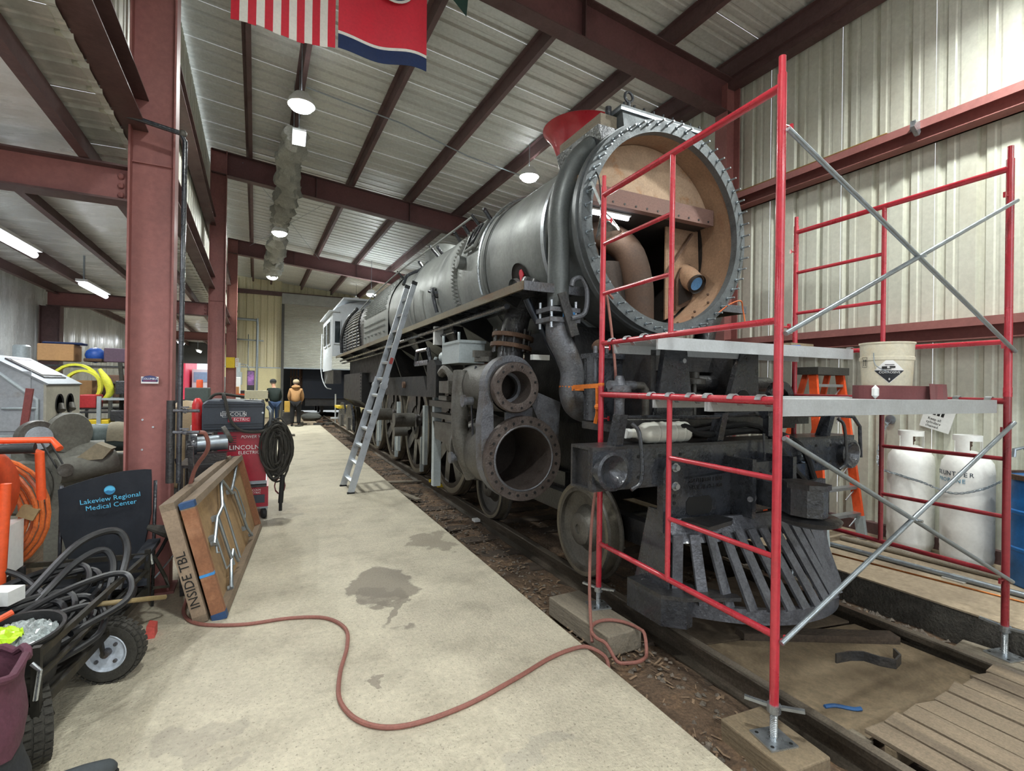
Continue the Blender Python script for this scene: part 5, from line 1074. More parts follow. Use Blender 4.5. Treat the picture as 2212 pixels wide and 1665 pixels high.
MB(Ms).cbox((0, .115, .003), (.22, .035, .001)).build('card_heading', mat('sign_orange', 'c9733a', .6), sg)
for i in (-1, 0, 1): MB(Ms).cbox((i * .035, .035, .003), (.024, .085, .001)).build('cylinder_icon', BLKTXT, sg)
text('card_text', 'Keep all\ncylinders\nchained.', .036, Ms @ Matrix.Translation((-.02, -.085, .003)), BLKTXT, sg, .0004)
dm = empty('drum', (5.72, 1.80, .14), 'blue plastic drum at the edge by the scaffold post', 'drum')
yb(MB().lathe([(0, 0), (.27, 0), (.285, .02), (.285, .28), (.295, .29), (.295, .31), (.285, .32), (.285, .58), (.295, .59), (.295, .61), (.285, .62), (.285, .86), (.27, .88), (0, .88)], (5.69, 1.70, .14), (0, 0, 1), 40), 'drum_body', BLUE, dm)
yb(MB().lathe([(.275, .86), (.3, .86), (.3, .9), (.27, .9)], (5.69, 1.70, .14), (0, 0, 1), 40, closed_profile=True), 'drum_ring', RUST_D, dm)
pm = MB(); pm.cyl((5.62, 1.80, 1.02), (5.62, 1.80, 1.12), .04, n=12); pm.tube([(5.62, 1.80, 1.12), (5.57, 1.85, 1.26), (5.48, 1.88, 1.24), (5.47, 1.88, 1.18)], .015, 8); pm.build('drum_pump', GALV, dm, True)
# orange fibreglass step ladder
sl = empty('step_ladder', (5.6, 3.4, .14), 'orange fibreglass step ladder standing against the corrugated wall', 'ladder')
for xb_, xt in ((5.64, 5.68), (5.0, 5.22)):
    MB().bar((xb_, 3.12, .15), (xt, 3.40, 1.9), .035, .085, (0, 1, 0)).build('front_rail', ORANGE, sl)
    MB().bar((xb_ - (.05 if xb_ > 5.5 else -.05), 3.86, .15), (xt - (.04 if xb_ > 5.5 else -.04), 3.5, 1.9), .025, .06, (0, 1, 0)).build('rear_rail', ORANGE, sl)
    MB().bar((xb_, 3.118, .145), (xb_ + (xt - xb_) * .13, 3.155, .38), .042, .092, (0, 1, 0)).build('boot', LGREY, sl)
for i in range(6):
    z = .42 + i * .27; f_ = (z - .15) / 1.75; hw = .33 * (1 - .3 * f_); y_ = 3.12 + .28 * f_
    MB().box(5.33 + .12 * f_ - hw, 5.33 + .12 * f_ + hw, y_ - .035, y_ + .045, z - .03, z).build('tread', SILVER, sl)
    for q_ in (-1, 1): MB().bar((5.33 + .12 * f_ + q_ * hw, y_, z - .03), (5.33 + .12 * f_ + q_ * hw * .55, y_ + .02, z - .15), .01, .01).build('tread_brace', SILVER, sl)
MB().box(5.18, 5.72, 3.32, 3.56, 1.87, 1.95).build('top_cap', RUBBER_G, sl)
for k, (x, zz, r_, mt, lab) in enumerate(((5.02, .165, .022, GALV, 'grey conduit pipe lying along the walkway'), (5.35, .165, .025, WOOD_GREY, 'dull pole lying along the walkway by the cylinders'))):
    tag(MB().cyl((x + .05, 3.2, zz), (x + .25, .6, zz), r_, n=10).build('conduit_pipe', mt, None, True), lab, 'pipe')
tag(MB().cyl((4.85, 2.95, .148), (5.2, .9, .148), .007, n=8).build('copper_rod', mat('copper', 'b5713f', .35, .8), None, True), 'thin copper welding rod lying on the walkway', 'rod')
tag(MB().box(5.1, 5.3, 2.05, 2.2, .141, .15).build('paper_scrap', mat('clear_film', 'b9b5ac', .2), None), 'crumpled clear film on the walkway', 'litter')
tag(MB().box(5.05, 5.8, 3.95, 4.7, .14, .7).build('storage_crate', BLACK_D, None), 'dark crate behind the orange step ladder', 'crate')

# ------------------------------------------------------------------ roof lamps
def high_bay(x, y, z, label, on=True, square=False, energy=None):
    h = empty('high_bay_lamp', (x, y, z), label, 'lamp', 'round high bay lamps')
    yb(MB().lathe([(.05, .20), (.10, .19), (.17, .10), (.19, .03), (.185, .02)], (x, y, z), (0, 0, 1), 28), 'housing', WHITE, h)
    yb(MB().lathe([(0, -.07), (.08, -.06), (.14, -.03), (.18, .025)], (x, y, z), (0, 0, 1), 28), 'lens', LAMP_E, h)
    xb = x + .0236 * y
    MB().cyl((x, y, z + .15), (x, y, roofz(xb) + .2), .008, n=6).build('hanger', GALV, h)
    l = bpy.data.lights.new('high_bay_light', 'AREA'); l.shape = 'DISK'; l.size = .36; l.energy = HIGH_BAY_W if energy is None else energy; l.color = (.965, 1, .955); l.spread = R(165)
    o = bpy.data.objects.new('high_bay_light', l); COL.objects.link(o); o.location = (x, y, z - .075)
    return h
high_bay(.36, 7.9, 5.72, 'bright round roof lamp nearest below the flags')
high_bay(.17, 14.06, 5.50, 'round roof lamp at the far end of the first cloth duct', energy=HIGH_BAY_W * 1.2)
high_bay(.025, 20.06, 5.50, 'farthest round roof lamp above the shutter door side', energy=HIGH_BAY_W * 2.2)
high_bay(3.6, 24.4, 5.6, 'added unseen roof lamp behind the cab brightening the far end', energy=HIGH_BAY_W * 1.6)  # added lamp, out of view, to brighten the far end
high_bay(4.45, 8.55, 5.72, 'round roof lamp shining above the boiler')
high_bay(3.45, 19.6, 5.12, 'round roof lamp low over the cab')
high_bay(.55, 0.6, 5.75, 'round roof lamp above the viewer'); high_bay(.7, -5.4, 5.75, 'round roof lamp over the open end of the hall')
high_bay(4.75, 1.6, 5.6, 'round roof lamp above the scaffold'); high_bay(4.95, -5, 5.6, 'round roof lamp over the track at the open end')
fl = empty('panel_lamp', (.37, 8.75, 5.6), 'small square lamp panel just behind the brightest lamp', 'lamp')
MB().cbox((.37, 8.75, 5.66), (.2, .26, .05), Matrix.Rotation(R(-35), 3, 'X')).build('lamp_body', WHITE, fl)
MB().cbox((.37, 8.73, 5.632), (.18, .23, .01), Matrix.Rotation(R(-35), 3, 'X')).build('lamp_panel', TUBE_E, fl)
MB().cyl((.37, 8.78, 5.68), (.37, 8.78, 6.75), .008, n=6).build('hanger', GALV, fl)
# tube lamps of the low bay
def tube_lamp(x, y0, y1, z, label, power=TUBE_W):
    t = empty('tube_lamp', (x, (y0 + y1) / 2, z), label, 'lamp', 'tube lamps in the low bay')
    MB().box(x - .07, x + .07, y0, y1, z + .035, z + .07).build('lamp_body', WHITE, t)
    MB().cyl((x, y0, z), (x, y1, z), .035, n=12).build('lamp_tube', TUBE_E, t, True)
    MB().box(x - .01, x + .01, y0 + .1, y0 + .12, z + .07, 3.53).build('bracket', GALV, t)
    l = bpy.data.lights.new('tube_light', 'AREA'); l.shape = 'RECTANGLE'; l.size = .07; l.size_y = y1 - y0; l.energy = power; l.color = (.93, .97, 1)
    o = bpy.data.objects.new('tube_light', l); COL.objects.link(o); o.location = (x, (y0 + y1) / 2, z - .04)
tube_lamp(-2.40, 6.2, 7.4, 3.1, 'long tube lamp under the low bay ceiling at the frame edge')
tube_lamp(-2.48, 9.25, 10.45, 3.1, 'tube lamp before the second low bay beam')
tube_lamp(-2.95, 21.2, 22.3, 3.1, 'far tube lamp seen between the columns'); tube_lamp(-2.75, 24.6, 25.6, 3.0, 'farthest tube lamp above the bright doorway')
tube_lamp(-2.3, 2.6, 3.8, 3.1, 'tube lamp above the clutter at the frame edge'); tube_lamp(-2.3, -1.5, -.3, 3.1, 'tube lamp behind the viewer')
# cloth ducts
def duct(pts, rad, label):
    path = smooth_path(pts, 10); mb = MB(); n = 22; vs = []; k = len(path)
    for i, p in enumerate(path):
        f = i / (k - 1); base = rad * (1 - .25 * abs(2 * f - 1)) * (1 + .16 * math.sin(i * 1.9) + random.uniform(-.12, .12))
        for j in range(n):
            a = 2 * math.pi * j / n; r_ = base * (1 + .16 * math.sin(3 * a + i * .7) + .10 * math.sin(7 * a - i * 1.3) + random.uniform(-.07, .07))
            vs.append(p + Vector((math.cos(a) * r_, 0, math.sin(a) * r_)))
    mb.add(vs, [(i * n + j, i * n + (j + 1) % n, (i + 1) * n + (j + 1) % n, (i + 1) * n + j) for i in range(k - 1) for j in range(n)] + [tuple(range(n)), tuple((k - 1) * n + j for j in range(n))])
    o = tag(mb.build('cloth_duct', DUCT, None, True), label, 'duct')
    for q in (path[2], path[-3]): MB().cyl(q, (q.x, q.y, roofz(q.x + .0236 * q.y) + .2), .005, n=5).build('hanger', GALV, o)
    return o
duct([(.32, 8.9, 5.75), (.25, 10, 5.62), (.28, 11.2, 5.68), (.22, 12.2, 5.6), (.2, 13.0, 5.66), (.18, 13.6, 5.72)], .22, 'long crumpled grey cloth duct hanging behind the brightest lamp')
duct([(.17, 14.6, 5.75), (.12, 16.2, 5.55), (.08, 17.6, 5.7)], .24, 'short crumpled grey cloth duct between the far lamps')
duct([(.06, 18.0, 5.75), (.05, 19.0, 5.68), (.03, 19.7, 5.72)], .28, 'far cloth duct bag above the last lamp')
tag(MB().tube([(.45, 8.4, 6.3), (2.0, 8.6, 6.2), (3.3, 8.9, 6.05), (4.9, 9.1, 5.95)], .012, 6).build('roof_conduit', GALV, None), 'thin conduit crossing under the roof purlins', 'conduit')
for k, (a, b, lab) in enumerate((((-.6, 12.4, 6.5), (1.6, 19.8, 6.3), 'roof bracing cable beyond the second roof beam'), ((1.6, 12.5, 6.3), (-.7, 19.8, 6.5), 'roof bracing cable crossing the other way'))):
    tag(MB().cyl(a, b, .006, n=5).build('brace_cable', GALV, None), lab, 'cable')

# ------------------------------------------------------------------ flags
FY = 4.5
def flag(x0, x1, z0l, z0r, cols_fn, label, extra=None):
    f = empty('flag', ((x0 + x1) / 2, FY, 4.6), label, 'flag')
    return f
f1 = empty('flag', (.08, FY, 4.5), 'red and white striped flag with a blue canton hanging from the roof', 'flag')
def wave(x): return .03 * math.sin(x * 9)
W_ = .775 / 13
for i in range(13):
    x0 = -.315 + i * W_; zb0 = 4.55 - .0 * i; mb = MB(); n = 8; vs = []
    top = 8 if i >= 7 else 4
    for j in range(top + 1):
        z = 4.545 - .004 * (i % 3) + 1.45 * j / n
        for x in (x0, x0 + W_): vs.append((x, FY + wave(x) + .015 * math.sin(j * 1.3), z))
    if True:
        o = mb.add(vs, [(2 * j, 2 * j + 1, 2 * j + 3, 2 * j + 2) for j in range(top)]).build('stripe', FLAGR if i % 2 == 0 else FLAGW, f1, True); o.modifiers.new('t', 'SOLIDIFY').thickness = .003
mb = MB(); vs = []
for j in range(5):
    for i in range(8): vs.append((-.315 + i * W_, FY + wave(-.315 + i * W_), 5.27 + .725 * j / 4))
o = mb.add(vs, [(j * 8 + i, j * 8 + i + 1, (j + 1) * 8 + i + 1, (j + 1) * 8 + i) for j in range(4) for i in range(7)]).build('canton', NAVY, f1, True); o.modifiers.new('t', 'SOLIDIFY').thickness = .003
MB().cyl((-.34, FY, 5.995), (.48, FY, 5.995), .012, n=8).build('hanging_rod', GALV, f1)
f2_ = empty('flag', (.87, FY, 4.5), 'red flag with a round blue emblem and a navy hem', 'flag')
def band(z0, z1, mt, nm):
    mb = MB(); n = 20; m_ = 5; vs = []
    for j in range(m_ + 1):
        for i in range(n + 1):
            x = .485 + .775 * i / n; sag = .0; z = z0 + (z1 - z0) * j / m_
            vs.append((x, FY + .02 * math.sin(x * 11 + z) + .012, z - .02 * math.sin((x - .485) * 7) * (1 if z < 5 else 0)))
    o = mb.add(vs, [(j * (n + 1) + i, j * (n + 1) + i + 1, (j + 1) * (n + 1) + i + 1, (j + 1) * (n + 1) + i) for j in range(m_) for i in range(n)]).build(nm, mt, f2_, True); o.modifiers.new('t', 'SOLIDIFY').thickness = .003
band(4.575, 4.695, NAVY, 'navy_hem'); band(4.697, 4.722, FLAGW, 'white_band'); band(4.724, 5.95, FLAGR, 'field')
MB().lathe([(0, 0), (.19, 0), (.19, .004)], (.95, FY - .025, 5.29), (0, -1, 0), 32).build('emblem_ring', FLAGW, f2_)
MB().lathe([(0, 0), (.168, 0), (.168, .004)], (.95, FY - .030, 5.29), (0, -1, 0), 32).build('emblem', NAVY, f2_)
for a in (90, 210, 330):
    c = Vector((.95 + .08 * math.cos(R(a)), FY - .036, 5.29 + .08 * math.sin(R(a)))); pts = [(c.x + (.06 if k % 2 == 0 else .025) * math.cos(R(90 + 36 * k)), c.z + (.06 if k % 2 == 0 else .025) * math.sin(R(90 + 36 * k))) for k in range(10)]
    MB().prism(pts, 'y', c.y, c.y + .002).build('emblem_star', FLAGW, f2_)
MB().cyl((.47, FY, 5.96), (1.27, FY, 5.96), .012, n=8).build('hanging_rod', GALV, f2_)
f3 = MB(); f3.prism([(1.40, 5.42), (1.64, 5.22), (1.70, 5.95), (1.42, 5.95)], 'y', 4.49, 4.495); tag(f3.build('flag', mat('flag_green', '1e3b34', .8), None), 'dark green cloth corner hanging beside the emblem flag', 'flag')
# ------------------------------------------------------------------ pipes on the first column
ap_ = empty('air_pipe', (-.63, 4.72, 1.0), 'black air pipe running down beside the broad red column', 'pipe')
MB().tube([(-1.02, 2.2, 3.86), (-1.02, 4.70, 3.74)], .022, 8).build('branch_pipe', CAST, ap_, True)
MB().tube([(-1.02, 4.70, 3.72), (-.66, 4.70, 3.66), (-.63, 4.70, 3.60), (-.64, 4.70, .9)], .019, 10).build('riser', BLACK, ap_, True)
for z in (3.66,): yb(MB().ball((-.645, 4.70, z), .03, 10), 'elbow', CAST, ap_)
for z in (1.47, 1.30):
    v = MB(); v.cyl((-.68, 4.70, z), (-.50, 4.66, z), .013, n=10); v.ball((-.60, 4.68, z), .022, 8); v.cbox((-.60, 4.65, z + .03), (.06, .012, .012)); v.build('valve', CAST_L, ap_, True)
MB().cyl((-.70, 4.72, .9), (-.70, 4.72, 1.55), .03, n=10).build('manifold', BLACK_D, ap_, True)
tag(MB().tube([(-.50, 4.66, 1.30), (-.46, 4.68, 1.28), (-.45, 4.75, 1.15), (-.56, 4.9, .95), (-.62, 4.98, .6), (-.62, 5.0, .03)], .016, 8, smooth=5).build('air_hose', HOSE, None, True), 'red brown hose hanging from the valve beside the column', 'hose')
sk = empty('column_sticker', (-.85, 4.85, 1.7), 'small white oval badge sticker on the broad red column', 'sticker')
cS = Vector((-.868, 4.918, 1.715)); uS = Vector((1, 0.0236, 0))
Msk = frame(cS + Vector((0, -.038, 0)), uS, (0, 0, 1))
MB(Msk).cbox((0, -.006, 0), (.115, .055, .001)).build('sticker_base', WHITE, sk)
MB(Msk).prism([(-.052, -.02), (.052, -.02), (.055, .01), (.03, .026), (0, .032), (-.03, .026), (-.055, .01)], 'z', .001, .002).build('badge', mat('badge_navy', '39406e', .5), sk)
text('badge_text', 'COLUMBUS', .02, Msk @ Matrix.Translation((0, .004, .0025)), WHTTXT, sk, .0003); text('badge_text', 'McKINNON', .016, Msk @ Matrix.Translation((0, -.012, .0025)), mat('badge_red', 'b03a48', .5), sk, .0003)
for k, (x, y, h, lab) in enumerate(((-.56, 5.0, 1.15, 'black steel bar leaning on the broad red column'), (-.60, 4.72, .82, 'short black bar standing at the column foot'))):
    b_ = MB(); b_.bar((x, y, .0), (x - .04, y + .02, h), .05, .04); tag(b_.build('steel_bar', BLACK_D, None), lab, 'bar')
# ------------------------------------------------------------------ wood tables leaning side by side
def table(off, label, legs, txt):
    o = Vector((-.30 - off, 4.12, 0)); U = Vector((.20, 2.47, 0)).normalized(); Wd = Vector((-.22, 0.02, .86)).normalized(); N_ = U.cross(Wd).normalized()
    if N_.x < 0: N_ = -N_
    Mt = Matrix((U, Wd, N_)).transposed().to_4x4(); Mt.translation = o
    t = empty('folding_table', o, label, 'table', 'folding tables leaning together', M=Matrix.Translation(o))
    def part(nm, mt, *a): return MB(Mt).box(*a).build(nm, mt, t)
    part('top', mat('ply_face', 'a88a64', .7, 0, .14, 4, col2='8c7153', fac=(.5, .68), stretch=(.3, 1, 1)), .02, 2.42, .03, .85, -.03, -.015)
    WB = mat('board_brown', '8c5f43', .75, 0, .15, 6, col2='a8795a', fac=(.5, .66)); WG = mat('board_grey', '7f6f5d', .8, 0, .18, 6, stretch=(.2, 1, 1))
    part('edge_board', WG, 0, 2.44, 0, .05, -.045, .045); part('edge_board', WG, 0, 2.44, .83, .88, -.045, .045)
    part('end_board', WB if legs else mat('board_pale', '93806c', .8, 0, .15, 6), 0, .05, .05, .83, -.045, .045); part('end_board', WB, 2.39, 2.44, .05, .83, -.045, .045)
    if legs:
        TP = mat('tape_navy', '2d4a72', .6)
        MB(Mt).box(-.002, .06, .84, .882, -.047, .047).build('corner_tape', TP, t); MB(Mt).box(-.002, .06, -.002, .05, -.047, .047).build('corner_tape', TP, t)
        MB(Mt).box(-.002, .03, .33, .35, -.047, .047).build('corner_tape', mat('tape_blue', '3f8fd0', .6), t)
        for nm, r_, pts in (('folding_leg', .0145, [(.30, .47), (.60, .60), (.88, .63), (1.12, .84)]), ('folding_leg', .0145, [(.62, .60), (.66, .38), (.70, .16)]), ('leg_strut', .008, [(.40, .50), (.44, .22), (.58, .20)]), ('folding_leg', .0145, [(.42, .06), (.64, .20), (.82, .25), (.90, .12)]),
                            ('folding_leg', .0145, [(1.12, .84), (1.40, .64), (1.55, .62), (1.66, .22), (1.80, .10)]), ('folding_leg', .0145, [(1.42, .66), (1.75, .74), (2.0, .82)]), ('leg_strut', .008, [(1.62, .66), (1.72, .60), (1.78, .34), (1.66, .30)]), ('leg_strut', .008, [(.34, .46), (.30, .40), (.36, .38)]), ('leg_bar', .011, [(.95, .70), (.98, .40), (1.0, .12)])):
            MB(Mt).tube([(u, v, .028) for u, v in pts], r_, 8).build(nm, GALV, t, True)
        for u, v in ((.32, .47), (.44, .06), (1.12, .84), (1.8, .10)): MB(Mt).cyl((u, v, .0), (u, v, .04), .02, n=10).build('leg_socket', GALV, t, True)
        for u, v in ((.38, .50), (.62, .60), (1.42, .66), (1.66, .22)): MB(Mt).box(u - .03, u + .03, v - .02, v + .02, -.014, .02).build('hinge_plate', GALV, t)
    if txt: text('handwriting', txt, .085, frame(o + Wd * .32 - U * .003 + N_ * .0, Wd, -N_ if False else (N_ * -1)), BLKTXT, t, .0006)
    return t
table(0, 'front wooden folding table on edge with folded metal legs showing', True, None)
table(.115, 'rear wooden folding table on edge marked with handwriting', False, 'INSIDE TBL')

# ------------------------------------------------------------------ welder cart
wc = empty('welder_cart', (-.3, 7.3, 0), 'red welding power source on casters beside the aisle', 'welder')
REDW = mat('welder_red', 'a31d33', .35, 0, .08, 4, coat=.3); CHAR = mat('feeder_charcoal', '3c434d', .45, 0, .1, 5)
MB().box(-.56, -.03, 6.98, 7.75, .48, 1.10).build('power_source', REDW, wc)
MB().box(-.57, -.02, 6.97, 7.76, .44, .48).build('tray', GALV, wc); MB().box(-.57, -.02, 6.97, 7.76, .40, .43).build('tray', BLACK_D, wc)
MB().box(-.54, -.0, 7.0, 7.72, .15, .40).build('cooler', REDW, wc)
MB().box(-.22, -.04, 6.99, 7.0, .20, .30).build('cooler_panel', CHAR, wc)
for i in range(8): MB().box(-.55, -.36, 6.972, 6.982, .86 + i * .025, .868 + i * .025).build('vent_slot', BLACK_D, wc)
for x, y in ((-.05, 7.02), (-.5, 7.02), (-.05, 7.65), (-.5, 7.65)):
    cst = yb(MB().lathe([(.0, -.025), (.03, -.025), (.06, -.02), (.065, 0), (.06, .02), (.03, .025), (0, .025)], (x, y - .02, .066), (1, .3, 0), 20), 'caster_wheel', RUBBER, wc)
    MB().cbox((x + .03, y - .01, .09), (.008, .05, .1)).build('caster_fork', WHITE, cst); MB().cbox((x, y, .14), (.09, .09, .02)).build('caster_plate', GALV, cst)
text('brand_text', 'POWER WAVE', .05, frame((-.15, 6.972, 1.03), (1, 0, 0), (0, 0, 1)), WHTTXT, wc, .0006, shear=.25)
text('brand_text', 'LINCOLN', .075, frame((-.27, 6.972, .90), (1, 0, 0), (0, 0, 1)), WHTTXT, wc, .0008, spacing=1.05)
text('brand_text', 'ELECTRIC', .055, frame((-.22, 6.972, .835), (1, 0, 0), (0, 0, 1)), WHTTXT, wc, .0008)
text('brand_text', 'LINCOLN\nELECTRIC', .035, frame((-.16, 6.988, .345), (1, 0, 0), (0, 0, 1)), WHTTXT, wc, .0006)
wf = empty('wire_feeder', (-.35, 7.3, 1.10), 'dark grey wire feeder box on top of the red welder', 'wire feeder')
fdm = MB(); fdm.prism([(-.72, 1.12), (-.06, 1.12), (-.05, 1.42), (-.08, 1.47), (-.66, 1.49), (-.72, 1.44)], 'y', 6.92, 7.55); fo_ = fdm.build('case', CHAR, wf); fo_.modifiers.new('b', 'BEVEL').width = .015
for z in (1.16, 1.19, 1.40, 1.43): MB().box(-.70, -.07, 6.910, 6.922, z, z + .010).build('case_rib', mat('case_dark', '272c33', .5), wf)
MB().box(-.73, -.05, 6.93, 7.54, 1.10, 1.12).build('base', BLACK_D, wf)
def badge(x, z, sc_, par):
    m = frame((x, 6.912, z), (1, 0, 0), (0, 0, 1))
    MB(m).box(-.15 * sc_, .09 * sc_, .0, .07 * sc_, 0, .004).build('badge_plate', WHITE, par); MB(m).box(-.145 * sc_, .085 * sc_, .004 * sc_, .066 * sc_, .003, .006).build('badge_panel', CHAR, par)
    text('brand_text', 'LINCOLN', .062 * sc_, m @ Matrix.Translation((-.03 * sc_, .034 * sc_, .0065)), WHTTXT, par, .0006, spacing=1.08)
    MB(m).box(-.09 * sc_, .15 * sc_, -.06 * sc_, -.003 * sc_, .0, .005).build('badge_red', mat('badge_crimson', 'b83a4c', .5), par)
    text('brand_text', 'ELECTRIC', .048 * sc_, m @ Matrix.Translation((.03 * sc_, -.031 * sc_, .0055)), WHTTXT, par, .0006, spacing=1.08)
badge(-.36, 1.28, 1.0, wf)
MB().cyl((-.075, 6.905, 1.33), (-.075, 6.92, 1.33), .012, n=10).build('latch', ZINC, wf)
tag(MB().tube([(-.52, 7.2, 1.50), (-.50, 6.93, 1.56), (-.47, 6.88, 1.45), (-.42, 6.86, 1.25), (-.30, 6.85, 1.12), (-.1, 6.86, 1.10), (.02, 6.9, 1.15)], .018, 8, smooth=5).build('welding_cable', RUBBER_G, None, True), 'dark cable drooping across the wire feeder front', 'cable')
tag(MB().tube([(-.72, 7.2, 1.40), (-.60, 7.1, 1.55), (-.4, 7.3, 1.53), (-.3, 7.35, 1.515)], .018, 8, smooth=5).build('welding_cable', RUBBER_G, None, True), 'dark cable arching over the back of the wire feeder', 'cable')
bx = MB(); bx.box(-.28, -.02, 7.0, 7.3, 1.50, 1.60); o = bx.build('box', mat('pale_box', 'cfc9a8', .7, 0, .06), None); tag(o, 'pale box resting on top of the wire feeder', 'box')
MB().lathe([(0, 0), (.05, 0)], (-.15, 7.15, 1.602), (0, 0, 1), 16, sx=1.6).build('box_opening', BLKTXT, o)
coil = MB()
for i in range(34):
    c = Vector((.07 + random.uniform(-.03, .05), 6.92 + random.uniform(-.04, .05), .86 + random.uniform(-.05, .05))); rx, rz = random.uniform(.04, .17), random.uniform(.2, .36); ph = random.uniform(-.2, .2)
    coil.tube([c + Vector((rx * math.cos(t * math.pi / 10) * math.cos(ph), .04 * math.sin(t * .9 + i), rz * math.sin(t * math.pi / 10) + rx * .3 * math.sin(ph) * math.cos(t * math.pi / 10))) for t in range(20)], .0125, 7, closed=True)
tag(coil.build('cable_coil', RUBBER_G, None, True), 'thick coil of dark welding cable hanging on the red welder', 'cable')
hk = MB(); hk.tube([(-.02, 7.0, 1.15), (.05, 6.95, 1.22), (.1, 6.93, 1.18)], .018, 8); hk.tube([(.0, 7.0, 1.1), (.02, 6.9, 1.32), (-.02, 6.95, 1.4)], .022, 8, smooth=3); tag(hk.build('torch_hook', GALV, None, True), 'bare metal hose end sticking out beside the feeder', 'hose')
rc = MB(); 
for i in range(6): rc.tube([(.13 + .06 * math.cos(t * .63), 6.95 + .01 * i, .40 + .10 * math.sin(t * .63)) for t in range(10)], .007, 5, closed=True)
tag(rc.build('cable_coil', mat('cable_dark_red', '6e2a30', .5), None, True), 'small dark red cable coil low on the welder corner', 'cable')
tc_ = MB(); tc_.cyl((.14, 6.9, .2), (.16, 6.9, .55), .03, n=10); tc_.cyl((.14, 6.9, .1), (.14, 6.9, .2), .02, n=8); tag(tc_.build('torch', RUBBER, None, True), 'black torch grip hanging below the cable coils', 'torch')
fe = MB().lathe([(0, .0), (.055, .0), (.06, .03), (.06, .36), (.04, .42), (.02, .44), (0, .44)], (-.80, 7.25, 1.06), (0, 0, 1), 20); tag(fe.build('red_cylinder', mat('extinguisher_red', 'c32a2c', .35), None, True), 'red cylinder standing beside the wire feeder', 'cylinder')
bt_ = empty('grinder_stand', (-.62, 6.3, 0), 'black grinder bench stand behind the leaning tables', 'bench')
MB().box(-.85, -.33, 6.15, 6.75, .80, .83).build('bench_top', BLACK_D, bt_)
for x, y in ((-.82, 6.18), (-.36, 6.18), (-.82, 6.72), (-.36, 6.72)): MB().box(x - .02, x + .02, y - .02, y + .02, 0, .8).build('bench_leg', BLACK_D, bt_)
bg_ = empty('bench_grinder', (-.6, 6.35, .83), 'bench grinder with black guard and silver motor', 'grinder')
yb(MB().cyl((-.72, 6.35, 1.02), (-.42, 6.40, 1.04), .085, n=20), 'motor', GALV, bg_); yb(MB().lathe([(0, -.03), (.14, -.03), (.145, 0), (.14, .03), (0, .03)], (-.74, 6.35, 1.02), (1, .2, 0), 28), 'wheel_guard', BLACK, bg_); yb(MB().lathe([(0, -.045), (.05, -.045), (.05, 0)], (-.75, 6.34, 1.02), (1, .2, 0), 16), 'arbor', BLACK_D, bg_); yb(MB().lathe([(0, -.02), (.1, -.02), (.1, .02), (0, .02)], (-.42, 6.4, 1.12), (1, .2, .5), 20), 'wheel_guard', CAST, bg_)
MB().box(-.75, -.42, 6.25, 6.45, .83, .93).build('grinder_base', BLACK_D, bg_)
rcn = MB(); rcn.lathe([(0, .0), (.055, .0), (.055, .55), (.03, .62), (0, .63)], (-.70, 6.05, .0), (0, 0, 1), 16); tag(rcn.build('red_cylinder', mat('extinguisher_red', 'c32a2c', .35), None, True), 'small red cylinder under the grinder bench', 'cylinder')
tag(MB().prism([(-.6, .0), (-.38, .0), (-.40, .45), (-.55, .5)], 'y', 5.2, 5.5).build('black_sack', RUBBER, None), 'black sack slumped at the column foot', 'sack')
fb3 = MB(); fb3.tube([(-.80, 4.5, .62), (-.68, 4.48, .58), (-.57, 4.46, .54)], [.02, .045, .02], 10); tag(fb3.build('grey_flap', RUBBER_G, None), 'grey rubber flap sticking out beside the column', 'flap')

# ------------------------------------------------------------------ folding chair back with printed cover
chr_ = empty('camp_chair', (-1.06, 4.5, 0), 'dark navy camp chair with light blue printed lettering', 'chair')
CLOTH = mat('chair_cloth', '1c2129', .85, 0, .12, 5, .15, 12)
mb = MB(); n, m_ = 12, 10; vs = []
for j in range(m_ + 1):
    f = j / m_
    for i in range(n + 1):
        g = i / n; zt = .93 + .11 * math.sin(g * 1.7) ; w0 = .36 + .18 * min(1, f * 1.6); xc_ = -1.04 - .02 * f
        x = xc_ + (g - .5) * w0; z = .22 + (zt - .22) * f
        vs.append((x, 4.55 + .05 * (1 - (2 * g - 1) ** 2) + .008 * math.sin(i * 2 + j * 1.7), z))
o = mb.add(vs, [(j * (n + 1) + i, j * (n + 1) + i + 1, (j + 1) * (n + 1) + i + 1, (j + 1) * (n + 1) + i) for j in range(m_) for i in range(n)]).build('back_cloth', CLOTH, chr_, True); o.modifiers.new('t', 'SOLIDIFY').thickness = .012
for x in (-1.33, -.78): MB().cyl((x, 4.58, 0), (x + .01, 4.58, .95), .012, n=8).build('leg', BLACK, chr_, True)
sm_ = MB(); sm_.prism([(-1.3, 4.05), (-.72, 4.05), (-.80, 4.55), (-1.28, 4.55)], 'z', .34, .37); sm_.build('seat', CLOTH, chr_)
MB().box(-.80, -.72, 4.05, 4.5, .50, .53).build('arm', CLOTH, chr_); 
Mc = frame((-1.03, 4.535, .845), (1, 0, .10), (0, 0, 1))
text('print', 'Lakeview Regional', .048, Mc, CYANTXT, chr_, .0008); text('print', 'Medical Center', .048, Mc @ Matrix.Translation((0, -.05, 0)), CYANTXT, chr_, .0008)
MB(Mc).lathe([(0, .0), (.033, 0), (.033, .004)], (0.0, .062, 0), (0, 0, 1), 24).build('print_globe', CYANTXT, chr_)
MB(Mc).prism([(-.03, .055), (-.01, .062), (.012, .054), (.03, .06), (.026, .046), (0, .034), (-.026, .044)], 'z', .004, .006).build('print_wave', mat('ink_mid_blue', '2b6f9c', .6), chr_)

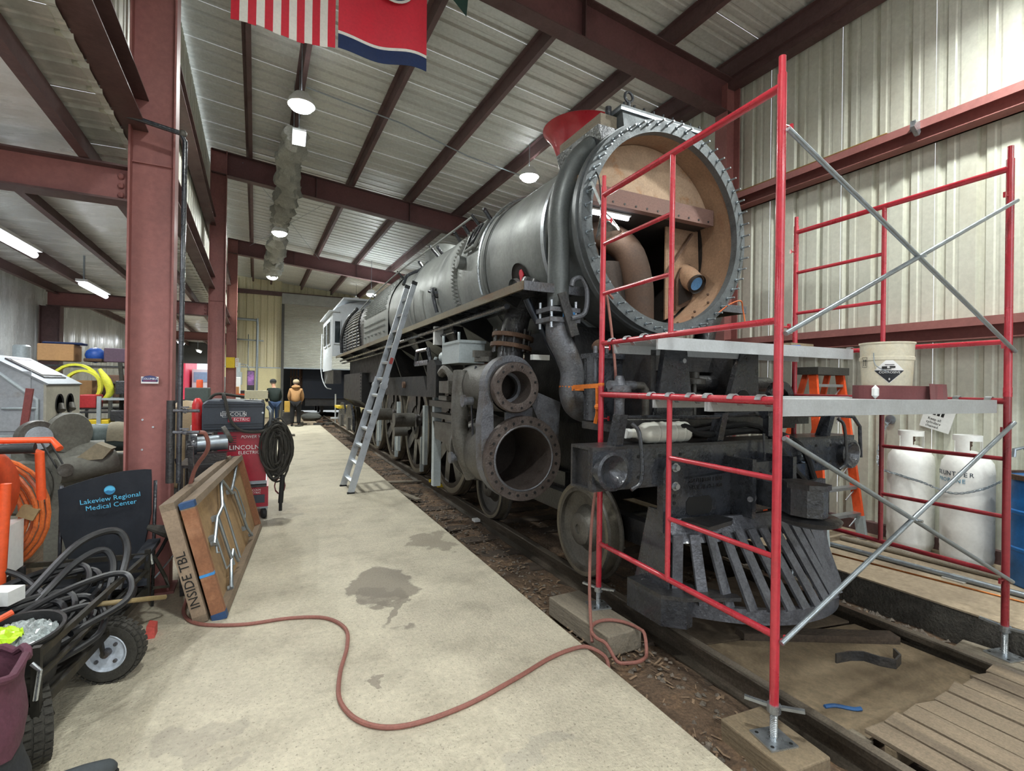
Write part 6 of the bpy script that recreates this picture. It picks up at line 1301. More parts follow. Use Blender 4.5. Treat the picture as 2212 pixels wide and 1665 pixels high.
# ------------------------------------------------------------------ orange heater and hose coil
ht = empty('heater', (-1.6, 3.9, .0), 'orange barrel heater with a white control box on a frame', 'heater')
yb(MB().lathe([(0, -.3), (.2, -.3), (.235, -.27), (.235, .28), (.2, .31), (0, .32)], (-1.70, 3.9, 1.05), (1, -.15, 0), 36), 'barrel', ORANGE, ht)
MB().box(-1.85, -1.36, 3.78, 4.1, .55, .84).build('control_box', WHITE_D, ht); MB().cyl((-1.45, 3.775, .74), (-1.45, 3.78, .74), .014, n=10).build('knob', BLACK, ht, True)
MB().lathe([(0, 0), (.04, 0), (.04, .02), (.02, .025), (.02, .06), (0, .06)], (-1.47, 3.78, .62), (0, -1, 0), 14).build('plug', RUBBER, ht, True)
MB().lathe([(0, 0), (.05, 0), (.05, .002)], (-1.60, 3.779, .74), (0, -1, 0), 24).build('warning_sticker', mat('sticker_pink', 'cf8d8d', .6), ht)
MB().tube([(-1.47, 3.73, .62), (-1.40, 3.70, .60), (-1.36, 3.72, .5), (-1.36, 3.75, .35)], .013, 8, smooth=4).build('power_cord', RUBBER, ht, True)
MB().tube([(-1.9, 3.75, 1.31), (-1.25, 3.75, 1.31), (-1.19, 3.78, 1.28), (-1.20, 3.85, 1.0)], .022, 10).build('handle_frame', ORANGE, ht, True); MB().tube([(-1.9, 4.1, 1.33), (-1.2, 4.0, 1.33), (-1.15, 3.95, 1.28)], .02, 10).build('handle_frame', ORANGE, ht, True)
MB().cyl((-1.42, 3.75, 1.31), (-1.2, 3.75, 1.31), .029, n=12).build('handle_grip', RUBBER, ht, True); MB().tube([(-1.31, 3.72, 1.12), (-1.33, 3.72, .55)], .024, 10).build('frame_post', ORANGE, ht, True)
for x, y in ((-1.72, 3.8), (-1.36, 3.8), (-1.72, 4.08), (-1.36, 4.08)): MB().box(x - .015, x + .015, y - .015, y + .015, 0, .55).build('leg', BLACK_D, ht)
hc = MB()
for i in range(6):
    r_ = .20 + .025 * i; c = Vector((-1.60, 4.18 + .02 * (i % 3), .84)); hc.tube([c + Vector((r_ * math.cos(t * math.pi / 12) * 1.0, .01 * math.sin(t + i), (r_ + .05) * math.sin(t * math.pi / 12))) for t in range(24)], .0135, 7, closed=True)
tag(hc.build('hose_coil', ORANGE_H, None, True), 'orange hose coil hanging behind the heater frame', 'hose')
tag(MB().cbox((-1.36, 4.18, .86), (.09, .07, .07), Matrix.Rotation(R(25), 3, 'Y')).build('tape_wrap', mat('tape_tan', '9a8763', .7), None), 'tan tape wrapped around the orange hose coil', 'tape')
tag(MB().box(-1.75, -1.42, 4.35, 4.6, 0, .7).build('wood_post', WOOD_OLD, None), 'grey wooden post behind the orange hose coil', 'wood')
# ------------------------------------------------------------------ garden cart full of cable
gc = empty('garden_cart', (-1.2, 3.4, 0), 'black steel mesh garden cart loaded with coiled cable', 'cart')
CARTM = mat('cart_black', '26241f', .6, .3, .25, 8, col2='403a2e', fac=(.5, .66))
c0 = Vector((-.88, 2.80, 0)); c1 = Vector((-.73, 4.12, 0)); wv = Vector((-.74, .08, 0))
C4 = [c0, c1, c1 + wv, c0 + wv]
for i in range(4):
    a, b = C4[i], C4[(i + 1) % 4]
    for z, h in ((.52, .03), (.42, .015), (.29, .04)): MB().bar(a + Vector((0, 0, z)), b + Vector((0, 0, z)), .022, h).build('side_rail', CARTM, gc)
    MB().bar(a + Vector((0, 0, .25)), a + Vector((0, 0, .56)), .03, .03).build('corner_post', CARTM, gc)
    mid_ = (a + b) / 2; MB().bar(mid_ + Vector((0, 0, .28)), mid_ + Vector((0, 0, .53)), .025, .02).build('side_upright', CARTM, gc)
MB().add([p + Vector((0, 0, z)) for z in (.26, .275) for p in C4], [(3, 2, 1, 0), (4, 5, 6, 7), (0, 1, 5, 4), (1, 2, 6, 5), (2, 3, 7, 6), (3, 0, 4, 7)]).build('bed', CARTM, gc)
def cart_wheel(x, y, axv):
    ax = Vector((*axv, 0)).normalized(); rr = .17
    w0 = yb(MB().lathe([(.10, -.045), (.13, -.055), (.155, -.05), (.168, -.02), (.17, 0), (.168, .02), (.155, .05), (.13, .055), (.10, .045)], (x, y, rr), ax, 40), 'tyre', RUBBER_G, gc)
    tb_ = MB()
    for k in range(30):
        for j, off in enumerate((-.035, 0, .035)):
            a = 2 * math.pi * (k + (.5 if j == 1 else 0)) / 30; side = Vector((0, 0, 1)).cross(ax); d = side * math.cos(a) + Vector((0, 0, 1)) * math.sin(a); p = Vector((x, y, rr)) + ax * off + d * (.170 - abs(off) * .12); t_ = ax.cross(d)
            Rm = Matrix((ax, t_, d)).transposed(); tb_.cbox(p, (.028, .024, .010), Rm)
    tag(tb_.build('tread_blocks', RUBBER_G, w0), kind='stuff')
    yb(MB().lathe([(.0, .02), (.03, .02), (.05, .035), (.085, .035), (.10, .05), (.105, .045), (.10, -.04), (0, -.04)], (x, y, rr), ax, 32), 'rim', mat('rim_white', 'c3ccd8', .4), w0)
    for k in range(4):
        a = math.pi / 4 + k * math.pi / 2; side = Vector((0, 0, 1)).cross(ax); d = side * math.cos(a) + Vector((0, 0, 1)) * math.sin(a); p = Vector((x, y, rr)) + d * .065 + ax * .035
        MB().cyl(p, p + ax * .012, .010, n=8).build('rim_bolt', CAST_L, w0)
    MB().cyl(Vector((x, y, rr)) + ax * .0, Vector((x, y, rr)) + ax * .06, .022, n=10).build('hub_cap', CAST_L, w0, True)
    MB().bar(Vector((x, y, rr)) + ax * .065, Vector((x - .02, y - .01, .28)) + ax * .05, .04, .012, (1, 0, 0)).build('wheel_bracket', CARTM, w0)
cart_wheel(-.80, 3.55, (-.22, -1)); cart_wheel(-.93, 2.92, (1, .45)); cart_wheel(-1.5, 3.7, (-.22, -1)); cart_wheel(-1.6, 3.05, (1, .45))
MB().tube([(-.89, 2.78, .50), (-.86, 2.77, .47), (-.87, 2.76, .35)], .009, 8).build('latch_rod', ZINC, gc); MB().tube([(-.72, 4.14, .52), (-.71, 4.15, .45)], .012, 8).build('latch_rod', ZINC, gc)
MB().tube([(-.70, 4.15, .5), (-.64, 4.2, .33), (-.62, 4.18, .27), (-.70, 4.1, .3)], .012, 6).build('hitch_rod', CARTM, gc)
def cable_set(name, paths, r, label, mt=CABLE):
    c = MB()
    for p in paths: c.tube(p, r, 8, smooth=6)
    return tag(c.build(name, mt, None, True), label, 'cable')
big = [[(-1.3, 3.4, .35), (-1.15, 3.55, .55), (-1.0, 3.75, .74), (-.86, 3.9, .76), (-.79, 3.86, .65), (-.80, 3.7, .45)]]
cable_set('cable', big, .021, 'tallest black cable arch rising over the cart')
cable_set('cable', [[(-1.25, 3.35, .35), (-1.1, 3.5, .52), (-1.0, 3.7, .64), (-.9, 3.82, .67), (-.84, 3.78, .58), (-.84, 3.65, .42)]], .02, 'second black cable arch nested inside the tallest one')
low = []
for i in range(13):
    x = -1.45 + random.uniform(-.1, .25); y = 3.0 + random.uniform(-.1, .5); L_ = random.uniform(.5, .75); z = .36 + .012 * i
    low.append([(x, y, z), (x + .2, y + L_ * .45, z + .07), (x + .38, y + L_ * .75, z + .08), (x + .48, y + L_ * .75, z + .05), (x + .5, y + L_ * .5, z - .02), (x + .35, y + .05, z - .03)])
cable_set('cable_pile', low, .017, 'heap of black cables filling the garden cart')
cable_set('cable', [[(-1.55, 3.6, .62), (-1.4, 3.7, .66), (-1.25, 3.72, .60), (-1.1, 3.6, .5), (-1.0, 3.45, .44)]], .016, 'thin black cable crossing behind the cable heap')
fx = MB(); pth = smooth_path([(-1.28, 3.15, .52), (-1.12, 3.3, .49), (-.95, 3.42, .46)], 24)
fx.tube(pth, [.026 + (.005 if i % 2 else 0) for i in range(len(pth))], 10); tag(fx.build('corrugated_hose', RUBBER, None), 'short corrugated black hose lying on the cables', 'hose')
gcn = MB()
for i in range(9): 
    r_ = .13 + .012 * i; c = Vector((-1.42, 3.22, .50 + .012 * i)); gcn.tube([c + Vector((r_ * math.cos(t * math.pi / 10), r_ * math.sin(t * math.pi / 10) * .9, .02 * math.sin(t * math.pi / 5))) for t in range(20)], .010, 6, closed=True)
tag(gcn.build('cable_coil', mat('cable_grey', '37393a', .5), None, True), 'neat grey cable coil on the far corner of the cart', 'cable')
tag(MB().cbox((-1.24, 3.42, .60), (.2, .1, .07), Matrix.Rotation(R(-20), 3, 'Z')).build('white_box', WHITE, None), 'small white carton tucked in the grey cable coil', 'box')
tag(MB().tube([(-1.35, 2.9, .52), (-1.2, 3.05, .55), (-1.08, 3.15, .60)], .014, 8).build('orange_bar', ORANGE, None), 'orange bar handle lying over the cables', 'bar')
# tub with plastic bag
tb2 = empty('tub', (-1.12, 2.92, .3), 'black tub holding a clear plastic bag', 'tub')
yb(MB().lathe([(0, 0), (.2, .0), (.235, .22), (.245, .225), (.245, .235), (.225, .235), (.19, .02), (0, .02)], (-1.03, 2.99, .33), (0, 0, 1), 32, sx=.75), 'tub_shell', RUBBER, tb2)
pb = MB(); nn = 26; vs = []
for j in range(nn + 1):
    for i in range(nn + 1):
        u, v = 2 * i / nn - 1, 2 * j / nn - 1; r_ = max(abs(u), abs(v)); l = math.hypot(u, v); k = (r_ / l) if l > 0 else 0
        vs.append((-1.03 + u * k * .155, 2.99 + v * k * .205, .53 + .035 * (1 - (l * k) ** 2) + random.uniform(-.014, .014)))
pb.add(vs, [(j * (nn + 1) + i, j * (nn + 1) + i + 1, (j + 1) * (nn + 1) + i + 1, (j + 1) * (nn + 1) + i) for j in range(nn) for i in range(nn)])
tag(pb.build('plastic_bag', mat('bag_film', '98a0a0', .12, 0, .3, 12, spec=.8), None), 'crinkled clear plastic bag lying in the black tub', 'bag')
gr = MB(); vs = []
for j in range(15):
    for i in range(15):
        u, v = 2 * i / 14 - 1, 2 * j / 14 - 1; r_ = max(abs(u), abs(v)); l = math.hypot(u, v); k = (r_ / l) if l > 0 else 0
        vs.append((-1.07 + u * k * .10, 2.92 + v * k * .12, .57 + .03 * (1 - (l * k) ** 2) + random.uniform(-.012, .012)))
gr.add(vs, [(j * 15 + i, j * 15 + i + 1, (j + 1) * 15 + i + 1, (j + 1) * 15 + i) for j in range(14) for i in range(14)])
tag(gr.build('green_cloth', mat('hi_vis_green', 'b5d820', .35, 0, .1, 9), None), 'bright yellow green cloth inside the clear bag', 'cloth')
rod = MB().cyl((-.85, 3.38, .50), (-.55, 3.62, .40), .014, n=8); tag(rod.build('pipe_rod', mat('rod_brown', '8c7a55', .6), None, True), 'brown rod sticking out sideways from the cart', 'rod')
tag(MB().prism([(-.72, .0), (-.665, .0), (-.665, .07), (-.71, .085)], 'y', 4.0, 4.1).build('red_brick', mat('brick_red', 'c3524a', .7), None), 'red and tan block behind the cart wheel', 'block')
# bag on the floor
bp = empty('backpack', (-.98, 2.28, 0), 'black and maroon quilted tool bag standing open', 'bag')
BAGB = mat('bag_black', '22252a', .8, 0, .2, 7, .6, 10); MAR = mat('bag_maroon', '57303f', .8, 0, .15, 7, .5, 14)
def bag_ring(f, z, wob=1.):
    out = []
    for i in range(32):
        a = 2 * math.pi * i / 32; e = .7; q = 1 + .05 * math.sin(f * 19) * wob + .02 * math.sin(5 * a + f * 4)
        out.append((-.99 + .24 * (1 - .12 * f) * q * math.copysign(abs(math.cos(a)) ** e, math.cos(a)), 2.28 + .18 * q * math.copysign(abs(math.sin(a)) ** e, math.sin(a)) + .06 * f, z + .012 * math.sin(i * 2.2)))
    return out
def bag_part(nm, mt, levels, wob=1.):
    mb = MB(); k = len(levels)
    for f, z in levels: mb.v += [Vector(p) for p in bag_ring(f, z, wob)]
    mb.f += [(j * 32 + i, j * 32 + (i + 1) % 32, (j + 1) * 32 + (i + 1) % 32, (j + 1) * 32 + i) for j in range(k - 1) for i in range(32)]
    return mb.build(nm, mt, bp, True)
bag_part('bag_body', BAGB, [(j / 14 * .6, .0 + .42 * j / 14) for j in range(15)])
bag_part('bag_top', MAR, [(.6 + .4 * j / 8, .42 + .26 * j / 8) for j in range(9)], .6)
MB().tube(bag_ring(1.0, .69, .6), .014, 8, closed=True).build('opening_rim', MAR, bp, True)
inner = [Vector(p) for p in bag_ring(.9, .55, .6)]; MB().add(inner, [tuple(range(32))]).build('bag_inside', BLKTXT, bp)
MB().tube([(-1.08, 2.16, .68), (-.95, 2.08, .5), (-.80, 2.05, .25), (-.70, 2.10, .04)], .024, 6, smooth=4).build('strap', BAGB, bp, True)
MB().tube([(-1.12, 2.08, .45), (-1.0, 2.05, .2), (-.93, 2.08, .02)], .022, 6, smooth=4).build('strap', BAGB, bp, True)
sh = empty('shoe', (-.6, 2.66, 0), 'tip of a dark grey shoe on the concrete floor', 'shoe')
mb = MB(); mb.tube([(-.92, 2.58, .045), (-.8, 2.61, .05), (-.68, 2.65, .045), (-.6, 2.68, .035), (-.575, 2.69, .03)], [.045, .048, .045, .036, .012], 12, smooth=3); mb.build('upper', mat('shoe_grey', '3c4246', .7), sh, True); 
mb = MB(); mb.prism([(-.93, 2.55), (-.6, 2.64), (-.565, 2.68), (-.59, 2.715), (-.9, 2.64)], 'z', 0, .022); mb.build('sole', RUBBER, sh)

# ------------------------------------------------------------------ blast cabinet and machines
bc = empty('blast_cabinet', (-2.5, 6.9, .6), 'grey blasting cabinet with sloped window and two arm holes', 'cabinet')
CABG = mat('cabinet_grey', 'a3a8ad', .45, .1, .1, 4, col2='8f8b80', fac=(.55, .7)); CABF = mat('cabinet_front', 'a8a596', .5, .1, .12, 4)
MB().prism([(-3.1, .62), (-2.0, .62), (-2.0, 1.66), (-2.42, 1.92), (-3.1, 1.92)], 'y', 6.45, 7.4).build('body', CABG, bc)
MB().prism([(-2.005, .9), (-1.985, .9), (-1.985, 1.66), (-2.005, 1.66)], 'y', 6.44, 7.41).build('front_panel', CABF, bc)
MB().prism([(-2.44, 1.925), (-1.975, 1.645), (-1.965, 1.66), (-2.43, 1.94)], 'y', 6.43, 7.42).build('lid', mat('lid_grey', '83888b', .55), bc)
MB().prism([(-2.36, 1.90), (-2.06, 1.715), (-2.055, 1.728), (-2.355, 1.913)], 'y', 6.62, 7.22).build('window_frame', BLACK_D, bc); MB().prism([(-2.33, 1.89), (-2.09, 1.742), (-2.083, 1.753), (-2.323, 1.90)], 'y', 6.66, 7.18).build('window_pane', mat('pane_dull', '85857c', .4), bc)
for y in (6.78, 7.08):
    yb(MB().lathe([(.0, 0), (.09, 0), (.105, .012), (.105, 0)], (-1.985, y, 1.45), (1, 0, 0), 28), 'arm_hole', RUBBER, bc); MB().cyl((-1.98, y + .02, 1.44), (-1.955, y - .02, 1.38), .035, n=10).build('glove', CAST, bc, True)
MB().prism([(6.55, .62), (7.3, .62), (7.3, 1.18), (6.62, 1.1)], 'x', -1.984, -1.975).build('hopper_opening', mat('hopper_shade', '6a6a66', .7), bc)
MB().box(-2.9, -2.1, 6.435, 6.452, 1.2, 1.78).build('side_door', CABG, bc); MB().tube([(-2.92, 6.43, 1.15), (-2.08, 6.43, 1.15), (-2.05, 6.43, 1.2), (-2.05, 6.43, 1.5), (-2.4, 6.43, 1.82), (-2.92, 6.43, 1.82)], .018, 8).build('door_seal', LGREY, bc, True); MB().cyl((-2.3, 6.41, 1.42), (-2.05, 6.41, 1.42), .012, n=8).build('door_handle', LGREY, bc, True)
MB().box(-2.85, -2.4, 6.43, 6.437, 1.56, 1.60).build('faded_lettering', mat('faded_red', '8a6f6c', .7), bc)
for x, y in ((-3.05, 6.5), (-2.05, 6.5), (-3.05, 7.35), (-2.05, 7.35)): MB().box(x - .03, x + .03, y - .03, y + .03, 0, .62).build('leg', CABG, bc)
tag(MB().box(-2.75, -2.45, 6.55, 6.85, 1.925, 2.0).build('carton', mat('carton_white', 'd5d8da', .6), None), 'small white carton on top of the blasting cabinet', 'box')
tg = MB(); 
for i in range(10): tg.tube([(-3.0 + random.uniform(0, .5), 6.5 + random.uniform(0, .2), 1.93 + random.uniform(0, .1)) for _ in range(4)], .02, 6, smooth=3)
tag(tg.build('wire_bundle', mat('wire_dark', '2d3238', .6), None), 'tangle of dark wires on top of the cabinet edge', 'wire')
mg = empty('belt_grinder', (-1.5, 5.4, 0), 'dusty grey pedestal grinder with belt drive and wheels', 'grinder')
DG = mat('machine_grey', '6b6b63', .7, .15, .18, 5, col2='57564d', fac=(.5, .68))
MB().prism([(-1.75, 0), (-1.25, 0), (-1.32, .95), (-1.68, .95)], 'y', 5.25, 5.7).build('pedestal', DG, mg)
yb(MB().cyl((-1.85, 5.35, 1.02), (-1.3, 5.5, 1.02), .16, n=24), 'spindle_housing', DG, mg)
for c, r_, nm in (((-1.66, 5.2, 1.24), .14, 'grinding_wheel'), ((-1.50, 5.35, 1.26), .17, 'wheel_guard')): yb(MB().lathe([(0, -.04), (r_ * .35, -.045), (r_ * .4, -.03), (r_ * .95, -.03), (r_, 0), (r_ * .95, .03), (0, .03)], c, (.7, -.7, 0), 30), nm, CAST if nm[0] == 'g' else DG, mg)
yb(MB().lathe([(0, -.055), (.05, -.055), (.085, -.045), (.085, -.03)], (-1.66, 5.2, 1.24), (-.7, .7, 0) if False else (.7, -.7, 0), 20, ), 'wheel_flange', SILVER, mg); yb(MB().lathe([(0, .05), (.09, .05), (.09, .03)], (-1.66, 5.2, 1.24), (.7, -.7, 0), 20), 'wheel_plate', mat('plate_pale', 'a9b3bb', .4, .2, .15, 9), mg)
for k in range(6): yb(MB().cyl((-1.43 + .03 * math.cos(k), 5.02 + .02 * math.cos(k), 1.0 + .03 * math.sin(k)), (-1.425 + .03 * math.cos(k), 5.0 + .02 * math.cos(k), 1.0 + .03 * math.sin(k)), .006, n=6), 'pulley_bolt', ZINC, mg)
MB().prism([(-1.42, 1.05), (-1.22, 1.06), (-1.16, 1.14), (-1.26, 1.19), (-1.34, 1.12)], 'y', 5.12, 5.26).build('motor_cover', mat('cover_tan', '7d745f', .8), mg)
yb(MB().lathe([(.0, 0), (.20, 0), (.21, .03), (.19, .06), (.0, .06)], (-1.74, 5.15, .86), (.7, -.7, 0), 28), 'belt_cover', DG, mg)
yb(MB().cyl((-1.50, 5.1, .98), (-1.18, 5.3, 1.02), .10, n=20), 'motor', DG, mg); yb(MB().lathe([(0, 0), (.05, 0), (.05, .03), (0, .03)], (-1.43, 5.02, 1.0), (.5, -.8, 0), 18), 'pulley', CAST, mg)
for k in (0, .05): MB().bar((-1.60 + k, 5.1, 1.22), (-1.46 + k, 5.02, .98), .012, .006).build('drive_belt', RUBBER, mg)
ltb = empty('lathe', (-1.25, 5.9, 0), 'heavy grey machine bed with a canvas cloth on it', 'machine')
yb(MB().cyl((-1.6, 5.95, 1.16), (-.98, 5.95, 1.16), .13, n=28), 'bed_tube', mat('machine_green_grey', '4f5a58', .5, .3, .15, 5), ltb); MB().box(-1.55, -1.0, 5.8, 6.1, .7, 1.0).build('bed', DG, ltb); MB().box(-1.5, -1.05, 5.82, 6.08, 0, .7).build('pedestal', DG, ltb)
MB().prism([(-1.72, 1.0), (-1.48, 1.0), (-1.5, 1.34), (-1.56, 1.4), (-1.68, 1.4), (-1.74, 1.34)], 'y', 5.7, 5.85).build('headstock', DG, ltb)
cv = MB(); vs = []
for j in range(9):
    a = R(-10 + 160 * j / 8)
    for i in range(6): vs.append((-1.36 + i * .06, 5.95 - .14 * math.cos(a) , 1.16 + .145 * math.sin(a) + .006 * math.sin(i * 2)))
o = cv.add(vs, [(j * 6 + i, j * 6 + i + 1, (j + 1) * 6 + i + 1, (j + 1) * 6 + i) for j in range(8) for i in range(5)]).build('canvas_cloth', mat('canvas', '8d8672', .9), None, True); o.modifiers.new('t', 'SOLIDIFY').thickness = .006; tag(o, 'tan canvas cloth draped over the machine tube', 'cloth')
tag(MB().bar((-2.0, 5.9, .95), (-1.93, 5.9, 1.62), .05, .03, (0, 1, 0)).build('red_bar', mat('bar_dull_red', '7c3d3a', .6), None), 'dull red steel bar standing in front of the cabinet', 'bar')
wbn = empty('work_bench', (-2.3, 5.6, 0), 'dark cluttered bench at the frame edge', 'bench')
MB().box(-2.9, -1.85, 5.3, 6.0, .96, 1.0).build('bench_top', BLACK_D, wbn)
for x, y in ((-2.85, 5.35), (-1.9, 5.35), (-2.85, 5.95), (-1.9, 5.95)): MB().box(x - .03, x + .03, y - .03, y + .03, 0, .96).build('bench_leg', BLACK_D, wbn)
for k in range(7):
    x, y = -2.75 + .12 * k, 5.35 + .08 * (k % 4); o = MB().cbox((x, y, 1.0 + .03), (.14, .2, .06), Matrix.Rotation(random.uniform(-.6, .6), 3, 'Z')).build('tool_part', [CAST, BLACK_D, DG, mat('bar_dull_red', '7c3d3a', .6)][k % 4], None); tag(o, ('worn cast', 'flat black', 'dusty grey', 'dull red', 'small cast', 'square black', 'pale dusty')[k] + ' tool part lying on the cluttered bench', 'tool', 'tool parts on the bench')

# ------------------------------------------------------------------ shelves and stored goods in the low bay
def shelf_unit(x0, x1, y0, y1, h, levels, label, mt):
    s = empty('shelf_unit', ((x0 + x1) / 2, (y0 + y1) / 2, 0), label, 'shelf')
    for x in (x0, x1):
        for y in (y0, y1): MB().box(x - .02, x + .02, y - .02, y + .02, 0, h).build('post', mt, s)
    for i in range(levels): z = .15 + (h - .2) * i / (levels - 1); MB().box(x0, x1, y0, y1, z, z + .025).build('shelf_board', mt, s)
    return s
shelf_unit(-3.2, -1.75, 8.6, 9.2, 1.93, 4, 'dark steel shelf packed with boxes behind the cabinet', BLACK_D)
shelf_unit(-1.95, -1.25, 8.0, 8.5, 1.5, 5, 'grey wire rack beside the broad red column', LGREY)
shelf_unit(-2.9, -1.5, 10.6, 11.2, 1.7, 4, 'far dark shelf past the wire rack', BLACK_D)
gd_ = [(-2.76, -2.38, 8.62, 8.95, 1.955, 2.18, CARD, 'tan cardboard box on the top shelf', 'box'), (-2.72, -2.3, 8.65, 8.9, 2.181, 2.21, NAVY, 'flat navy lid on the cardboard box', 'lid'),
       (-2.06, -1.82, 8.62, 8.7, 1.955, 2.15, mat('poster_purple', '5a4456', .6), 'small purple framed picture on the shelf top', 'picture'),
       (-1.9, -1.72, 8.7, 8.9, 1.955, 2.05, mat('bin_red', 'b02d2f', .5), 'red flat case at the shelf end', 'case'), (-2.28, -2.08, 8.62, 8.9, 1.955, 2.0, RUST_D, 'brown flat carton on the shelf top', 'carton'),
       (-2.15, -1.98, 8.0, 8.3, 1.35, 1.52, mat('bin_red', 'b02d2f', .5), 'red plastic bin by the yellow strap', 'bin'), (-2.1, -1.85, 8.0, 8.3, 1.08, 1.2, YELLOW, 'yellow tool case below the red bin', 'case'),
       (-1.9, -1.6, 8.05, 8.4, .82, 1.0, mat('case_blue', '2c3f66', .5), 'blue case on the wire rack', 'case'), (-1.85, -1.4, 8.05, 8.4, 1.18, 1.32, BLACK_D, 'black case on the wire rack', 'case'), (-1.8, -1.4, 8.05, 8.4, 1.525, 1.7, BLACK_D, 'black crate on top of the wire rack', 'crate'),
       (-2.6, -2.2, 8.7, 9.0, 1.38, 1.7, CARD, 'cardboard box on the middle shelf', 'box'), (-3.1, -2.75, 8.7, 9.0, 1.38, 1.75, CABG, 'grey bin on the middle shelf', 'bin'), (-2.15, -1.8, 8.7, 9.0, 1.38, 1.6, RUST_D, 'rusty box on the middle shelf', 'box'),
       (-2.3, -2.05, 7.75, 8.0, .75, 1.0, mat('engine_brown', '6b5230', .6, .2, .3, 12), 'brown greasy engine part on the floor stand', 'engine part'),
       (-2.6, -2.2, 10.7, 11.0, 1.56, 1.8, RUST_D, 'brown carton on the far shelf', 'carton'), (-2.0, -1.6, 10.7, 11.0, 1.72, 1.95, LGREY, 'grey case on top of the far shelf', 'case'),
       (-1.35, -.85, 10.0, 10.5, 0, 1.35, mat('tool_chest_grey', '3e4648', .5), 'dark grey tool chest behind the tan tank', 'tool chest'), (-1.3, -.95, 10.05, 10.4, 1.351, 1.6, mat('case_green_grey', '4a5450', .6), 'grey green case on the tool chest', 'case'),
       (-.82, -.55, 9.2, 9.5, 0, 1.1, BLACK_D, 'black cabinet behind the wire feeder', 'cabinet'), (-.95, -.75, 7.9, 8.1, 1.0, 1.12, WHITE, 'small white carton near the red cylinder', 'carton')]
for x0, x1, y0, y1, z0, z1, mt, lab, cat in gd_:
    o = MB().box(x0, x1, y0, y1, z0, z1).build(cat.replace(' ', '_'), mt, None); md = o.modifiers.new('b', 'BEVEL'); md.width = .012; md.segments = 2; tag(o, lab, cat)
tag(MB().box(-1.0, -.7, 7.85, 8.15, 0, 1.0).build('side_cabinet', BLACK_D, None), 'low black side cabinet near the red cylinder', 'cabinet')
tag(MB().box(-2.4, -2.0, 7.7, 8.05, 0, .75).build('floor_stand', BLACK_D, None), 'dark floor stand beside the cabinet', 'stand')
YS = mat('strap_yellow', 'cfcf3a', .6, 0, .12, 6)
for k, (cx, rx, rz, lab) in enumerate(((-2.28, .27, .30, 'large loop of yellow lifting strap hung on the shelf'), (-2.18, .2, .22, 'inner loop of yellow lifting strap on the shelf'))):
    s = MB(); pts = [(cx + rx * math.cos(R(t)), 8.3 - .08 * k, 1.62 + rz * math.sin(R(t))) for t in range(-60, 241, 15)]; kk = len(pts)
    s.add([(x, y, z) for x, y, z in pts] + [(x, y + .08, z) for x, y, z in pts], [(i, i + 1, kk + i + 1, kk + i) for i in range(kk - 1)]); o = s.build('lifting_strap', YS, None); o.modifiers.new('t', 'SOLIDIFY').thickness = .03; tag(o, lab, 'strap')
yd = MB(); yd.tube([(-2.0, 8.2, 1.85), (-1.92, 8.18, 1.7), (-1.88, 8.18, 1.55), (-1.95, 8.2, 1.45)], [.02, .05, .045, .02], 10, smooth=4); tag(yd.build('yellow_cloth', YS, None, True), 'bunched yellow and green strap hanging by the rack', 'strap')
for k, x in enumerate((-1.85, -1.78, -1.7)): tag(MB().tube([(x, 8.5, 1.95), (x + .03, 8.48, 1.6), (x + .02, 8.48, 1.2)], .025, 8, smooth=3).build('hanging_sling', RUBBER_G, None, True), ('dark sling hanging nearest the yellow straps', 'dark sling hanging in the middle of three', 'dark sling hanging nearest the wire rack')[k], 'sling')
bb = MB(); bb.ball((-2.18, 8.75, 2.05), .12, 12, (1, .8, .9)); tag(bb.build('blue_bag', mat('bag_blue', '2553a8', .5), None, True), 'blue cloth bag next to the cardboard box', 'bag')
wr2 = MB(); wr2.tube([(-1.7, 8.65, 1.96), (-1.66, 8.65, 2.05), (-1.58, 8.65, 2.08), (-1.5, 8.65, 2.02), (-1.48, 8.65, 1.72)], .012, 6, smooth=3); tag(wr2.build('white_hoop', WHITE, None), 'white wire hoop above the rack', 'hoop')
tk = MB().lathe([(0, 0), (.2, .0), (.24, .06), (.24, .95), (.2, 1.1), (.08, 1.18), (0, 1.19)], (-1.05, 8.3, .25), (0, 0, 1), 30); tag(tk.build('air_tank', mat('tank_tan', '8d7a5e', .5), None, True), 'tan upright air tank behind the pipe valves', 'tank')
tag(MB().box(-1.25, -.85, 8.1, 8.5, 0, .25).build('tank_stand', BLACK_D, None), 'black base under the tan tank', 'stand')

for k, (x, y, z, r_, h, mt, lab, cat) in enumerate(((-2.95, 8.75, 1.955, .09, .2, LGREY, 'grey paint can on the shelf top corner', 'can'), (-1.62, 8.2, 1.525, .06, .17, WHITE, 'small white jar on the wire rack top', 'jar'), (-2.5, 8.75, .92, .1, .22, BLACK_D, 'black can on the lower shelf', 'can'), (-2.25, 8.75, .92, .09, .2, mat('can_red', '9d2f2d', .5), 'red can on the lower shelf', 'can'),
        (-1.1, 10.2, 1.601, .05, .14, ORANGE, 'orange spray can on the grey green case', 'can'), (-2.0, 5.5, 1.0, .05, .16, LGREY, 'grey tin on the cluttered bench', 'tin'), (-.62, 9.35, 1.1, .05, .15, YELLOW, 'yellow spray can on the black cabinet', 'can'))):
    tag(MB().lathe([(0, 0), (r_, 0), (r_, h * .9), (r_ * .8, h), (0, h)], (x, y, z), (0, 0, 1), 18).build(cat, mt, None, True), lab, cat)
vs_ = empty('bench_vise', (-2.15, 5.5, 1.0), 'dark bench vise bolted to the cluttered bench', 'vise')
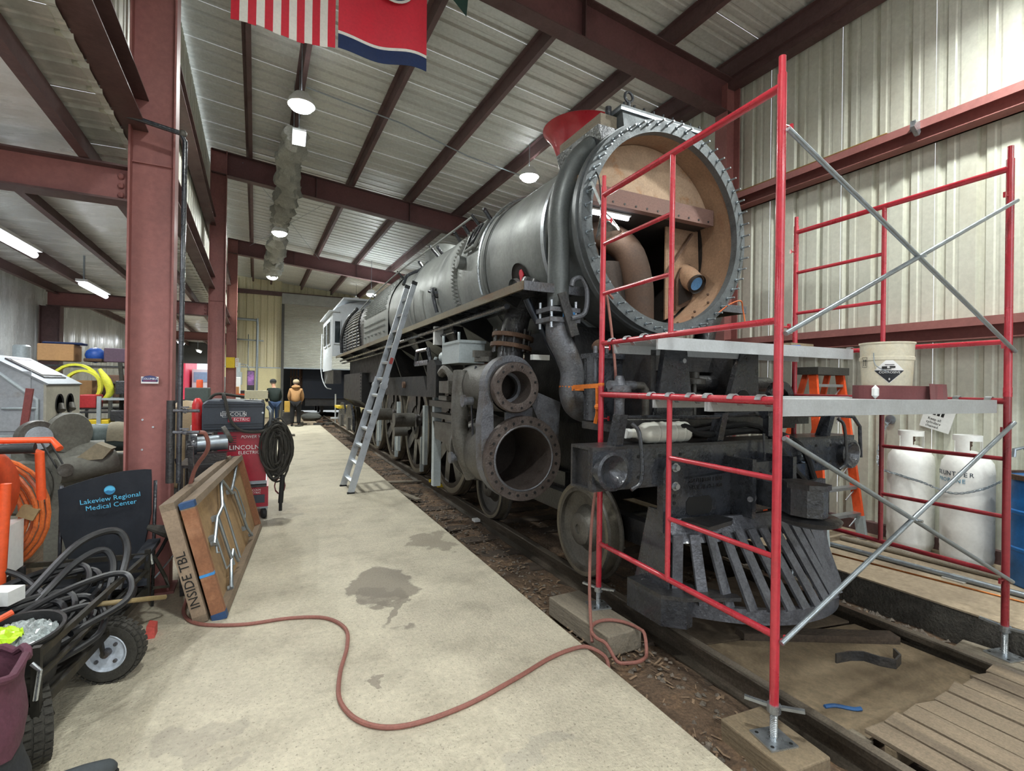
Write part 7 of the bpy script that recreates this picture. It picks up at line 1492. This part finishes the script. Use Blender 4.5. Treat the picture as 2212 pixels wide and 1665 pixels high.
MB().box(-2.25, -2.08, 5.38, 5.55, 1.0, 1.06).build('vise_base', CAST, vs_); MB().box(-2.24, -2.18, 5.36, 5.56, 1.06, 1.17).build('jaw', CAST, vs_); MB().box(-2.13, -2.07, 5.36, 5.56, 1.06, 1.17).build('jaw', CAST, vs_); MB().cyl((-2.07, 5.46, 1.09), (-1.98, 5.46, 1.09), .018, n=8).build('screw', CAST_L, vs_, True); MB().cyl((-1.985, 5.36, 1.09), (-1.985, 5.56, 1.09), .008, n=6).build('handle_bar', CAST_L, vs_, True)
tag(MB().tube([(-.95, 4.6, .05), (-.7, 4.75, .5), (-.66, 4.9, .9), (-.70, 5.0, 1.05)], .012, 6, smooth=4).build('black_hose', RUBBER, None, True), 'thin black hose rising behind the camp chair', 'hose')
tag(MB().tube([(-.72, 4.3, .3), (-.62, 4.45, .42), (-.55, 4.6, .55), (-.58, 4.8, .8)], .006, 6, smooth=4).build('grey_wire', GALV, None, True), 'thin grey wire slanting up beside the leaning tables', 'wire')
# ------------------------------------------------------------------ far end of the hall
sg3 = empty('yellow_sign', (-.97, 19.7, 2.2), 'plain yellow sign on the third red column', 'sign')
MB().box(-1.36, -1.10, 19.66, 19.68, 2.20, 2.56).build('sign_plate', YELLOW, sg3)
ex = empty('exit_sign', (-.95, 19.7, 2.2), 'small white and red sign beside the yellow sign', 'sign')
MB().box(-1.08, -.98, 19.60, 19.62, 2.22, 2.54).build('sign_plate', WHITE, ex); text('sign_text', 'E\nX\nI\nT', .07, frame((-1.03, 19.598, 2.38), (1, 0, 0), (0, 0, 1)), mat('sign_red', 'c3442f', .5), ex, .001)
cdt = empty('wall_conduit', (-.9, 27.0, .9), 'bent grey conduit on the cream end wall', 'conduit')
MB().tube([(-1.9, 26.9, 4.72), (-.75, 26.9, 4.70), (-.62, 26.9, 4.64), (-.57, 26.9, 4.48), (-.57, 26.9, .9)], .06, 10, smooth=2).build('main_pipe', GALV, cdt, True)
MB().tube([(-1.6, 26.95, 3.75), (-.3, 26.95, 3.72)], .035, 8).build('cross_pipe', GALV, cdt, True); MB().tube([(-1.55, 26.95, 4.1), (-1.45, 26.95, 4.1), (-1.45, 26.95, 1.2)], .025, 8).build('thin_pipe', CAST, cdt, True); MB().tube([(-.95, 26.95, 4.0), (-.95, 26.95, 1.8)], .02, 8).build('thin_pipe', GALV, cdt, True)
ml = empty('milling_machine', (-1.1, 24.8, 0), 'grey milling machine standing before the end wall', 'machine')
MB().box(-1.5, -.95, 24.6, 25.2, 0, 1.3).build('column', LGREY, ml); MB().box(-1.6, -.85, 24.3, 25.0, 1.05, 1.2).build('table', DG, ml); MB().box(-1.45, -1.1, 24.4, 25.1, 1.6, 2.15).build('head', LGREY, ml); MB().cyl((-1.27, 24.6, 2.1), (-1.27, 24.6, 2.55), .12, n=16).build('motor', LGREY, ml, True); MB().cyl((-1.27, 24.5, 1.25), (-1.27, 24.5, 1.65), .05, n=10).build('spindle', DG, ml, True)
MB().tube([(-1.25, 24.6, 2.5), (-.9, 24.6, 2.45), (-.78, 24.6, 2.1)], .02, 6, smooth=4).build('hose_arm', GALV, ml)
mo = empty('monitor', (-.72, 22.4, 1.4), 'dark screen panel showing pink and violet beside the machine', 'screen')
MB().box(-.82, -.55, 22.38, 22.44, 1.35, 2.18).build('bezel', BLACK_D, mo); MB().box(-.80, -.57, 22.372, 22.38, 1.60, 2.15).build('screen', mat('screen_pink', '8f5f9a', .4, 0, .4, 6, col2='3b3550', fac=(.45, .6)), mo); MB().box(-.72, -.66, 22.4, 22.46, 0, 1.35).build('stand', BLACK_D, mo)
tbx = empty('steel_rack', (-1.0, 20.4, 0), 'low steel rack with an orange front beam', 'rack')
MB().box(-1.5, -.55, 20.3, 20.36, 1.22, 1.30).build('beam', ORANGE, tbx)
for x in (-1.5, -.57): MB().box(x, x + .05, 20.3, 20.9, 0, 1.35).build('post', BLACK_D, tbx)
MB().box(-1.5, -.55, 20.36, 20.9, 1.25, 1.28).build('shelf', BLACK_D, tbx); MB().box(-1.5, -.55, 20.36, 20.9, .5, .53).build('shelf', BLACK_D, tbx)
for x0, x1, y0, y1, z0, z1, mt, lab, cat in ((-1.38, -1.0, 20.4, 20.7, 1.281, 1.55, CARD, 'cardboard carton on the steel rack', 'carton'), (-.95, -.7, 20.4, 20.7, 1.281, 1.42, BLACK_D, 'dark case on the steel rack', 'case'), (-1.25, -1.0, 21.3, 21.6, 0, 1.9, WHITE, 'tall white cabinet behind the rack', 'cabinet'),
                                          (-1.6, -1.35, 20.6, 20.9, 1.281, 1.9, LGREY, 'pale grey control box behind the third column', 'control box'), (-.5, -.2, 23.2, 23.6, 0, 1.0, BLACK_D, 'dark bench cabinet near the workers', 'cabinet'), (.55, .78, 22.6, 22.9, .5, .95, mat('bin_tan_yellow', 'c9a24a', .6), 'tan yellow bin between the two workers', 'bin'), (.5, .85, 22.5, 23.0, 0, .499, BLACK_D, 'dark stand under the tan bin', 'stand')):
    o = MB().box(x0, x1, y0, y1, z0, z1).build(cat.replace(' ', '_'), mt, None); md = o.modifiers.new('b', 'BEVEL'); md.width = .01; tag(o, lab, cat)
ps = empty('post_stand', (.3, 17.6, 0), 'black steel post stand behind the welder cart', 'stand')
MB().box(.24, .29, 17.55, 17.6, 0, .85).build('post', BLACK_D, ps); MB().box(.36, .40, 17.55, 17.6, 0, .65).build('post', BLACK_D, ps); MB().box(.15, .75, 17.45, 17.75, .0, .05).build('base', CAST, ps)
tn = empty('tender', (3.0, 30, .3), 'dark navy tender body seen under the shutter door', 'tender')
NV = mat('tender_navy', '1b2536', .5, .1, .15, 3); MB().box(1.55, 4.9, 28.6, 34, .9, 4.4).build('tank_body', NV, tn); MB().box(1.7, 4.7, 28.7, 34, .5, .9).build('frame', BLACK_D, tn)
for y in (29.4, 31.2, 33): yb(MB().cyl((2.5, y, .48), (2.64, y, .48), .45, n=24), 'wheel', BLACK_D, tn); yb(MB().cyl((4.0, y, .48), (4.14, y, .48), .45, n=24), 'wheel', BLACK_D, tn)
MB().box(1.4, 1.55, 28.7, 28.8, .6, 3.5).build('ladder_post', RUST_D, tn)
sr = empty('lumber_rack', (.85, 28.6, 0), 'brown timber rack beyond the shutter door', 'rack')
for i in range(4): MB().box(.95 + .14 * i, 1.0 + .14 * i, 28.2, 28.4, 0, 2.6).build('post', RUST_D, sr)
for z in (.6, 1.3, 2.0): MB().box(.9, 1.5, 28.2, 28.5, z, z + .05).build('shelf', RUST_D, sr)
# debris on the floor by the cab
for k in range(12):
    x, y = 1.45 + random.uniform(-.5, .9), 22.6 + random.uniform(-1.2, 2.4); s = random.uniform(.08, .25)
    tag(MB().cbox((x, y, -.02 + s * .2 + (.0)), (s * 1.6, s, s * .4), Matrix.Rotation(random.uniform(0, 3), 3, 'Z')).build('scrap_part', [RUST_D, CAST, BLACK_D][k % 3], None), 'dark scrap part in the heap beyond the slab end', 'scrap', 'scrap parts heaped beyond the slab')
tag(MB().prism([(.6, 21.95), (1.8, 21.95), (1.8, 23.6), (1.0, 23.6)], 'z', -.018, .01).build('floor_board', WOOD_OLD, None), 'flat tan board lying beyond the slab end', 'board')
bgc = MB(); bgc.ball((1.75, 24.8, .16), .42, 14, (1.1, .8, .45)); bgc.v = [v * 1 + Vector((random.uniform(-.03, .03), 0, random.uniform(-.03, .03))) for v in bgc.v]; tag(bgc.build('tarp_bundle', mat('tarp_grey', '4c4e4c', .8, 0, .2, 5, .3, 9), None, True), 'grey tarp bundle on the floor behind the cab', 'tarp')
# outside, seen through the low bay doorway
struct(MB().box(-40, 40, 34, 120, -.4, -.3).build('ground_outside', mat('asphalt', '8a8a86', .9), None), 'pale ground outside the doorway')
struct(MB().box(-40, -4.6, -40, 34, -.42, -.31).build('ground_side', mat('asphalt', '8a8a86', .9), None)); struct(MB().box(-40, 40, -60, -7.5, -.42, -.31).build('ground_front', mat('asphalt', '8a8a86', .9), None), 'ground outside the open end of the hall')
rt_ = empty('red_trailer', (-6, 40, 0), 'bright red trailer parked outside the far doorway', 'trailer')
MB().box(-9, -5.15, 40, 46, .5, 4).build('body', mat('trailer_red', 'd8324a', .5), rt_); MB().box(-5.9, -5.45, 39.95, 40, 1.4, 2.5).build('window', WHITE, rt_); MB().box(-5.8, -5.55, 39.92, 39.95, 1.55, 2.35).build('window_pane', NV, rt_); MB().box(-9, -5.15, 40.5, 45.5, 0, .5).build('undercarriage', BLACK_D, rt_)
for i in range(5): MB().bar((-6.9, 39.95, .9 + i * .6), (-6.45, 39.95, 1.3 + i * .6), .3, .02, (0, 1, 0)).build('white_stripe', WHITE, rt_)
wv_ = empty('white_van', (-4.4, 42, 0), 'pale vehicle parked next to the red trailer', 'van')
MB().box(-5.0, -3.4, 42, 47, .4, 2.6).build('body', WHITE, wv_); MB().box(-4.9, -3.5, 41.95, 42, 1.7, 2.4).build('windshield', mat('glass_pale', '7d9cb8', .1), wv_)
for x in (-4.95, -3.75): yb(MB().cyl((x, 42.8, .37), (x + .25, 42.8, .37), .35, n=18), 'wheel', RUBBER, wv_); yb(MB().cyl((x, 46, .37), (x + .25, 46, .37), .35, n=18), 'wheel', RUBBER, wv_)
MB().box(-4.95, -3.45, 42.1, 46.9, .3, .4).build('underbody', BLACK_D, wv_)

# ------------------------------------------------------------------ people
def person(x, y, face, coat, coat_col, trousers, tr_col, cap_col, label, hood, lean=.06, stride=.10):
    p = empty('person', (x, y, 0), label, 'person')
    c, s = math.cos(face), math.sin(face)
    def P(a, b, z): return (x + a * c - b * s, y + a * s + b * c, z)          # a to the person's right, b forward
    L = lean
    V = [P(0, .0, .98), P(0, L * .4, 1.15), P(0, L, 1.38), P(0, L * 1.3, 1.50), P(0, L * 1.6, 1.58), P(0, L * 2.2, 1.70), P(0, L * 2.3, 1.76),
         P(.19, L, 1.42), P(.25, L + .02, 1.15), P(.20, L + .20, .98), P(.17, L + .28, .97), P(-.19, L, 1.42), P(-.25, L + .02, 1.15), P(-.20, L + .20, .98), P(-.17, L + .28, .97),
         P(.10, 0, .90), P(.12, stride * .5, .50), P(.12, stride * .2, .09), P(.12, stride * .2 + .14, .04), P(-.10, 0, .90), P(-.12, -stride * .3, .50), P(-.12, -stride, .09), P(-.12, -stride + .14, .04)]
    E = [(0, 1), (1, 2), (2, 3), (3, 4), (4, 5), (5, 6), (2, 7), (7, 8), (8, 9), (9, 10), (2, 11), (11, 12), (12, 13), (13, 14), (0, 15), (15, 16), (16, 17), (17, 18), (0, 19), (19, 20), (20, 21), (21, 22)]
    rad = [.13, .125, .14, .07, .055, .10, .075, .06, .045, .035, .03, .06, .045, .035, .03, .085, .06, .045, .04, .085, .06, .045, .04]
    skinned('body', V, E, rad, mat('skin', 'b98a70', .6), p)
    cm = mat(coat, coat_col, .85, 0, .1, 5, .1, 20); tm = mat(trousers, tr_col, .85, 0, .12, 6)
    ji = [0, 1, 2, 3, 7, 8, 9, 11, 12, 13]; mp = {k: i for i, k in enumerate(ji)}
    JV = [V[k] for k in ji]; JV[0] = P(0, 0, .90)
    skinned('jacket', JV, [(mp[a], mp[b]) for a, b in E if a in mp and b in mp], [.19, .19, .195, .09, .095, .075, .06, .095, .075, .06], cm, p)
    skinned('trousers', [V[0], V[15], V[16], P(.12, stride * .2, .08), V[19], V[20], P(-.12, -stride, .08)], [(0, 1), (1, 2), (2, 3), (0, 4), (4, 5), (5, 6)], [.16, .12, .095, .075, .12, .095, .075], tm, p)
    for sx, sy in ((.12, stride * .2), (-.12, -stride)):
        q = [Vector(P(sx, sy - .08, .045)), Vector(P(sx, sy + .05, .05)), Vector(P(sx, sy + .18, .035))]
        MB().tube(q, [.045, .05, .03], 10).build('shoe', RUBBER, p, True)
    h = Vector(P(0, L * 2.25, 1.74)); hm = MB(); hm.lathe([(.118, -.01), (.12, .03), (.10, .085), (.05, .115), (0, .12)], h, (0, 0, 1), 20); hm.prism([(0, 0)], 'z', 0, 0) if False else None
    b = Vector(P(0, L * 2.25 + .14, 1.745)); hm.cbox(b, (.15, .10, .012), Matrix.Rotation(face, 3, 'Z')); hm.build('cap', mat('cap_' + coat, cap_col, .8), p, True)
    hr_ = MB(); hr_.lathe([(.105, -.06), (.112, -.02), (.112, .0)], h, (0, 0, 1), 18); hr_.build('hair', mat('hair_grey', '6d655c', .8), p, True)
    if hood: MB().lathe([(.06, -.02), (.15, -.03), (.165, .02), (.13, .07), (.09, .08)], P(0, L * 1.2 - .04, 1.54), (0, 0, 1), 20).build('hood', cm, p, True)
    return p
person(.17, 21.35, .25, 'fleece_dark', '16231f', 'jeans_blue', '2c3f5e', '1c1f21', 'person in dark green fleece, jeans and black cap facing away', False, .10, .14)
person(.93, 21.6, -.1, 'jacket_tan', 'b58a5c', 'trousers_black', '1d1d20', 'b8a88a', 'person in tan hooded work jacket and black trousers facing away', True, .07, .06)
